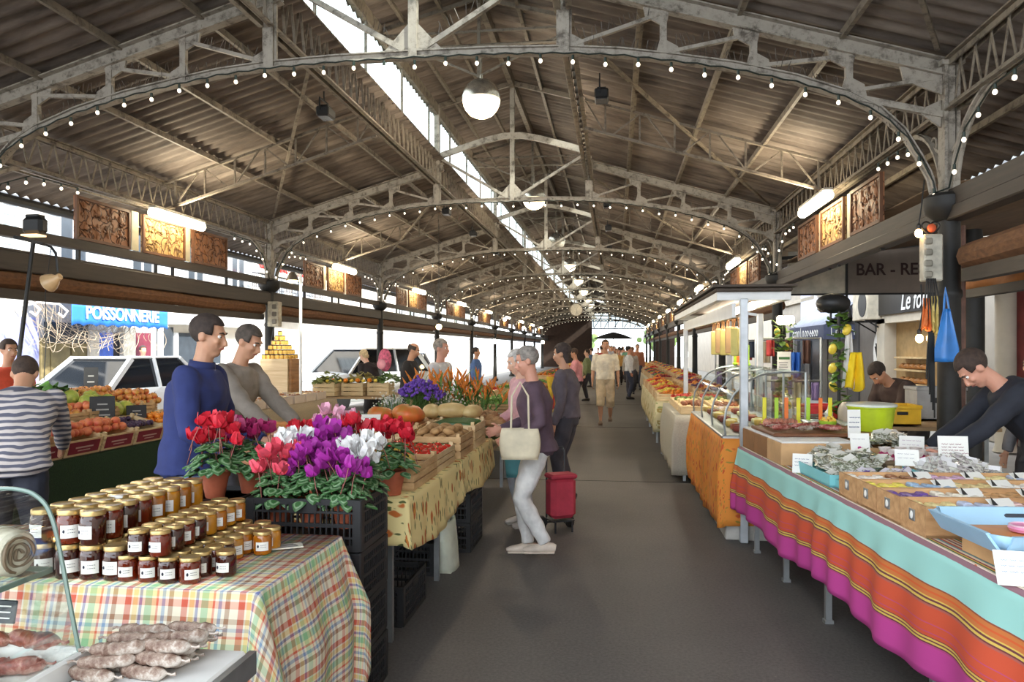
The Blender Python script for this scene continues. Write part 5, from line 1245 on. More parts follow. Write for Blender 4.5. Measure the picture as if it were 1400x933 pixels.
# ------------------------------------------------------------------ black crates and cyclamens
BLKP = mat((34, 34, 36), .45, 0, .1, 10, key='plastic')
def crate_me(w, l, h, name='plastic_crate', m=None, bars=True):
    b = MB(); e = .022
    b.box((0, 0, .008), (w - .02, l - .02, .012))
    for sx in (-1, 1):
        for sy in (-1, 1): b.box((sx * (w / 2 - e), sy * (l / 2 - e), h / 2), (e * 2, e * 2, h - .004), .005)
    for z, t in ((h - .014, .026), (h * .5, .016), (.016, .03), (h * .27, .010), (h * .75, .010)):
        for s in (-1, 1): b.box((0, s * (l / 2 - .008), z), (w - .02, .014, t)); b.box((s * (w / 2 - .008), 0, z), (.014, l - .02, t))
    k = int(w / .026)
    for i in range(1, k):
        x = -w / 2 + w * i / k
        for s in (-1, 1): b.box((x, s * (l / 2 - .008), h / 2), (.007, .010, h - .03))
    k = int(l / .026)
    for i in range(1, k):
        y = -l / 2 + l * i / k
        for s in (-1, 1): b.box((s * (w / 2 - .008), y, h / 2), (.010, .007, h - .03))
    for s in (-1, 1): b.box((0, s * (l / 2 - .008), h * .82), (.13, .018, .05), .004)
    return mesh_of(b, name, m or BLKP, 0)
CR = crate_me(.54, .40, .232)
for k in range(4):
    o = link('plastic_crate', CR); o.location = (-1.375, 3.46, .001 + .234 * k); o.rotation_euler = (0, 0, (-.02, .015, -.01, 0)[k]); tag(o, 'black plastic crate under the cyclamens, %s' % ('at the floor', 'second from the floor', 'third from the floor', 'topmost, holding the flower pots')[k], 'crate', 'black crates stacked by the plaid table')
for k in range(3):
    o = link('plastic_crate', CR); o.location = (-1.93, 3.50, .001 + .234 * k); tag(o, 'black plastic crate left of the cyclamen stack behind the jars, %s' % ('lowest', 'middle', 'highest')[k], 'crate', 'black crates behind the honey jars')
t = thing('plant_tray', 'low black tray holding the leftmost cyclamen pot', 'tray', (-1.86, 3.42, .704)); b = MB(); b.box((0, 0, .19), (.34, .36, .02), .004); b.box((0, 0, .1), (.28, .3, .2), .01)
for s in (-1, 1): b.box((s * .165, 0, .205), (.012, .36, .03)); b.box((0, s * .175, .205), (.34, .012, .03))
part('tray_body', b, BLKP, t)
TERRA = mat((176, 92, 62), .7, 0, .1, 12); SOIL = mat((52, 38, 30), .9); STEM = mat((150, 92, 84), .6)
def leaf_mat():
    t = NT('mat_cyclamen_leaf'); uv, s = uvsep(t); dx = t.math('SUBTRACT', s[0], .5); dy = t.math('SUBTRACT', s[1], .45); d = t.math('SQRT', t.math('ADD', t.math('MULTIPLY', dx, dx), t.math('MULTIPLY', dy, dy))); n = t.noise(24, 3, uv)
    v = t.math('ADD', d, t.math('MULTIPLY', t.math('SUBTRACT', n, .5), .25))
    return t.done(t.ramp(v, [(.08, (52, 92, 48)), (.2, (44, 84, 44)), (.29, (126, 152, 116)), (.34, (112, 142, 104)), (.42, (44, 84, 44)), (.6, (66, 108, 56))]), .45)
LEAF = leaf_mat()
def heart(b, c, M, s):
    k = len(b.v); n = 5
    for j in range(n + 1):
        for i in range(n + 1):
            u, v = i / n * 2 - 1, j / n; w = (1 - .95 * max(0, (v - .25) / .75) ** 1.6) * (.55 + .45 * min(1, v / .22)); y = v - .1 * (1 - abs(u)) * (1 - v) - .12 * (1 - v) * 0 + .14 * abs(u) * -1 * (1 - v)
            b.v.append(V(c) + M @ V((u * w * s * .62, y * s, s * .12 * (1 - u * u) - .22 * s * v * v))); b.uv[len(b.v) - 1] = (i / n, j / n)
    for j in range(n):
        for i in range(n): a = k + j * (n + 1) + i; b.f.append((a, a + 1, a + n + 2, a + n + 1)); b.mi.append(b.m)
def foliage(seed, R_=.135, H_=.15, k=70):
    rn = random.Random(seed); b = MB()
    for i in range(k):
        a = i * 2.4 + rn.uniform(-.3, .3); f = sqrt((i + .5) / k); r = R_ * f; z = H_ * (1 - f ** 2.2) + rn.uniform(-.02, .02)
        M = rot('Z', a - pi / 2) @ rot('X', .15 - f * .6 + rn.uniform(-.3, .3)); c = V((cos(a) * r * .8, sin(a) * r * .8, z)); heart(b, c, M, rn.uniform(.042, .064))
    return mesh_of(b, 'foliage', LEAF, 3.1)
FOL = [foliage(s) for s in (1, 2, 3)]
def bloom(rgb, seed, eye=None):
    rn = random.Random(seed); b = MB(); b.tube([(0, 0, -.12), (.004, .002, -.05), (.0, 0, 0), (.008, 0, .008)], .0022, 5); b.m = 1
    for p in range(5):
        a = p * 2 * pi / 5 + rn.uniform(-.25, .25); tw = rn.uniform(-.3, .3); L = .055 * rn.uniform(.9, 1.15); n = 7; k = len(b.v); M = rot('Z', a)
        for j in range(n + 1):
            v = j / n; w = .021 * sin(pi * min(1, .12 + v * .8)) ** .8 * 1.25
            for i in range(4):
                u = i / 3 * 2 - 1; ang = v * 1.25; q = V((.008 + L * .62 * sin(ang * .9) * .75, u * w, L * (1 - cos(ang)) * .9 + L * v * .35)); q.y += .006 * sin(v * 5 + u); q = rot('X', tw * v) @ q; b.v.append(M @ (q + V((0, 0, .002 * u * u))))
        for j in range(n):
            for i in range(3): x = k + j * 4 + i; b.f.append((x, x + 1, x + 5, x + 4)); b.mi.append(1)
    m = mat(rgb, .55, 0, .14, 40, key='petal'); return mesh_of(b, 'bloom', [STEM, m], 3.1)
BC = {'red': (208, 30, 52), 'white': (244, 242, 240), 'magenta': (150, 24, 84), 'purple': (168, 44, 156), 'pink': (232, 84, 104), 'pale pink': (232, 176, 196)}
BLO = {k: [bloom(c, i) for i in range(2)] for k, c in BC.items()}
b = MB(); b.lathe([(.045, 0), (.066, .105), (.072, .105), (.074, .13), (.066, .13), (.063, .112), (0, .112)], 20); b.m = 1; b.lathe([(.062, .114), (0, .118)], 12); POT = mesh_of(b, 'pot', [TERRA, SOIL])
plants = [('red', -1.86, 3.39, .906, 'in the leftmost terracotta pot on the black tray', .95, 11), ('magenta', -1.755, 3.53, .906, 'behind the leftmost red one on the black tray', .9, 8),
          ('pink', -1.535, 3.365, .79, 'at the front left of the crate', .95, 12), ('purple', -1.375, 3.365, .79, 'at the front middle of the crate', .95, 10), ('purple', -1.215, 3.365, .79, 'at the front right of the crate', .92, 11),
          ('white', -1.54, 3.545, .83, 'behind the pink one, left rear of the crate', .95, 11), ('purple', -1.38, 3.55, .85, 'at the middle rear of the crate', 1.0, 11), ('white', -1.205, 3.545, .81, 'at the right rear corner of the crate', .95, 11),
          ('red', -1.66, 4.07, .81, 'behind the left white one, on the yellow cloth', 1.0, 10), ('red', -1.42, 4.06, .85, 'behind the purple ones, on the yellow cloth', 1.05, 11), ('pale pink', -1.54, 4.14, .88, 'farthest back on the yellow cloth', 1.0, 8), ('red', -1.20, 4.06, .81, 'at the aisle corner of the yellow cloth', 1.0, 10)]
for i, (col, x, y, z, where, s, nb) in enumerate(plants):
    o = thing('potted_cyclamen', '%s cyclamen %s' % (col if nb else 'flowerless', where), 'potted plant', (x, y, z), i * 1.3, 'cyclamens by the honey table'); o.scale = (s, s, s)
    link('pot', POT, o); f = link('foliage', FOL[i % 3], o); f.location = (0, 0, .125)
    rn = random.Random(i + 40)
    for k in range(nb + (4 if nb else 0)):
        a = k * 2.4 + rn.uniform(-.3, .3); r = .115 * sqrt((k + .4) / (nb + 4)) ; q = link('bloom', BLO[col][k % 2], o)
        q.location = (cos(a) * r, sin(a) * r, .33 + rn.uniform(-.055, .055) - r * .3); q.rotation_euler = (rn.uniform(-.4, .4), rn.uniform(-.4, .4), rn.uniform(0, 6)); q.scale = (1.08,) * 3
# ------------------------------------------------------------------ produce helpers
LWOOD = mk_wood((232, 208, 164), (200, 168, 122), (3, 3, 14), .7, '_crate'); LWOOD2 = mk_wood((216, 182, 134), (176, 138, 92), (3, 3, 14), .7, '_crate2')
WC = {}
def wood_crate_me(w, l, h, m):
    k = (w, l, h, m.name)
    if k in WC: return WC[k]
    b = MB(); b.box((0, 0, .006), (w, l, .008)); g = h / 3
    for s in (-1, 1):
        for i in range(3):
            if i == 2 and h < .1: continue
            b.box((0, s * (l / 2 - .004), g * (i + .5) + .004), (w, .008, g * .82)); b.box((s * (w / 2 - .004), 0, g * (i + .5) + .004), (.008, l - .016, g * .82))
        for s2 in (-1, 1): b.box((s * (w / 2 - .022), s2 * (l / 2 - .022), h / 2 + .012), (.026, .026, h + .02))
    WC[k] = mesh_of(b, 'wooden_crate', m, 0); return WC[k]
def wood_crate(label, x, y, z, w, l, h, m=None, rz=0, tilt=0, group=None, cat='crate', name='wooden_crate'):
    o = link(name, wood_crate_me(w, l, h, m or LWOOD)); o.location = (x, y, z); o.rotation_euler = (tilt, 0, rz); tag(o, label, cat, group); return o
def fruit_mat(rgb, rgb2, rough=.35, sc=8):
    t = NT('mat_fruit'); n = t.noise(sc, 4, t.coord()); return t.done(t.ramp(n, [(.35, rgb2), (.62, rgb)]), rough)
def round_me(name, r, m, squash=.95, ribs=0, stem=None, dimple=.0, long_=1.0):
    b = MB(); n = 24 if ribs else 16; mm = 12; vs = []
    b.ball((0, 0, r * squash), (r, r * long_, r * squash), n, mm)
    if ribs:
        for p in b.v:
            a = atan2(p.y, p.x); k = 1 + .07 * cos(a * ribs); p.x *= k; p.y *= k
    if dimple:
        for p in b.v:
            q = sqrt(p.x ** 2 + p.y ** 2) / r
            if p.z > r * squash: p.z -= dimple * r * max(0, 1 - q * 2.2)
    mats = [m]
    if stem: b.m = 1; b.tube([(0, 0, 2 * r * squash - dimple * r - .004), (r * .05, 0, 2 * r * squash + r * .12), (r * .12, 0, 2 * r * squash + r * .25)], [r * .12, r * .07, r * .08], 6); mats.append(mat(stem, .7))
    return mesh_of(b, name, mats, 1)
FM = dict(orange=round_me('orange', .038, fruit_mat((236, 142, 32), (222, 116, 24), .4, 30)), tomato=round_me('tomato', .034, fruit_mat((212, 46, 28), (190, 34, 22), .2), .85, 0, (70, 110, 50), .1), apple=round_me('apple', .036, fruit_mat((206, 70, 52), (220, 176, 84), .3), .92, 0, (90, 66, 40), .25), melon=round_me('melon', .075, fruit_mat((200, 196, 84), (150, 168, 70), .5, 14), .95, 10, (120, 120, 60)), lemon=round_me('lemon', .03, fruit_mat((238, 214, 86), (226, 196, 60), .4, 20), .95, 0, None, 0, 1.45), peach=round_me('peach', .034, fruit_mat((232, 150, 90), (206, 84, 66), .5), .95, 0, None, .1), potato=round_me('potato', .04, fruit_mat((190, 150, 100), (160, 120, 78), .7, 20), .75, 0, None, 0, 1.35), pumpkin=round_me('pumpkin', .14, fruit_mat((216, 106, 48), (186, 128, 60), .45), .62, 9, (120, 110, 70), .15), pear=round_me('pear', .033, fruit_mat((206, 200, 96), (186, 170, 70), .4), 1.25, 0, (90, 70, 40)), plum=round_me('plum', .024, fruit_mat((84, 54, 88), (60, 40, 70), .4), 1.0), mandarin=round_me('mandarin', .030, fruit_mat((240, 150, 40), (226, 122, 26), .4, 40), .85, 0, (70, 110, 50), .08), radish=round_me('shallot', .022, fruit_mat((150, 70, 50), (120, 56, 44), .4), 1.1), squash=round_me('squash', .09, fruit_mat((214, 188, 132), (196, 164, 108), .5), .8, 0, (150, 130, 80), 0, 1.6))
FR = dict(orange=.038, tomato=.034, apple=.036, melon=.075, lemon=.03, peach=.034, potato=.036, pumpkin=.14, pear=.033, plum=.024, mandarin=.03, radish=.022, squash=.09)
CNAME = dict(orange='bright orange', tomato='red ripe tomato', apple='red and yellow apple', melon='yellow green melon', lemon='yellow lemon', peach='blushed peach', potato='brown potato', pear='yellow pear', plum='dark plum', mandarin='small mandarin', radish='brown shallot', pumpkin='orange pumpkin', squash='beige squash')
fr_rnd = random.Random(77)
def fill(kind, x, y, z, w, l, layers, where, group, step=1.9, heap=.0, maxn=60, kindname=None):
    r = FR[kind]; n = 0
    for L_ in range(layers):
        k = L_ * r * .9; nx = max(1, int((w - 2 * k) / (step * r))); ny = max(1, int((l - 2 * k) / (step * r)))
        for i in range(nx):
            for j in range(ny):
                if n >= maxn: return
                o = link(kindname or {'radish': 'shallot'}.get(kind, kind), FM[kind]); n += 1
                o.location = (x - w / 2 + k + (i + .5) * (w - 2 * k) / nx + fr_rnd.uniform(-.12, .12) * r, y - l / 2 + k + (j + .5) * (l - 2 * k) / ny + fr_rnd.uniform(-.12, .12) * r, z + L_ * r * 1.35 + fr_rnd.uniform(0, .1) * r)
                o.rotation_euler = (fr_rnd.uniform(-.5, .5), fr_rnd.uniform(-.5, .5), fr_rnd.uniform(0, 6)); s = fr_rnd.uniform(.9, 1.08); o.scale = (s, s, s)
                tag(o, '%s %s' % (CNAME[kind], where), {'radish': 'shallot'}.get(kind, kind), group)
def heap(name, label, cat, x, y, z, w, l, h, m, r, k, seed=0, flat=.8):
    """what nobody could count: one mounded mass"""
    rn = random.Random(seed); b = MB()
    for i in range(k):
        u, v = rn.uniform(-1, 1), rn.uniform(-1, 1); zz = h * (1 - max(abs(u), abs(v)) ** 2) * rn.uniform(.75, 1)
        s = r * rn.uniform(.7, 1.2); b.ball((u * (w / 2 - r), v * (l / 2 - r), zz + s * .6), (s * rn.uniform(.8, 1.3), s, s * flat), 7, 5, rot('Z', rn.uniform(0, 3)))
    b.box((0, 0, h * .3), (w - r, l - r, h * .6), h * .2)
    o = solo(name, b, m, label, cat, loc=V((x, y, z)), smooth=1, kind='stuff'); return o
def greens(name, label, x, y, z, w, l, h, rgb, k=160, seed=0, size=.06):
    rn = random.Random(seed); b = MB()
    for i in range(k):
        u, v = rn.uniform(-1, 1), rn.uniform(-1, 1); c = (u * w / 2, v * l / 2, h * (1 - .6 * max(abs(u), abs(v)) ** 2) * rn.uniform(.5, 1)); heart(b, c, rot('Z', rn.uniform(0, 6.3)) @ rot('X', rn.uniform(-.6, 1.0)), size * rn.uniform(.7, 1.5))
    b.uv = {}; return solo(name, b, mat(rgb, .55, 0, .25, 12, key='leafy'), label, 'leafy greens', loc=V((x, y, z)), smooth=1.2, kind='stuff')
def slate(label, x, y, z, w, h, rz, tilt=-.25, group='slate price signs on the fruit stall'):
    t = thing('price_slate', label, 'price sign', (x, y, z), rz, group); b = MB(); M = rot('X', tilt); b.box((0, 0, h / 2), (w, .012, h), .004, M); part('slate', b, mat((44, 42, 42), .6, 0, .15), t)
    b = MB()
    for i in range(3): b.box((0, -.008, h * (.3 + i * .2)), (w * (.6 - i * .1), .002, h * .05), 0, M)
    part('chalk_writing', b, mat((170, 166, 160), .8), t)
def card(label, loc, w, h, rz, tilt, lines, head=None, col=(60, 70, 130), group='handwritten price cards on the soap and herb stall', pink=False):
    t = thing('price_card', label, 'price card', loc, rz, group); M = rot('X', tilt); b = MB(); b.box((0, 0, h / 2), (w, .003, h), 0, M); part('card', b, PAPER, t)
    b = MB(); rn = random.Random(int(abs(loc[0] * 1000)))
    for i in range(lines):
        z = h * (.72 - .5 * i / max(1, lines)); x = -w * .38
        while x < w * .3:
            L = rn.uniform(.04, .11) * w * 2; pts = [M @ V((x + L * k / 6, -.0026, z + h * .022 * sin(k * 2.4 + i))) for k in range(7)]; b.tube(pts, h * .008, 4, False); x += L + w * .05
    part('handwriting', b, mat(col, .6), t)
    if head: text('heading', head, h * .2, mat((50, 60, 110), .6), t, M @ V((0, -.0028, h * .87)), M @ plane((1, 0, 0), (0, 0, 1)), .0004, .001)
    if pink: b = MB(); b.ball(M @ V((-w * .05, -.003, h * .3)), (w * .1, .0012, w * .09), 10, 6); b.ball(M @ V((w * .08, -.003, h * .24)), (w * .07, .0012, w * .1), 10, 6); part('pink_flower_print', b, mat((196, 60, 130), .6), t)
    return t
def scarf_heap(): pass

# ------------------------------------------------------------------ vegetable stall with the yellow cloth
ZV = .80
table('trestle table under the yellow vegetable stall cloth, nearer half', -2.14, -1.12, 3.98, 5.30, ZV); table('trestle table under the yellow vegetable stall cloth, farther half', -2.5, -1.12, 5.32, 6.75, ZV)
solo('tablecloth', cloth(-2.14, -1.09, 3.97, 5.34, ZV, (.27, .30, .02, .2), .012, 18, .02, 'plan', 8, seed=2, hemvar=.03), PROV_Y, 'yellow cloth printed with orange sprigs, nearer half of the vegetable stall', 'tablecloth', 'yellow printed cloths on the vegetable stall', solid=.003, smooth=1)
solo('tablecloth', cloth(-2.5, -1.09, 5.36, 6.78, ZV + .002, (.25, .28, .2, .2), .012, 18, .02, 'plan', 8, seed=4, hemvar=.03), PROV_Y, 'yellow cloth printed with orange sprigs, farther half of the vegetable stall', 'tablecloth', 'yellow printed cloths on the vegetable stall', solid=.003, smooth=1)
zc = ZV + .008
gv = 'wooden crates on the vegetable stall'
wood_crate('pale wooden crate of lemons and pears at the near aisle corner of the stall', -1.32, 4.46, zc, .42, .56, .13, LWOOD2, group=gv)
fill('lemon', -1.40, 4.54, zc + .085, .24, .34, 2, 'in the near aisle corner crate', 'lemons in the near crate'); fill('pear', -1.22, 4.30, zc + .075, .16, .2, 2, 'in the near aisle corner crate', 'pears in the near crate')
wood_crate('pale wooden crate of tomatoes on the aisle edge', -1.33, 5.05, zc, .42, .56, .12, LWOOD, group=gv)
fill('tomato', -1.33, 5.06, zc + .075, .38, .52, 2, 'in the aisle edge tomato crate', 'tomatoes in the aisle crate', 1.85)
wood_crate('wooden crate of shallots behind the lemons', -1.80, 4.72, zc, .42, .5, .12, LWOOD2, group=gv); fill('radish', -1.80, 4.72, zc + .08, .36, .44, 2, 'in the crate behind the lemons', 'shallots in the crate', 2.0, maxn=70)
wood_crate('wooden crate of pears left of the lemons', -1.90, 4.30, zc, .40, .32, .11, LWOOD, group=gv); fill('pear', -1.90, 4.30, zc + .05, .34, .26, 1, 'in the crate left of the lemons', 'pears in the left crate')
for i, (x, y, w, l, h, lab) in enumerate(((-1.30, 5.68, .40, .5, .16, 'deep pale crate on the aisle edge behind the tomatoes'), (-1.76, 5.30, .44, .4, .15, 'pale crate left of the tomato crate'), (-1.76, 5.76, .44, .4, .17, 'pale crate behind the shallots'), (-1.30, 6.25, .40, .5, .19, 'pale crate of courgettes on the farther aisle edge'), (-1.78, 6.22, .44, .4, .18, 'pale crate below the squashes'), (-2.24, 5.66, .40, .5, .15, 'pale crate on the inner side of the stall'))):
    wood_crate(lab, x, y, zc, w, l, h, LWOOD if i % 2 else LWOOD2, group=gv)
fill('potato', -2.24, 5.66, zc + .03, .36, .44, 2, 'in the inner side crate', 'potatoes in the inner crate', 2.0, maxn=50); fill('apple', -1.76, 5.30, zc + .04, .36, .32, 2, 'in the crate left of the tomatoes', 'apples by the tomatoes')
b = MB(); cg = fruit_mat((60, 96, 44), (44, 76, 36), .4)
for i in range(9):
    b = MB(); b.tube([(-.16, 0, .03), (-.15, 0, .03), (-.05, .006, .034), (.08, 0, .034), (.15, 0, .03), (.17, 0, .03)], [.008, .02, .026, .026, .02, .006], 10)
    o = solo('courgette', b, cg, 'dark green courgette in the farther aisle crate, %s from the front' % ORD[i], 'courgette', 'courgettes in the farther crate', loc=V((-1.30, 6.06 + i * .048, zc + .15)))
fill('potato', -1.30, 5.68, zc + .11, .34, .44, 2, 'in the deep pale crate behind the tomatoes', 'potatoes in the deep crate', 2.0, maxn=60)
for i, (k, x, y, z, s, lab) in enumerate((('pumpkin', -1.72, 6.25, .98, .95, 'flattened orange pumpkin on the crates before the purple flowers'), ('pumpkin', -1.98, 6.32, .98, .8, 'smaller orange pumpkin left of the flattened one'), ('squash', -1.42, 6.62, .99, 1.0, 'large beige squash leaning before the orange flowers'), ('squash', -1.24, 6.68, .99, .85, 'smaller beige squash at the aisle side'), ('squash', -1.60, 6.66, .99, .9, 'pale squash between pumpkin and beige squash'))):
    o = link(k, FM[k]); o.location = (x, y, z); o.scale = (s, s, s); o.rotation_euler = (0, .15, i * .9); tag(o, lab, k)
wood_crate('pale crate carrying the beige squashes at the stall end', -1.40, 6.64, zc, .5, .24, .18, LWOOD, group=gv)
heap('potato_heap', 'brown potatoes mounded at the far aisle end of the vegetable stall', 'potatoes', -1.18, 7.05, .9, .4, .4, .1, fruit_mat((176, 136, 92), (140, 104, 70), .7), .035, 70, 3)
card('white price card before the purple flowers on the vegetable stall', (-1.98, 6.05, .96), .16, .12, .1, -.5, 2, None, (90, 90, 90), 'price cards on the vegetable stall')
# under the table
for k, (x, y, z, lab) in enumerate(((-1.32, 6.2, 0, 'below the farther half, lowest'), (-1.32, 6.2, .234, 'below the farther half, upper'), (-1.45, 5.55, 0, 'below the farther half near the bag'), (-1.40, 4.55, 0, 'below the nearer half beside the metal leg'), (-1.62, 4.1, 0, 'below the nearer half behind the cyclamen stack'))):
    o = link('plastic_crate', CR); o.location = (x, y, z + .001); o.rotation_euler = (0, 0, pi / 2); tag(o, 'black plastic crate under the vegetable stall, ' + lab, 'crate', 'black crates under the vegetable stall')
bag('shopping_bag', 'white and lime plastic bag standing under the yellow cloth', (-1.22, 5.52, 0), pi / 2, (.34, .16, .36), (222, 228, 210), .1)

# flower buckets behind the vegetables
BUCKET = mat((60, 66, 64), .5)
def bouquet(label, x, y, z, kind, seed, R_=.17):
    t = thing('flower_bouquet', label, 'bouquet', (x, y, z), 0, 'cut flower bouquets on the stall'); rn = random.Random(seed)
    b = MB(); b.lathe([(.08, 0), (.11, .24), (.115, .24), (.112, .25), (.1, .24), (.08, .03)], 16); part('bucket', b, BUCKET, t)
    b = MB(); f = MB(); f2 = MB()
    for i in range(70 if kind == 'purple' else 34 if kind == 'white' else 18):
        a = i * 2.4; r = R_ * sqrt((i + .5) / (70 if kind == 'purple' else 34 if kind == 'white' else 18)) * 1.15; top = V((cos(a) * r * 1.1, sin(a) * r * 1.1, .42 + .10 * (1 - (r / R_) ** 2) + rn.uniform(-.03, .03)))
        if kind == 'orange': top += V((cos(a) * r * .5, sin(a) * r * .5, rn.uniform(0, .16)))
        b.tube([(cos(a) * .04, sin(a) * .04, .05), top * .6 + V((0, 0, .06)), top], .004, 4)
        if kind == 'purple':
            for q in range(4): f.ball(top + V((rn.gauss(0, .012), rn.gauss(0, .012), rn.gauss(0, .012))), rn.uniform(.012, .02), 6, 4)
        elif kind == 'white':
            for q in range(5): f.ball(top + V((rn.gauss(0, .03), rn.gauss(0, .03), rn.gauss(0, .03))), rn.uniform(.005, .010), 5, 4)
        else:
            d = V((cos(a) * .5, sin(a) * .5, 1)).normalized()
            for q in range(3): f.tube([top + d * (q * .03), top + d * (q * .03 + .02) + V((cos(a + q * 3) * .03, sin(a + q * 3) * .03, .03)), top + d * (q * .03 + .03) + V((cos(a + q * 3) * .055, sin(a + q * 3) * .055, .07))], [.007, .011, .002], 6)
        for _ in range({'purple': i % 2, 'white': i % 2, 'orange': 3}[kind]):
            k = len(f2.v); M = rot('Z', a + _) @ rot('X', rn.uniform(.3, 1.1)); L = rn.uniform(.12, .24); c = top * (.6 + .15 * _)
            for j in range(5):
                for s in (-1, 1): f2.v.append(c + M @ V((s * .014 * sin(pi * (.1 + .85 * j / 4)), L * j / 4, .05 * sin(j * .7))))
            for j in range(4): f2.f.append((k + j * 2, k + j * 2 + 1, k + j * 2 + 3, k + j * 2 + 2)); f2.mi.append(0)
    part('stems', b, mat((84, 116, 60), .6), t); part('blossoms', f, mat({'purple': (112, 70, 178), 'white': (228, 226, 216), 'orange': (226, 132, 46)}[kind], .55, 0, .2, 30, key='b'), t, smooth=1)
    part('leaves', f2, mat((98, 138, 62) if kind != 'white' else (146, 158, 130), .55, 0, .2), t, smooth=1)
table('low table under the flower buckets', -2.7, -1.2, 7.3, 8.9, .62)
for i, (x, y, k, lab) in enumerate(((-1.90, 7.40, 'purple', 'purple flower bouquet in a bucket behind the pumpkins'), (-2.22, 7.62, 'white', 'white wrapped flower bouquet left of the purple bouquet'), (-1.74, 7.66, 'white', 'white flower sprays right of the purple bouquet'), (-1.72, 8.02, 'orange', 'orange bird of paradise bouquet nearest behind the purple flowers'), (-1.45, 8.15, 'orange', 'orange bird of paradise bouquet towards the aisle'), (-1.95, 8.3, 'orange', 'orange bird of paradise bouquet farthest left'))): bouquet(lab, x, y, .62 if k != 'purple' else .76, k, i)
b = MB(); b.box((-1.90, 7.40, .69), (.3, .3, .14), .004); solo('storage_box', b, mat((150, 128, 96), .8), 'small box raising the purple flower bucket', 'box')
greens('leafy_greens', 'green leafy bunches with orange tips right of the tall flowers', -1.36, 7.75, .62, .5, .7, .36, (92, 120, 60), 200, 3)
greens('leafy_greens', 'dark green leafy vegetables heaped behind the pale crates, left of the pumpkins', -2.60, 7.35, .80, .75, .8, .16, (52, 88, 42), 260, 5)
wood_crate('brown card crate in front of the dark leafy greens', -2.52, 6.98, .795, .5, .30, .16, mat((176, 150, 112), .8), group=gv)
b = MB(); b.box((-2.58, 7.28, .40), (.8, .95, .78), .02); solo('storage_box', b, mat((150, 128, 96), .8), 'large plain box under the leafy greens', 'box')
# orange printed cartons by the nut stall
for i, (x, y, lab) in enumerate(((-3.56, 7.0, 'left'), (-3.22, 7.25, 'right'))):
    t = thing('printed_carton', 'orange printed fruit carton standing behind the cyclamens, %s one' % lab, 'carton', (x, y, .55), .1, 'orange printed cartons'); b = MB(); b.box((0, 0, .16), (.36, .3, .32), .006); part('carton_box', b, provence_mat('carton%d' % i, (214, 132, 60), 7, (196, 80, 40), (120, 110, 60)) if False else fruit_mat((220, 140, 64), (176, 120, 60), .7, 12), t); b = MB(); b.box((0, -.152, .17), (.24, .004, .18)); part('printed_panel', b, mat((206, 176, 84), .7, 0, .4, 18), t)
b = MB(); b.box((-3.40, 7.15, .27), (.78, .6, .54), .02); solo('storage_box', b, mat((128, 108, 84), .8), 'plain box under the orange printed cartons', 'box')

# ------------------------------------------------------------------ fruit stall at the left
def turf():
    t = NT('mat_turf'); n = t.noise(90, 4, t.coord(), .8); t.bump(n, .8, .01); return t.done(t.ramp(n, [(.3, (10, 30, 10)), (.7, (34, 66, 26))]), .9)
TURF = turf()
FX0, FX1, FY0, FY1 = -5.5, -4.08, 4.75, 7.35
b = MB(); b.box(((FX0 + FX1) / 2, (FY0 + FY1) / 2, .39), (FX1 - FX0, FY1 - FY0, .78), .015); solo('fruit_stall', b, TURF, 'fruit stall base covered in dark green artificial grass', 'stall')
def lerp_z(x): return .79 + (FX1 - x) * .30
b = MB(); b.poly([(FX1, FY0, .78), (FX0, FY0, .78), (FX0, FY0, lerp_z(FX0) - .01), (FX1, FY0, lerp_z(FX1) - .01)], (0, FY1 - FY0, 0)); solo('stall_riser', b, mat((96, 78, 60), .8), 'sloping display board of the fruit stall', 'display board')
MAROON = mat((132, 30, 50), .6); gf = 'maroon fronted crates on the fruit stall'
ys = [FY0 + .28 + i * .42 for i in range(6)]
for i, y in enumerate(ys):
    t = thing('fruit_crate', 'maroon fronted fruit crate along the fruit stall edge, %s from its near end' % ORD[i], 'crate', (FX1 - .17, y, .80 + .03), 0, gf); t.rotation_euler = (0, .29, 0)
    o = link('wooden_box', wood_crate_me(.34, .40, .13, LWOOD), t); b = MB(); b.box((.172, 0, .068), (.004, .34, .095)); part('maroon_label', b, MAROON, t); b = MB(); b.box((.1735, 0, .07), (.003, .20, .012)); b.box((.1735, 0, .045), (.003, .14, .008)); part('label_print', b, mat((206, 170, 160), .6), t)
kinds = ['apple', 'peach', 'peach', 'plum', 'mandarin', 'mandarin']
for i, (y, k) in enumerate(zip(ys, kinds)): fill(k, FX1 - .18, y, lerp_z(FX1 - .18) + .075, .28, .34, 2, 'in the %s maroon crate from the near end' % ORD[i], '%s fruit in the %s maroon crate' % (k, ORD[i]), 1.95, maxn=44)
for i, (k, y) in enumerate((('lemon', ys[0]), ('pear', ys[1]), ('apple', ys[2]), ('peach', ys[3]))):
    wood_crate('pale wooden crate in the second row of the fruit stall, %s from the near end' % ORD[i], FX1 - .60, y, .96, .38, .40, .10, LWOOD2, 0, 0, 'second row crates on the fruit stall'); fill(k, FX1 - .60, y, 1.02, .32, .34, 2, 'in the second row, %s crate of the fruit stall' % ORD[i], '%s in second row' % k, 1.95, maxn=40)
for i, (x, y, z) in enumerate(((-4.62, 6.35, .98), (-4.60, 6.53, .98), (-4.63, 6.72, .98), (-4.78, 6.42, 1.06), (-4.78, 6.60, 1.06), (-4.76, 6.80, 1.06), (-4.93, 6.5, 1.13), (-4.95, 6.7, 1.13))):
    o = link('melon', FM['melon']); o.location = (x, y, z); o.rotation_euler = (.2 * i, .3, i); tag(o, 'yellow green melon in the pile above the mandarins, %s counting from the aisle' % ORD[i], 'melon', 'melons on the fruit stall')
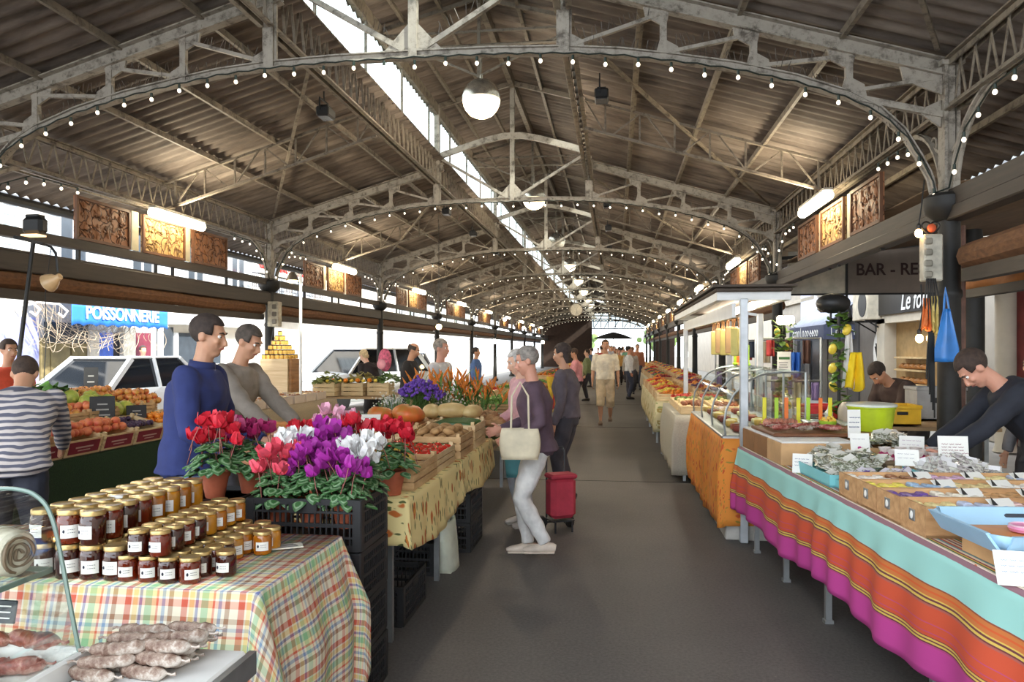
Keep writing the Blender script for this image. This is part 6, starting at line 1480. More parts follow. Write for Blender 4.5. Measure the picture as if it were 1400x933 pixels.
for i, y in enumerate((6.98, 7.18)): wood_crate('pale crate of apples at the far end of the fruit stall, %s' % ('nearer' if i == 0 else 'farther'), FX1 - .62 - .1 * i, y, .98, .36, .2, .1, LWOOD2, group='far end crates of the fruit stall')
fill('apple', FX1 - .66, 7.06, 1.05, .4, .38, 3, 'heaped at the far end of the fruit stall', 'apples at far end of fruit stall', 1.95, maxn=60)
fill('apple', -5.1, 6.9, 1.12, .34, .7, 2, 'in the top row beyond the melons', 'apples in the top row', 1.95, maxn=60)
heap('banana_heap', 'yellow bananas heaped at the upper rear of the fruit stall', 'bananas', -5.05, 5.95, 1.08, .5, .6, .12, fruit_mat((226, 196, 84), (196, 160, 60)), .045, 60, 6, .6)
greens('leafy_greens', 'green leaves spread at the back of the fruit stall', -5.15, 6.35, 1.14, .4, .4, .14, (78, 120, 50), 90, 8)
heap('grape_heap', 'dark grapes mounded at the near top of the fruit stall', 'grapes', -5.05, 5.2, 1.06, .6, .6, .14, mat((70, 48, 66), .4, 0, .3), .03, 130, 9)
for i, (u, v, z, w, h, lab) in enumerate(((124, 540, 1.14, .13, .30, 'tall black slate sign rising from the middle of the fruit stall'), (140, 576, .97, .2, .24, 'black slate sign leaning before the melons'), (187, 578, .93, .17, .18, 'pointed black slate sign before the apples at the far end'), (104, 566, .99, .22, .16, 'flat tilted black slate left of the melons'))):
    p = G(u, v, z); slate(lab, p.x, p.y, z - .02, w, h, .5 + i * .12, (-.1, -.2, -.15, -.7)[i])
# clip-on work lights on a pole at the fruit stall
p0 = D(22, 520, 6.6); p1 = D(46, 328, 6.6); t = thing('work_light_stand', 'dark pole with black floodlight and hanging bulb lamp above the fruit stall', 'work light', (p0.x, p0.y, .78))
b = MB(); b.tube([V((p0.x, p0.y, .78)), p0, p0.lerp(p1, .5), p1], .02, 8); c = D(20, 324, 6.6); e = D(60, 334, 6.6); b.bar(c, e, .03, .03); part('pole', b, BLACK, t, True)
hcen = D(48, 309, 6.6); b = MB(); b.box(hcen, (.21, .12, .16), .03, None); b.box(hcen + V((0, 0, .09)), (.14, .10, .03), .01); part('floodlight_head', b, BLK, t, True)
b = MB(); b.box(hcen + V((.0, -.02, -.095)), (.17, .12, .015)); part('floodlight_glass', b, emit((255, 214, 160), .9), t, True)
q = [D(60, 334, 6.6), D(70, 338, 6.6), D(76, 346, 6.6), D(78, 358, 6.6), D(79, 372, 6.6)]; b = MB(); b.tube(q, .012, 6); b.tube([q[1], D(62, 400, 6.6), D(63, 470, 6.6), D(60, 520, 6.6)], .005, 4); part('gooseneck', b, BLK, t, True)
lc = D(72, 384, 6.6); b = MB(); M = rot('Y', 1.1); b.lathe([(0, .1), (.03, .09), (.035, .05), (.06, .02), (.085, -.03), (.09, -.06), (.07, -.075), (0, -.08)], 16, lc, None); b.v = [lc + M @ (v - lc) for v in b.v]; part('bulb_lamp', b, mat((222, 186, 140), .3), t, True)

# ------------------------------------------------------------------ nut and honey stall farther left
NX0, NX1, NY0, NY1 = -5.6, -4.22, 8.55, 11.3
table('table under the beige burlap cloth of the nut stall', NX0, NX1 - .02, NY0, NY1, .85)
solo('tablecloth', cloth(NX0, NX1, NY0, NY1, .85, (.8, .8, .3, .3), .012, 22, .02, 'plan', 8, seed=7), BURLAP, 'beige burlap cloth on the nut and sweets stall', 'tablecloth', solid=.004, smooth=1)
NUTC = [(206, 160, 110), (176, 116, 70), (226, 206, 150), (150, 96, 60), (214, 190, 150), (196, 140, 90)]
i = 0
for r in range(2):
    for c in range(6):
        x, y = -4.46 - r * .42, 8.85 + c * .40; t = thing('sweets_tray', 'clear tray of %s on the nut stall, %s row, %s from near end' % (('nuts', 'dried fruit', 'pale sweets')[i % 3], ('aisle side', 'inner')[r], ORD[c]), 'tray', (x, y, .86), 0, 'trays of nuts and sweets on the burlap cloth')
        b = MB(); b.box((0, 0, .01), (.36, .34, .012)); 
        for s in (-1, 1): b.box((s * .178, 0, .06), (.006, .34, .11)); b.box((0, s * .168, .06), (.36, .006, .11))
        part('tray_sides', b, mat((206, 190, 176), .2, 0, .05, key='tray'), t); b = MB(); rn = random.Random(i)
        for k in range(70): b.ball((rn.uniform(-.15, .15), rn.uniform(-.14, .14), .06 + rn.uniform(0, .05)), rn.uniform(.014, .024), 6, 4)
        o = part('contents', b, mat(NUTC[i % 6], .5, 0, .3, 20), t, smooth=1); o['kind'] = 'stuff'; i += 1
# wooden house with a pyramid of jars
t = thing('wooden_display_house', 'pale wooden box house on the nut stall carrying the jar pyramid', 'display', (-4.95, 10.9, .86))
b = MB(); b.box((0, 0, .3), (.42, .42, .6), .004)
for k in range(6): b.box((0, -.212, .06 + k * .1), (.42, .006, .085))
part('slatted_box', b, mk_wood((226, 204, 168), (196, 168, 128), (1, 1, 14), .6, '_pale'), t); b = MB(); b.box((.235, 0, .33), (.04, .36, .54), .006); b.box((.26, -.1, .3), (.02, .06, .1)); part('side_door', b, mk_wood((176, 128, 80), (130, 90, 52), (1, 1, 14), .6, '_mid'), t)
jr = 0
b = MB(); b.lathe([(.03, 0), (.034, .008), (.034, .045), (.028, .052), (.03, .053), (.03, .066), (0, .068)], 14); b.mi = [0] * len(b.mi)
for fi, f in enumerate(b.f):
    if min(b.v[j].z for j in f) > .05: b.mi[fi] = 1
JS = mesh_of(b, 'honey_jar', [mat((232, 186, 96), .2), mat((70, 46, 30), .5)])
for lv in range(6):
    n = 6 - lv
    for a in range(n):
        for c in range(n):
            if 0 < a < n - 1 and 0 < c < n - 1: continue
            o = link('honey_jar', JS); o.location = (-4.95 + (a - (n - 1) / 2) * .069, 10.9 + (c - (n - 1) / 2) * .069, 1.462 + lv * .0695); tag(o, 'small gold jar in the pyramid on the wooden house, %s tier up' % ORD[lv], 'jar', 'jars of the pyramid, tier ' + ORD[lv])
t = thing('lamp_pole', 'white lamp pole with small lit shade by the nut stall', 'lamp', D(411, 470, 10.4)); t.location.z = .86; px = t.location
b = MB(); zt = 1.6 + (478 - 375) / F * 10.9; b.tube([(0, 0, 0), (0, 0, zt - .86)], .022, 8); b.tube([(0, 0, zt - .90), (-.08, 0, zt - .84)], .015, 6); part('pole', b, WHT, t); b = MB(); b.lathe([(.03, .12), (.05, .1), (.09, 0), (.085, 0)], 14, (-.12, 0, zt - .95)); part('shade', b, mat((70, 60, 50), .5), t); b = MB(); b.ball((-.12, 0, zt - .95), (.075, .075, .04), 12, 8); part('bulb', b, emit((255, 226, 170), 12), t)
for i, (x, y) in enumerate(((-4.6, 11.9), (-4.2, 12.1), (-3.8, 12.2), (-4.7, 12.5))): wood_crate('pale box of plants on the stall beyond the nut stall, %s from the left' % ORD[i], x, y, .85, .36, .34, .2, mat((206, 184, 144), .8), group='plant boxes beyond the nut stall')
table('table of potted herbs beyond the nut stall', -5.2, -3.4, 11.7, 13.2, .85)
for i, (x, y, c) in enumerate(((-4.6, 12.0, (120, 130, 70)), (-4.2, 12.4, (150, 140, 80)), (-3.8, 12.6, (96, 124, 64)))): greens('potted_herbs', 'bushy %s herbs on the table beyond the nut stall' % ('olive', 'yellowish', 'green')[i], x, y, 1.0, .4, .5, .22, c, 100, 20 + i)
for i in range(9):
    o = link('pear', FM['orange'] if i % 2 else FM['lemon']); o.location = (-4.6 + i * .09, 11.90 + i * .032, 1.06); o.name = 'orange' if i % 2 else 'lemon'; tag(o, 'loose %s on the plant boxes beyond the nut stall, %s from the left' % ('orange' if i % 2 else 'lemon', ORD[i]), 'fruit', 'loose citrus on the plant boxes')
# electric box on the second left column
t = thing('electric_box', 'beige electrical box with sockets on the second left column', 'electrical box', (XL + .16, 12.86, 2.0)); b = MB(); b.box((0, 0, .22), (.20, .16, .44), .01); part('case', b, mat((196, 188, 168), .6, 0, .2, 12), t)
b = MB()
for k in range(3): b.box((.03, -.085, .09 + k * .13), (.08, .03, .08), .01)
part('sockets', b, mat((120, 114, 104), .5), t); b = MB(); b.tube([(.0, -.04, 0), (-.06, -.05, -.4), (-.02, -.03, -1.0), (-.06, -.02, -2)], .012, 5); part('cable', b, BLK, t)

# ------------------------------------------------------------------ farther left stalls, along the aisle
def stall(label, x0, x1, y0, y1, cl, kinds, seed, side):
    table('trestle table under the %s' % label, x0, x1, y0, y1, .8)
    dr = .45; solo('tablecloth', cloth(x0, x1, y0, y1, .8, (dr, dr, .2, dr), .014, 20, .02, 'plan', 6, seed=seed), cl, 'cloth of the %s' % label, 'tablecloth', solid=.003, smooth=1)
    rn = random.Random(seed); n = int((y1 - y0) / .55); m = max(1, int((x1 - x0) / .5))
    for i in range(n):
        for j in range(m):
            k, rgb, rgb2 = kinds[(i * 2 + j * 3 + seed) % len(kinds)]; x = x0 + (j + .5) * (x1 - x0) / m; y = y0 + (i + .5) * (y1 - y0) / n; z = .81 + .04 * (j if side > 0 else m - 1 - j)
            wood_crate('crate of %s on the %s, %s row, %s from aisle' % (k, label, ORD[i], ORD[j if side > 0 else m - 1 - j]), x, y, z, (x1 - x0) / m - .03, (y1 - y0) / n - .04, .11, LWOOD if rn.random() < .5 else LWOOD2, group='crates on the ' + label)
            heap(k.replace(' ', '_') + '_heap', 'mounded %s on the %s, %s row, %s from aisle' % (k, label, ORD[i], ORD[j if side > 0 else m - 1 - j]), k, x, y, z + .05, (x1 - x0) / m - .08, (y1 - y0) / n - .08, .10, mat(rgb, .45, 0, .25, 14, key='hp'), .032, 46, seed + i * 7 + j)
PK = [('oranges', (226, 132, 36), 0), ('red peppers', (196, 40, 30), 0), ('lettuce', (96, 140, 56), 0), ('lemons', (232, 206, 80), 0), ('plums', (90, 58, 86), 0), ('apricots', (230, 150, 70), 0), ('cherries', (150, 40, 44), 0), ('onions', (206, 170, 120), 0)]
stall('mid left aisle stall', -2.3, -1.25, 9.4, 12.6, CREAMC, [PK[2], PK[7], PK[2], PK[1]], 3, -1)
stall('second mid left stall', -2.2, -1.25, 13.2, 16.6, PROV_Y, [PK[2], PK[0], PK[3], PK[2], PK[1]], 5, -1)
stall('far left aisle stall', -2.2, -1.3, 20, 27, PROV_O, PK, 8, -1); stall('farthest left aisle stall', -2.2, -1.5, 30, 40, CREAMC, PK, 9, -1)
# bright scarves hanging at the stall end by the pink shirted woman
for i, c in enumerate(((226, 190, 60), (206, 50, 60), (214, 150, 40), (190, 60, 90), (216, 96, 60))):
    b = MB(); x, y = -1.14, 13.5 + i * .42; b.grid(lambda u, v: (x + .06 * sin(u * 8) * (1 - v) + .03 * v, y + (u - .5) * (.3 + .08 * v), 1.12 - .6 * v), 14, 10)
    solo('hanging_cloth', b, mat(c, .8, 0, .2, 9, key='scarf'), 'bright %s cloth hanging over the left stall edge, mid aisle' % ('yellow', 'crimson', 'ochre', 'raspberry', 'coral')[i], 'cloth', 'bright cloths hanging on the left stall', solid=.006)
# star-like bare lamps over the far left stalls
for i, (u, v, y, e) in enumerate(((676, 467, 22, 60), (742, 468, 30, 60), (600, 447, 15, 14), (690, 437, 26, 30), (716, 448, 34, 30))):
    p = D(u, v, y); t = thing('bare_lamp', 'bright bare bulb lamp hanging over the left stalls, %s' % ('nearest dazzling one', 'second dazzling one', 'small one by the column', 'upper one', 'upper distant one')[i], 'lamp', p); b = MB(); b.ball((0, 0, 0), .06 + .01 * (i < 2), 12, 8); part('bulb', b, emit((255, 226, 168), e * .5), t); b = MB(); b.lathe([(.02, .16), (.03, .05), (.03, .04)], 10); b.tube([(0, 0, .15), (0, 0, 4.1 - p.z)], .006, 5); part('cord', b, BLK, t)
# ------------------------------------------------------------------ right: soap and herb stall under the striped cloth
RZ = .0833; O_R = V((1.38, 1.9, 0)); RR = Matrix.Rotation(RZ, 3, 'Z')
def RT(lx, ly, z=0): return O_R + RR @ V((lx, ly, z))
def solo_r(name, b, m, label, cat, lx, ly, z, group=None, rz=0, **k): return solo(name, b, m, label, cat, group, RT(lx, ly, z), RZ + rz, **k)
LT, WT = 4.58, 1.08
t = thing('trestle_table', 'long trestle table under the striped cloth', 'table', RT(0, 0), RZ); b = MB(); b.box((WT / 2, LT / 2, .775), (WT - .02, LT - .02, .03)); part('table_top', b, mat((168, 140, 104), .6), t)
for y in (.3, 1.55, 2.8, 3.6, 4.35):
    for x in (.09, WT - .09): b = MB(); b.box((x, y, .38), (.035, .03, .76)); b.box((x, y, .01), (.05, .05, .02)); part('leg', b, METAL, t)
o = solo('tablecloth', cloth(0, WT, 0, LT, .8, (.3, .50, .47, .50), .024, 19, .04, 'side', 16, seed=11, hemvar=.022), SERAPE, 'striped mint, orange and magenta tablecloth on the right stall', 'tablecloth', loc=V((0, 0, 0)), solid=.003, smooth=1); o.location = RT(0, 0); o.rotation_euler = (0, 0, RZ)
t_ = NT('mat_striped_runner'); x_ = t_.sep(t_.coord())[0]; nz_ = t_.noise(5, 2, t_.coord()); f_ = t_.math('FRACT', t_.math('ADD', t_.math('MULTIPLY', x_, 9), t_.math('MULTIPLY', nz_, .1)))
RUN = t_.done(t_.ramp(f_, [(0, (150, 84, 96)), (.08, (232, 220, 200)), (.18, (206, 110, 60)), (.26, (232, 220, 200)), (.34, (80, 120, 90)), (.42, (226, 190, 90)), (.5, (150, 60, 90)), (.58, (236, 226, 206)), (.7, (120, 160, 170)), (.8, (214, 96, 60)), (.9, (236, 220, 190))], 'CONSTANT'), .85)
b = MB(); b.box((WT / 2, LT / 2, .003), (WT - .05, LT - .04, .005)); solo_r('table_runner', b, RUN, 'multicoloured striped runner on top of the right stall', 'cloth', 0, 0, .806)
ZT = .812
TURQ = mat((132, 206, 212), .5, 0, .04); SKY = mat((168, 208, 236), .4, 0, .04); KRAFT = mat((150, 106, 66), .75, 0, .1); KRAFT2 = mat((206, 164, 116), .7, 0, .1)
# soap crates with bars of soap
SC = [(238, 222, 160), (196, 208, 236), (236, 200, 196), (112, 80, 156), (240, 232, 214), (206, 160, 110), (240, 224, 96), (160, 190, 222), (226, 206, 150), (244, 238, 230), (150, 100, 70), (214, 176, 206)]
b = MB(); b.box((0, 0, .014), (.044, .066, .028), .007); SOAP = [mesh_of(b, 'soap_bar', mat(c, .4, 0, .05, 30, key='soap')) for c in SC]
CW = .235
for i in range(4):
    ly = 1.62 + i * (CW + .008); zt = .13 if i == 0 else .125
    t = thing('soap_crate', 'long wooden soap crate on the striped stall, %s from the near end' % ORD[i], 'crate', RT(.53, ly, ZT), RZ, 'long soap crates'); b = MB()
    b.box((0, 0, .006), (1.0, CW, .012))
    for s in (-1, 1): b.box((0, s * (CW / 2 - .006), zt / 2), (1.0, .012, zt)); b.box((s * .494, 0, zt / 2), (.012, CW - .024, zt))
    for x in (-.25, 0, .25): b.box((x, 0, zt * .45), (.008, CW - .024, zt * .8))
    part('crate_body', b, mk_wood((214, 170, 122), (172, 128, 84), (2, 10, 10), .6, '_soap'), t)
    b = MB(); b.box((-.503, 0, .075), (.004, .05, .05), .001); part('tag_holder', b, METAL, t); b = MB(); b.ball((-.506, 0, .075), (.003, .014, .018), 10, 6); part('tag', b, PAPER, t)
    b = MB(); b.box((0, 0, .045), (.97, CW - .03, .06)); part('filling', b, KRAFT2, t)
    for a in range(14):
        for c in range(3):
            k = (a // 3 + i * 3) % len(SC); o = link('soap_bar', SOAP[k]); lx = .53 - .455 + a * .07; o.location = RT(lx, ly - .07 + c * .07, ZT + .082 + .004 * ((a + c) % 3)); o.rotation_euler = (0, (a % 5 - 2) * .05, RZ + ((a * 7 + c) % 5 - 2) * .04)
            tag(o, 'soap bar in the %s long crate, %s row of three, %s along from aisle' % (ORD[i], ('near', 'middle', 'far')[c], ORD[a]), 'soap', 'soap bars in the long crates')
    for x in (-.1, .17, .42)[:2 + i % 2]:
        o = thing('price_card', 'small black and white card standing in the %s soap crate, at %s' % (ORD[i], {-.1: 'the middle', .17: 'two thirds', .42: 'the far end'}[x]), 'price card', RT(.53 + x, ly + .02, ZT + .118), RZ + .25, 'small cards in the soap crates'); b = MB(); b.box((0, .01, .012), (.12, .004, .07), .001, rot('X', -1.0)); part('card', b, PAPER, o); b = MB(); b.poly([V((-.055, .004, -.015)), V((-.02, .004, -.015)), V((-.055, .022, .03))], (0, .001, .002)); part('dark_corner', b, BLK, o)
# blue tray on a carton
b = MB(); b.box((0, 0, .04), (.56, .36, .08), .003); solo_r('carton', b, KRAFT2, 'kraft carton under the pale blue tray', 'carton', .36, 1.14, ZT)
t = thing('serving_tray', 'pale blue tray with handle slots holding pink soaps', 'tray', RT(.34, 1.15, ZT + .082), RZ); b = MB()
w, l, h, e = .31, .20, .07, .05
def tray_wall(p, q, n):
    p, q, n = V(p), V(q), V(n); u = V((0, 0, h)) + n * e; b.add([p, q, q + (q - V((0, 0, 0))).normalized() * .0 + u, p + u, p + n * .012, q + n * .012, q + u + n * .012, p + u + n * .012], [(0, 1, 2, 3), (7, 6, 5, 4), (3, 2, 6, 7), (0, 4, 5, 1), (1, 5, 6, 2), (0, 3, 7, 4)])
for p, q, n in (((-w, -l, 0), (w, -l, 0), (0, -1, 0)), ((w, -l, 0), (w, l, 0), (1, 0, 0)), ((w, l, 0), (-w, l, 0), (0, 1, 0)), ((-w, l, 0), (-w, -l, 0), (-1, 0, 0))): tray_wall(p, q, n)
for sx in (-1, 1):
    for sy in (-1, 1): b.add([(sx * w, sy * l, 0), (sx * (w + e), sy * l, h), (sx * w, sy * (l + e), h)], [(0, 1, 2)])
part('sloped_sides', b, SKY, t, solid=.004); b = MB(); b.box((0, 0, .006), (w * 2, l * 2, .012)); part('tray_base', b, mat((222, 150, 84), .5, 0, .06), t)
b = MB()
for s in (-1, 1): b.box((0, s * (l + .028), .042), (.13, .014, .018), .006, None)
part('handle_slot', b, mat((60, 66, 76), .6), t)
t = thing('soap_dish', 'round pink soap with raised rim in the pale blue tray', 'soap', RT(.26, 1.22, ZT + .096)); b = MB(); b.lathe([(.03, 0), (.05, .004), (.056, .016), (.05, .026), (.036, .022), (0, .02)], 20); part('pink_soap', b, mat((236, 150, 190), .35), t); b = MB(); b.tube([(.05 * cos(a), .05 * sin(a), .026) for a in [i * pi / 10 for i in range(21)]], .004, 5); part('ruffled_rim', b, mat((246, 206, 224), .4), t)
t = thing('wrapped_gift', 'red and yellow wrapped gift packet in the pale blue tray', 'gift', RT(.46, 1.12, ZT + .096), .5); b = MB(); b.ball((0, 0, .045), (.06, .10, .045), 14, 8); part('packet', b, mat((240, 222, 130), .3), t); b = MB(); b.box((0, .03, .06), (.11, .05, .045), .012); part('red_band', b, mat((206, 50, 70), .35), t)
card('white handwritten price card leaning at the near front of the blue tray', RT(.035, .85, ZT), .15, .12, RZ - .25, -.55, 3, None, (150, 170, 210))
t = thing('bowl', 'lime green bowl at the right edge beside the front price card', 'bowl', RT(.12, .66, ZT)); b = MB(); b.lathe([(.05, 0), (.06, .004), (.09, .04), (.105, .08), (.108, .082), (.1, .08), (.084, .045), (.0, .02)], 22); part('bowl_body', b, mat((178, 206, 66), .35), t)
for i in range(6): o = link('soap_bar', SOAP[(i * 2 + 4) % len(SC)]); o.location = RT(.09 + .03 * (i % 3), .64 + .03 * (i // 3), ZT + .045 + .01 * i); o.rotation_euler = (.2 * i, .3, i); tag(o, 'small soap bar heaped in the lime bowl', 'soap', 'soap bars in the lime bowl')
card('white card headed SAVON standing at the right frame edge', RT(.62, 1.43, ZT + .1), .18, .22, RZ - .1, -.12, 3, 'SAVON')
# herb sachets
def sachet(name, rgb, w, l, h, seed, lab_c=None):
    rn = random.Random(seed); b = MB(); n = 8; vs = []
    for s in (1, -1):
        k = len(b.v)
        for j in range(n + 1):
            for i in range(n + 1):
                u, v = i / n * 2 - 1, j / n * 2 - 1; e = max(0, (1 - u * u) * (1 - v * v)) ** .45; b.v.append(V((u * w / 2, v * l / 2, h / 2 + s * h / 2 * e * rn.uniform(.6, 1.1))))
        for j in range(n):
            for i in range(n): a = k + j * (n + 1) + i; f = (a, a + 1, a + n + 2, a + n + 1); b.f.append(f if s > 0 else f[::-1]); b.mi.append(0)
    b.m = 1; b.box((0, l * .28, h * .97), (w * .7, l * .26, .003))
    tm = NT('mat_sachet'); vo = tm.node('ShaderNodeTexVoronoi', i_Scale=90.0); tm.l.new(tm.coord(), vo.inputs['Vector']); c = srgb(*rgb); cc = tm.ramp(tm.sep(vo.outputs['Color'])[0], [(.15, [x * .55 for x in c[:3]] + [1]), (.45, c), (.7, srgb(214, 214, 204))]); tm.bump(tm.noise(50, 3, tm.coord()), .6, .006)
    return mesh_of(b, name, [tm.done(cc, .22, 0, Coat_Weight=.4), mat(lab_c or (236, 234, 226), .5)], 1)
HERB = [sachet('herb_sachet', c, .10, .15, .03, i) for i, c in enumerate(((150, 154, 132), (172, 170, 148), (136, 142, 114)))]; PALE = [sachet('pale_sachet', c, .08, .12, .034, 7 + i, (240, 238, 240)) for i, c in enumerate(((206, 196, 196), (222, 214, 206), (196, 190, 186)))]; LAVS = [sachet('lavender_sachet', c, .085, .11, .034, 12 + i, (236, 230, 242)) for i, c in enumerate(((110, 84, 176), (140, 116, 200), (222, 216, 230)))]
rs = random.Random(31)
def pile(meshes, name, lx0, lx1, ly0, ly1, z, hgt, n, where, group, cat='sachet', up=.5):
    for i in range(n):
        u, v = rs.uniform(-1, 1), rs.uniform(-1, 1); zz = z + hgt * (1 - max(abs(u), abs(v)) ** 1.6) * rs.uniform(.6, 1)
        o = link(name, meshes[i % len(meshes)]); o.location = RT((lx0 + lx1) / 2 + u * (lx1 - lx0) / 2, (ly0 + ly1) / 2 + v * (ly1 - ly0) / 2, zz); o.rotation_euler = (rs.uniform(-.2, up), rs.uniform(-.4, .4), rs.uniform(-1, 1)); tag(o, where, cat, group)
def open_box(name, label, lx, ly, w, l, h, m, z=ZT, group=None, cat='tray'):
    b = MB(); b.box((0, 0, .005), (w, l, .01))
    for s in (-1, 1): b.box((s * (w / 2 - .004), 0, h / 2), (.008, l, h)); b.box((0, s * (l / 2 - .004), h / 2), (w - .016, .008, h))
    return solo_r(name, b, m, label, cat, lx, ly, z, group)
open_box('display_tray', 'turquoise card tray of herb sachets along the aisle edge', .33, 3.02, .54, .66, .07, TURQ); open_box('display_tray', 'turquoise card tray of pale sachets behind the soap crates, right', .80, 2.78, .46, .42, .09, TURQ); open_box('display_tray', 'turquoise card tray under the lavender sachets at the table middle', .34, 2.62, .5, .12, .05, TURQ)
open_box('display_tray', 'turquoise card tray at the back middle with ribbon bags', .82, 3.28, .44, .46, .07, TURQ)
pile(HERB, 'herb_sachet', .14, .52, 2.80, 3.26, ZT + .03, .13, 34, 'clear sachet of dried herbs in the aisle edge turquoise tray', 'herb sachets in the aisle edge tray'); pile(HERB, 'herb_sachet', .16, .56, 3.34, 3.5, ZT + .03, .10, 14, 'clear herb sachet heaped before the brown cartons', 'herb sachets before the cartons')
open_box('display_tray', 'low brown tray of herb sachets near the lime tub', .80, 3.70, .5, .34, .12, KRAFT2); pile(HERB, 'herb_sachet', .62, .98, 3.58, 3.82, ZT + .1, .10, 24, 'clear herb sachet heaped in front of the lime tub', 'herb sachets by the lime tub')
pile(PALE, 'pale_sachet', .62, .98, 2.62, 2.92, ZT + .06, .09, 26, 'pale sachet heaped in the right turquoise tray', 'pale sachets in the right tray', up=1.0); pile(LAVS, 'lavender_sachet', .12, .58, 2.57, 2.66, ZT + .04, .05, 18, 'purple and white lavender sachet behind the soap crates', 'lavender sachets', up=.9); pile(PALE, 'pale_sachet', .55, .62, 2.95, 3.3, ZT + .03, .06, 10, 'pale sachet between the herb tray and ribbon bags', 'pale sachets in the middle')
# ribbon tied bags
b = MB(); b.lathe([(.03, 0), (.045, .01), (.05, .04), (.036, .075), (.016, .092), (.028, .115), (.036, .135), (.03, .13), (.0, .10)], 14)
for p in b.v: p.x *= 1.15 + .08 * sin(p.z * 90); p.y *= .9
RBAG = mesh_of(b, 'ribbon_bag', mat((232, 222, 216), .35, 0, .1, 20)); b = MB(); b.tube([(.02 * cos(a), .017 * sin(a), .092) for a in [i * pi / 6 for i in range(13)]], .006, 6)
for s in (-1, 1): b.tube([(0, -.018, .092), (s * .02, -.03, .105), (s * .034, -.03, .10), (s * .02, -.026, .09), (0, -.018, .092)], .005, 5); b.tube([(0, -.018, .092), (s * .012, -.03, .075), (s * .02, -.034, .055)], .004, 5)
RIB = mesh_of(b, 'ribbon', mat((206, 50, 120), .4))
for i in range(12):
    o = thing('ribbon_bag', 'white gathered bag tied with pink ribbon, %s in the %s row on the herb stall' % (ORD[i % 4], ('near', 'middle', 'back')[i // 4]), 'gift bag', RT(.66 + (i % 4) * .10, 3.14 + (i // 4) * .12, ZT + .012), rs.uniform(-.5, .5), 'ribbon tied bags'); link('bag_body', RBAG, o); link('ribbon', RIB, o)
# stacked soap block box
t = thing('soap_block_box', 'small dark box packed with pale soap blocks at the table middle', 'box', RT(.60, 3.02, ZT + .0), RZ); b = MB(); b.box((0, 0, .05), (.24, .16, .10), .003); part('box_body', b, mat((120, 96, 74), .6), t)
b = MB()
for a in range(6):
    for c in range(2): b.box((-.095 + a * .038, -.083, .035 + c * .038), (.034, .02, .034), .004)
part('soap_blocks', b, mat((226, 190, 150), .5), t)
card('white card with pink flower print among the herb sachets', RT(.50, 3.36, ZT + .1), .12, .14, RZ - .1, -.3, 1, None, (140, 140, 150), pink=True); card('tilted white card beside the ribbon bags', RT(.86, 3.44, ZT + .1), .15, .12, RZ - .45, -.45, 2, None, (170, 120, 160)); card('white card leaning before the soap block box', RT(.57, 2.86, ZT + .1), .13, .10, RZ - .3, -.4, 2, None, (110, 110, 140)); card('small white card at the aisle edge before the brown cartons', RT(.07, 3.20, ZT), .12, .13, RZ - .35, -.5, 3); card('two column white price card behind the pale sachets', RT(.92, 3.02, ZT + .08), .17, .18, RZ - .15, -.15, 5, None, (150, 70, 90)); card('narrow white card standing by the charcuterie board', RT(.62, 3.78, ZT + .16), .09, .2, RZ, -.05, 3)
# cartons and charcuterie board at the far end
for i in range(3):
    t = thing('carton', 'brown card box along the far aisle edge of the striped stall, %s from near' % ORD[i], 'carton', RT(.28, 3.68 + i * .35, ZT), RZ, 'brown cartons at the far end'); b = MB(); b.box((0, 0, .075), (.5, .34, .15), .004); part('carton_box', b, KRAFT if i else KRAFT2, t); b = MB(); b.box((0, 0, .156), (.49, .33, .012), .003); part('white_lid', b, WHT, t)
t = thing('charcuterie_board', 'dark board of sliced sausages and cured meats on the brown cartons', 'food board', RT(.34, 4.10, ZT + .163), RZ); b = MB(); b.box((0, 0, .012), (.56, .62, .024), .006); part('board', b, mat((120, 74, 44), .5), t)
rn = random.Random(2)
for i in range(9):
    me = (smr, sm)[i % 2][i % 3]; o = link('sausage', me); o.location = RT(.14 + (i % 3) * .17, 3.86 + (i // 3) * .10, ZT + .205); o.rotation_euler = (0, 0, rn.uniform(-.5, .5)); tag(o, 'whole sausage on the dark board at the far end, %s in the %s row' % (ORD[i % 3], ('near', 'middle', 'back')[i // 3]), 'sausage', 'sausages on the dark board')
b = MB(); b.tube([(0, 0, 0), (.012, 0, 0)], .03, 14); SLI = mesh_of(b, 'sausage_slice', mat((206, 130, 110), .4, 0, .3, 60))
for i in range(16):
    o = link('sausage_slice', SLI); o.location = RT(.14 + (i % 8) * .028, 4.22 + (i // 8) * .09, ZT + .225); o.rotation_euler = (0, .5, RZ + .2); tag(o, 'pink sausage slice fanned on the dark board, %s row' % ('front', 'rear')[i // 8], 'sausage slice', 'slices on the dark board, %s' % ('front', 'rear')[i // 8])
t = thing('bowl', 'small lime bowl heaped with yellow cheese cubes by the charcuterie board', 'bowl', RT(.52, 4.02, ZT + .19)); b = MB(); b.lathe([(.03, 0), (.06, .05), (.065, .07), (.058, .068), (0, .03)], 18); part('bowl_body', b, mat((160, 196, 60), .4), t); b = MB(); rn = random.Random(4)
for k in range(24): b.box((rn.uniform(-.04, .04), rn.uniform(-.04, .04), .06 + rn.uniform(0, .035)), (.022, .022, .022), .003, None)
o = part('cheese_cubes', b, mat((236, 190, 70), .5), t); o['kind'] = 'stuff'
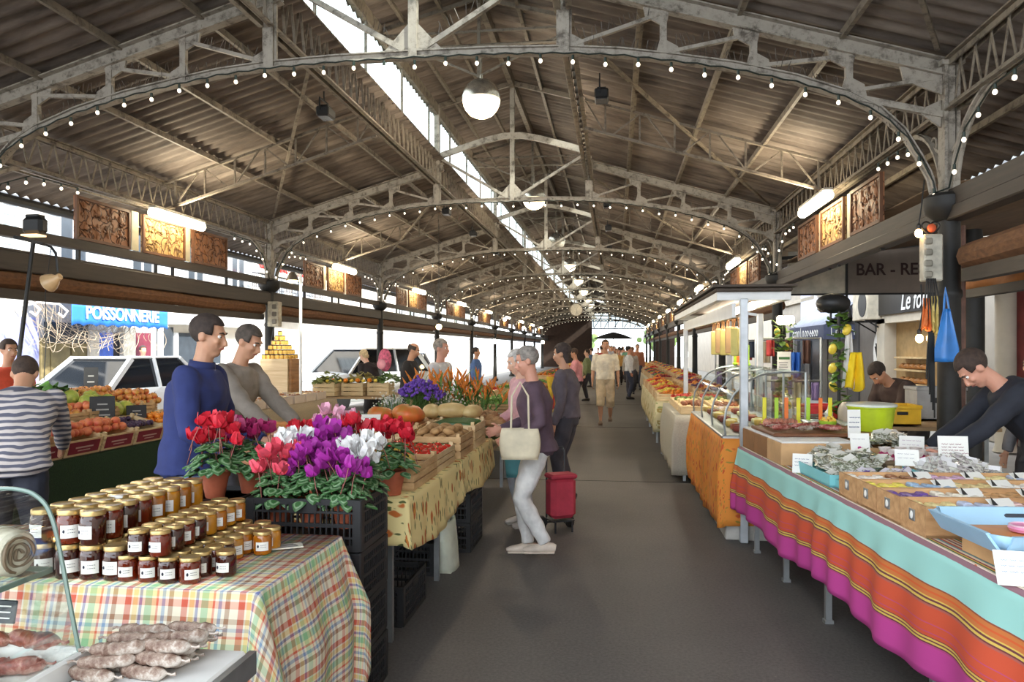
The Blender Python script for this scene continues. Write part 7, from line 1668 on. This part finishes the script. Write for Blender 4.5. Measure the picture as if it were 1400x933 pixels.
b = MB(); b.box((0, 0, .09), (.36, .36, .18), .004); solo_r('carton', b, KRAFT2, 'kraft carton under the lime green tub', 'carton', .86, 4.08, ZT); t = thing('plastic_tub', 'large lime green tub with translucent lid at the back of the striped stall', 'tub', RT(.86, 4.08, ZT + .181)); b = MB(); b.lathe([(.13, 0), (.14, .005), (.165, .17), (.172, .175), (.172, .19), (.16, .19), (.135, .01), (0, .01)], 28); part('tub_body', b, mat((190, 210, 40), .35), t); b = MB(); b.lathe([(.178, .185), (.178, .2), (.16, .206), (.10, .212), (0, .21)], 28); part('lid', b, mat((226, 230, 220), .25), t)
t = thing('carton', 'brown carton with clear plastic cover left of the lime tub', 'carton', RT(.60, 4.30, ZT), RZ); b = MB(); b.box((0, 0, .11), (.26, .3, .22), .004); part('carton_box', b, mat((176, 128, 90), .7), t); b = MB(); b.grid(lambda u, v: ((u - .5) * .3, (v - .5) * .34, .225 + .012 * sin(u * 14 + v * 9)), 10, 10); part('plastic_cover', b, mat((222, 226, 226), .15), t, solid=.003)
# ------------------------------------------------------------------ side table behind, poles with garlands, hanging things
table('side table behind the charcuterie board, by the garland poles', 1.75, 3.2, 6.85, 8.0, .95)
def prop(name, label, cat, x, y, z, prof, rgb, rough=.4, cap=None):
    t = thing(name, label, cat, (x, y, z)); b = MB(); b.lathe(prof, 18); part('body', b, mat(rgb, rough), t)
    if cap: b = MB(); h = max(p[1] for p in prof); b.lathe([(.02, h - .002), (.022, h + .02), (0, h + .022)], 12); part('cap', b, mat(cap, .5), t)
    return t
def storage(name, label, x, y, z, w, l, h, rgb, rz=0, lid=None):
    t = thing(name, label, 'crate', (x, y, z), rz); b = MB(); b.box((0, 0, .006), (w, l, .012))
    for s in (-1, 1): b.box((s * (w / 2 - .006), 0, h / 2), (.012, l, h)); b.box((0, s * (l / 2 - .006), h / 2), (w - .024, .012, h)); b.box((s * w / 2, 0, h - .015), (.02, l + .02, .03), .004); b.box((0, s * l / 2, h - .015), (w, .02, .03), .004)
    part('crate_body', b, mat(rgb, .45), t); b = MB(); b.box((0, -l / 2 - .004, h * .6), (w * .3, .012, h * .16), .004); part('handle_hole', b, BLK, t); return t
storage('plastic_crate', 'yellow plastic crate on the side table right of the lime tub', 2.42, 7.05, .955, .30, .3, .17, (226, 178, 40)); storage('plastic_crate', 'red plastic tray crate on the side table, left end', 1.93, 7.5, .955, .34, .3, .13, (206, 44, 50))
prop('ceramic_crock', 'beige ceramic crock on the side table', 'crock', 2.02, 7.1, .955, [(.05, 0), (.065, .01), (.07, .10), (.055, .15), (.04, .17), (.03, .18), (0, .18)], (196, 182, 162)); prop('squeeze_bottle', 'white squeeze bottle left of the beige crock', 'bottle', 1.87, 7.08, .955, [(.03, 0), (.034, .01), (.034, .09), (.012, .12), (.006, .16), (0, .16)], (236, 232, 224)); prop('bottle', 'yellow green bottle right of the beige crock', 'bottle', 2.20, 7.08, .955, [(.03, 0), (.034, .01), (.034, .08), (.014, .11), (.014, .14), (0, .14)], (206, 206, 70), .2, (196, 60, 50)); prop('bottle', 'pale bottle with red cap on the side table', 'bottle', 2.28, 7.12, .955, [(.028, 0), (.032, .01), (.032, .08), (.014, .11), (.014, .13), (0, .13)], (226, 214, 190), .2, (196, 60, 50))
for i in range(3): prop('plate', 'white plate in the stack before the red crate, %s from bottom' % ORD[i], 'plate', 1.80, 7.3, .955 + i * .022, [(.05, 0), (.11, .016), (.115, .02), (.05, .008), (0, .008)], (238, 236, 230), .3)
def garland(label, px_, y, zb, zt, lemons, seed):
    p = D(px_, 478, y); t = thing('garland_pole', label, 'pole', (p.x, y, zb)); rn = random.Random(seed); H_ = zt - zb; b = MB(); b.tube([(0, 0, 0), (0, 0, H_)], .014, 8); b.lathe([(.09, 0), (.09, .015), (.02, .03)], 14); part('pole', b, BLACK, t); b = MB()
    for i in range(int(110 * H_)):
        a = rn.uniform(0, 6.3); z = rn.uniform(.08, H_); r = rn.uniform(.01, .06) * (1 + .8 * (z / H_ > .8)); heart(b, (cos(a) * r, sin(a) * r, z), rot('Z', a - pi / 2) @ rot('X', rn.uniform(-.6, .9)), rn.uniform(.04, .075))
    b.uv = {}; part('leaf_garland', b, mat((92, 128, 52), .55, 0, .25), t, smooth=1.2)
    for i in range(lemons):
        q = link('lemon', FM['lemon'], t); a = rn.uniform(0, 6.3); q.location = (cos(a) * .06, sin(a) * .06 - .02, H_ * (.3 + .68 * i / lemons)); q.rotation_euler = (1.2, .3, a); q.scale = (1.2,) * 3
    return t, p
g1, p1_ = garland('leafy garland pole with lemons beside the yellow bag', 1147, 7.15, .955, 1.95, 4, 1); g2, p2_ = garland('citrus garland pole by the small signs near the canopy', 1071, 9.3, 0, 2.0, 8, 2)
def hang(name, label, cat, px_, py0, py1, y, w, rgb, seed=0, taper=.8):
    p, q = D(px_, py0, y), D(px_, py1, y); h = p.z - q.z; b = MB(); rn = random.Random(seed); ph = rn.uniform(0, 6)
    b.grid(lambda u, v: ((u - .5) * w * (taper + (1 - taper) * v) , .03 * sin(u * 11 + ph + v * 2) * (.4 + v), -h * v + .02 * sin(u * 7 + ph) * v), 16, 12)
    o = solo(name, b, mat(rgb, .7, 0, .08, 8, key='h'), label, cat, loc=p, solid=.006); return o
hang('hanging_bag', 'yellow plastic bag hanging on the garland pole', 'bag', 1170, 482, 533, 7.05, .17, (240, 206, 30), 1, .5); hang('hanging_cloth', 'white cloth hanging on the garland pole', 'cloth', 1160, 455, 530, 7.10, .09, (226, 224, 220), 2, .6); hang('hanging_cloth', 'blue cloth hanging beside the small signs', 'cloth', 1088, 482, 515, 9.2, .12, (30, 90, 180), 3); hang('hanging_cloth', 'yellow cloth strip beside the small signs', 'cloth', 1080, 488, 518, 9.22, .07, (226, 180, 40), 4)
p = D(1072, 515, 9.15); t = thing('notice_board', 'small white notice board with green heading on the citrus pole', 'sign', p); b = MB(); b.box((0, 0, .14), (.15, .015, .29), .004); part('board', b, PAPER, t); b = MB(); b.box((0, -.009, .21), (.12, .003, .03)); part('green_heading', b, mat((70, 120, 70), .6), t); b = MB()
for i in range(5): b.box((-.01, -.009, .16 - i * .026), (.10 - .02 * (i % 2), .003, .006))
part('writing', b, INK, t)
p = D(1139, 415, 7.2); t = thing('covered_floodlight', 'black covered floodlight on top of the garland pole', 'floodlight', p); b = MB(); b.ball((0, 0, 0), (.15, .12, .09), 16, 10); b.box((0, .02, -.03), (.24, .16, .10), .03); part('hood', b, BLK, t); b = MB(); b.tube([(-.02, 0, -.05), (-.02, 0, -.14), (.08, 0, -.16)], .012, 6); b.tube([(.12, 0, 0), (.15, .0, -.12), (.08, 0, -.16), (p1_.x - p.x, 7.15 - p.y, 1.95 - p.z)], .012, 6); part('bracket', b, BLK, t)
p = D(1074, 438, 9.3); t = thing('work_lamp', 'bright rectangular work lamp above the citrus pole', 'lamp', p); b = MB(); b.box((0, 0, 0), (.19, .05, .10), .015); part('glowing_face', b, emit((255, 236, 190), 16), t); b = MB(); b.box((0, .045, 0), (.21, .04, .12), .015); b.tube([(0, .04, -.06), (0, .02, -.2), (p2_.x - p.x, 9.3 - p.y, 2.0 - p.z)], .012, 6); part('housing', b, BLK, t)
# things hung on the nearest right column
yc = 6.30; p = D(1273, 385, yc); t = thing('electric_box', 'weathered white electrical box with sockets on the nearest right column', 'electrical box', p); b = MB(); b.box((.0, 0, .18), (.14, .10, .36), .01); part('case', b, mat((196, 190, 174), .6, 0, .2, 12), t); b = MB()
for k in range(4): b.box((-.04, -.055, .05 + k * .085), (.055, .03, .05), .008)
part('sockets', b, mat((150, 144, 130), .5), t); b = MB()
for k in range(6): b.tube([(-.05 + k * .012, -.05, .02), (-.07 + .02 * k, -.07, -.15), (-.04 + .008 * k, -.05, -.4), (-.05 + .012 * k, -.04, -.75 - .06 * k)], .006, 5)
part('loose_cables', b, BLK, t)
p = D(1272, 312, yc); t = thing('wire_heart', 'heart shaped wire ornament with orange filling above the electrical box', 'ornament', p); b = MB(); hp_ = [V((.065 * 1.0 * 16 * sin(a) ** 3 / 16, 0, .065 * (13 * cos(a) - 5 * cos(2 * a) - 2 * cos(3 * a) - cos(4 * a)) / 16)) for a in [i * 2 * pi / 28 for i in range(29)]]; b.tube(hp_, .007, 6); part('wire', b, BLK, t); b = MB(); b.ball((.01, 0, 0), (.035, .02, .035), 10, 8); part('orange_filling', b, mat((206, 90, 50), .6), t)
for i, (u, v, lab) in enumerate(((1256, 319, 'warm bulb glowing left of the wire heart'), (1257, 463, 'left of two warm bulbs below the orange tags'), (1272, 463, 'right of two warm bulbs below the orange tags'))):
    p = D(u, v, yc - .02); t = thing('hanging_bulb', lab, 'lamp', p); b = MB(); b.ball((0, 0, 0), (.028, .028, .034), 12, 8); part('bulb', b, emit((255, 206, 130), 14), t); b = MB(); b.lathe([(.016, .03), (.018, .06), (.008, .075)], 8); b.tube([(0, 0, .07), (.02, 0, .2), (.06 if i == 0 else .03, .05, .42)], .005, 4); part('cord', b, BLK, t)
for i, (u, v0, v1, c, lab) in enumerate(((1266, 408, 450, (214, 110, 50), 'orange printed tag hanging below the electrical box'), (1277, 405, 456, (216, 190, 110), 'cream patterned strap hanging below the electrical box'))): hang('hanging_tag', lab, 'tag', u, v0, v1, yc - .05, .05, c, i, 1)
b = MB(); p = D(1294, 495, yc - .12)
b.grid(lambda u, v: (.085 * cos(2 * pi * u) * (1 - .75 * max(0, v - .25) / .75), .05 * sin(2 * pi * u) * (1 - .7 * max(0, v - .2)) + .01 * sin(u * 25), .40 * v), 24, 12); t = thing('plastic_bag', 'blue plastic carrier bag hanging on the nearest right column', 'bag', p); part('bag_body', b, mat((52, 124, 200), .35, 0, .1, 8), t, solid=.003); b = MB(); b.tube([(-.02, 0, .38), (-.01, .01, .48), (.0, .02, .56), (.01, .01, .48), (.02, 0, .38)], .008, 6); part('handles', b, mat((52, 124, 200), .35, 0, .1, 8), t)
b = MB(); p = D(1318, 600, 6.6)
b.tube([(p.x, 6.62, 0), (p.x, 6.62, 2.6)], .022, 8); solo('conduit_pipe', b, mat((120, 84, 70), .6, 0, .3), 'thin rusty conduit pipe just right of the nearest column', 'pipe')
storage('plastic_crate', 'clear grey storage crate behind the yellow crate', 2.95, 7.6, .955, .42, .3, .3, (150, 150, 150))

# ------------------------------------------------------------------ delicatessen case, canopy
DX0, DX1, DY0, DY1 = .92, 1.62, 6.62, 9.2
t = thing('deli_case', 'delicatessen case with curved glass front above orange printed cloth', 'display case', ((DX0 + DX1) / 2, (DY0 + DY1) / 2, 0)); b = MB(); b.box(((DX0 + DX1) / 2, (DY0 + DY1) / 2, .42), (DX1 - DX0, DY1 - DY0, .84), .01); part('cabinet', b, mat((196, 192, 184), .5), t, True)
b = MB(); b.box(((DX0 + DX1) / 2, (DY0 + DY1) / 2, .86), (DX1 - DX0 + .06, DY1 - DY0 + .02, .04), .008); part('counter', b, METAL, t, True)
gp = [(DX0 + .0, .88), (DX0 - .01, .98), (DX0 + .01, 1.10), (DX0 + .07, 1.22), (DX0 + .17, 1.33), (DX0 + .30, 1.39), (DX0 + .44, 1.41)]
b = MB(); n = len(gp); b.add([(x, DY0, z) for x, z in gp] + [(x, DY1, z) for x, z in gp], [(i, i + 1, n + i + 1, n + i) for i in range(n - 1)]); part('curved_glass', b, CG, t, True, smooth=3)
b = MB(); b.box((DX0 + .42, (DY0 + DY1) / 2, 1.415), (.34, DY1 - DY0, .02)); part('top_shelf', b, CG, t, True, smooth=0)
for k in range(4): y = DY0 + .01 + (DY1 - DY0 - .02) * k / 3; b = MB(); b.tube([(x, y, z) for x, z in gp], .010, 6); b.tube([(DX0 + .44, y, 1.41), (DX1 - .05, y, 1.41), (DX1 - .05, y, .88)], .012, 6); part('rib', b, METAL, t, True)
b = MB(); b.box((DX1 - .03, (DY0 + DY1) / 2, 1.15), (.02, DY1 - DY0, .5)); part('back_panel', b, CG, t, True, smooth=0); b = MB(); b.box((DX0 + .36, (DY0 + DY1) / 2, 1.12), (.4, DY1 - DY0 - .04, .012)); part('inner_shelf', b, CG, t, True, smooth=0)
solo('tablecloth', cloth(DX0 - .03, DX1, DY0 - .04, DY1, .85, (.72, .74, .2, .74), .02, 13, .03, 'plan', 10, seed=13), PROV_O, 'orange printed cloth draped down the front of the delicatessen case', 'tablecloth', solid=.003, smooth=1)
CHE = [(232, 206, 130), (238, 224, 180), (222, 180, 90), (206, 190, 160), (176, 96, 70), (150, 70, 56)]; rn = random.Random(6)
for i in range(34):
    b = MB(); s = i % 3; y = DY0 + .15 + (i % 17) * .145; r = i // 17
    if s == 0: b.poly([(0, 0, 0), (.09, .03, 0), (.09, -.03, 0)], (0, 0, .05))
    elif s == 1: b.lathe([(.05, 0), (.055, .01), (.055, .04), (.05, .05), (0, .05)], 16)
    else: b.box((0, 0, .025), (.11, .07, .05), .01)
    solo(('cheese_wedge', 'round_cheese', 'pate_block')[s], b, mat(CHE[(i * 5) % 6], .5, 0, .12, 20), '%s in the delicatessen case, %s row, number %s from its near end' % (('cheese wedge', 'small cheese wheel', 'block of pate')[s], ('front', 'back')[r], ORD[i % 17]), ('cheese', 'cheese', 'pate')[s], 'goods in the delicatessen case', loc=V((DX0 + .16 + r * .28, y, .885)))
for i in range(12):
    b = MB(); b.box((0, 0, .11), (.03, .006, .22), .002); b.box((0, 0, .02), (.05, .03, .02), .004); c = ((226, 216, 40), (170, 210, 50), (240, 120, 40))[i % 3]
    solo('price_stick', b, mat(c, .4), '%s plastic price stick %s, %s along' % (('yellow', 'lime', 'orange')[i % 3], 'on the glass deli case' if i > 6 else 'at the far edge of the dark sausage board', ORD[i]), 'price stick', 'plastic price sticks', loc=V((DX0 + .38 + .05 * (i % 2), DY0 + .3 + i * .17, 1.426)) if i > 6 else RT(.16 + i * .085, 4.39 - .03 * (i % 2), ZT + .188))
for i in range(5):
    t = thing('paper_bag', 'kraft paper bag hanging over the delicatessen case, %s from the near end' % ORD[i], 'bag', (1.12, 7.35 + i * .36, 1.54 + .02 * (i % 2)), pi / 2 - .3, 'kraft bags over the delicatessen case'); b = MB(); b.box((0, 0, .13), (.24, .07, .26), .01); part('bag_body', b, KRAFT2 if i % 2 else mat((222, 204, 120), .7), t); b = MB()
    for s in (-1, 1): b.tube([(-.06, s * .03, .26), (-.05, s * .02, .35), (.05, s * .02, .35), (.06, s * .03, .26)], .006, 5)
    part('handles', b, KRAFT, t)
t = thing('stall_canopy', 'white framed canopy with dark roof and tube light over the delicatessen case', 'canopy', (1.7, 8.9, 0)); b = MB(); b.box((1.15, 8.95, 2.10), (.62, 4.7, .035), .01); b.box((1.15, 8.95, 2.13), (.68, 4.78, .02)); part('roof', b, mat((74, 62, 52), .7), t, True)
b = MB(); 
for x in (.88, 1.43): b.box((x, 8.95, 2.05), (.05, 4.6, .07))
for y in (6.68, 11.2): b.box((1.155, y, 2.05), (.55, .05, .07))
b.box((1.0, 8.95, 1.93), (.03, 4.5, .12)); part('eave_frame', b, WHT, t, True)
for x, y in ((1.06, 6.56), (1.05, 11.7), (1.69, 9.32), (1.69, 11.75)): b = MB(); b.box((x, y, 1.01), (.065, .065, 2.02), .006); part('post', b, mat((190, 194, 198), .4, .3), t, True)
b = MB(); b.tube([(1.12, 6.7, 1.90), (1.12, 9.2, 1.90)], .01, 6); b.bar((1.69, 9.32, 2.0), (1.43, 9.32, 2.04), .03); b.bar((1.69, 11.75, 2.0), (1.43, 11.2, 2.04), .03); part('hanging_rail', b, METAL, t, True)
b = MB(); b.tube([(1.25, 7.2, 2.0), (1.25, 10.6, 2.0)], .035, 10); part('tube_light', b, emit((255, 244, 220), 10), t, True)
L = bpy.data.lights.new('canopy_light', 'AREA'); L.shape = 'RECTANGLE'; L.size = .1; L.size_y = 3.4; L.energy = 14; L.color = (1, .92, .78); lo = bpy.data.objects.new('canopy_light', L); COL.objects.link(lo); lo.location = (1.25, 8.9, 1.955)
# farther right stalls
table('table under the grey white cloth beyond the delicatessen case', .74, 1.6, 9.45, 11.6, .8); solo('tablecloth', cloth(.72, 1.6, 9.42, 11.65, .8, (.70, .70, .2, .7), .016, 20, .03, 'plan', 8, seed=15), GREYC, 'grey white cloth reaching the floor beyond the delicatessen case', 'tablecloth', solid=.003, smooth=1)
for i in range(8):
    k = i % 4; b = MB(); b.box((0, 0, .05), (.34, .42, .1), .006); b.m = 1
    rn = random.Random(i)
    for q in range(30): b.ball((rn.uniform(-.13, .13), rn.uniform(-.17, .17), .1 + rn.uniform(0, .03)), rn.uniform(.02, .035), 6, 4)
    solo('produce_box', b, [LWOOD, mat(((150, 90, 60), (226, 206, 150), (120, 140, 70), (196, 60, 50))[k], .5, 0, .2, 20)], 'small filled box on the grey white cloth, %s row, %s from the near end' % (('aisle', 'inner')[i // 4], ORD[i % 4]), 'box', 'filled boxes on the grey white cloth', loc=V((.96 + (i // 4) * .4, 9.72 + (i % 4) * .52, .81)))
stall('right fruit stall', .62, 1.9, 11.9, 17.6, PROV_C, [PK[4], PK[1], PK[5], PK[0], PK[6], PK[3]], 21, 1); stall('far right stall', .9, 2.1, 19, 27, CREAMC, PK, 22, 1); stall('farthest right stall', 1.2, 2.2, 29, 40, GREYC, PK, 25, 1)
for i, (x, y) in enumerate(((2.2, 10.2), (2.35, 12.4), (2.3, 15))):
    t = thing('market_rack', 'dark rack of hanging goods behind the right stalls, %s from near' % ORD[i], 'rack', (x, y, 0), 0, 'racks behind the right stalls'); b = MB()
    for dx in (-.4, .4): b.tube([(dx, 0, 0), (dx, 0, 1.75)], .018, 6); b.box((dx, 0, .015), (.06, .5, .03))
    for z in (1.2, 1.74): b.tube([(-.4, 0, z), (.4, 0, z)], .014, 6)
    part('rack_frame', b, METAL, t); rn = random.Random(i); 
    for k in range(7):
        b = MB(); z = 1.72 if k % 2 else 1.18; x0 = -.33 + k * .11; h = rn.uniform(.2, .4); b.grid(lambda u, v: (x0 + (u - .5) * .1, .02 * sin(u * 9 + k), z - h * v), 6, 5); part('hanging_item', b, mat(rn.choice([(150, 130, 180), (206, 190, 160), (90, 60, 50), (60, 70, 90), (180, 60, 60), (230, 226, 220)]), .7), t, solid=.01)
for i, (x, y, z) in enumerate(((2.0, 9.0, 0), (2.0, 9.0, .24), (2.05, 9.55, 0))): o = link('plastic_crate', crate_me(.54, .4, .232, 'plastic_crate', mat((96, 66, 46), .6)) if i == 0 else BRC); BRC = o.data; o.location = (x, y, z + .001); tag(o, 'brown crate behind the delicatessen case, %s' % ('lower of the pair', 'upper of the pair', 'single one farther')[i], 'crate', 'brown crates behind the delicatessen case')
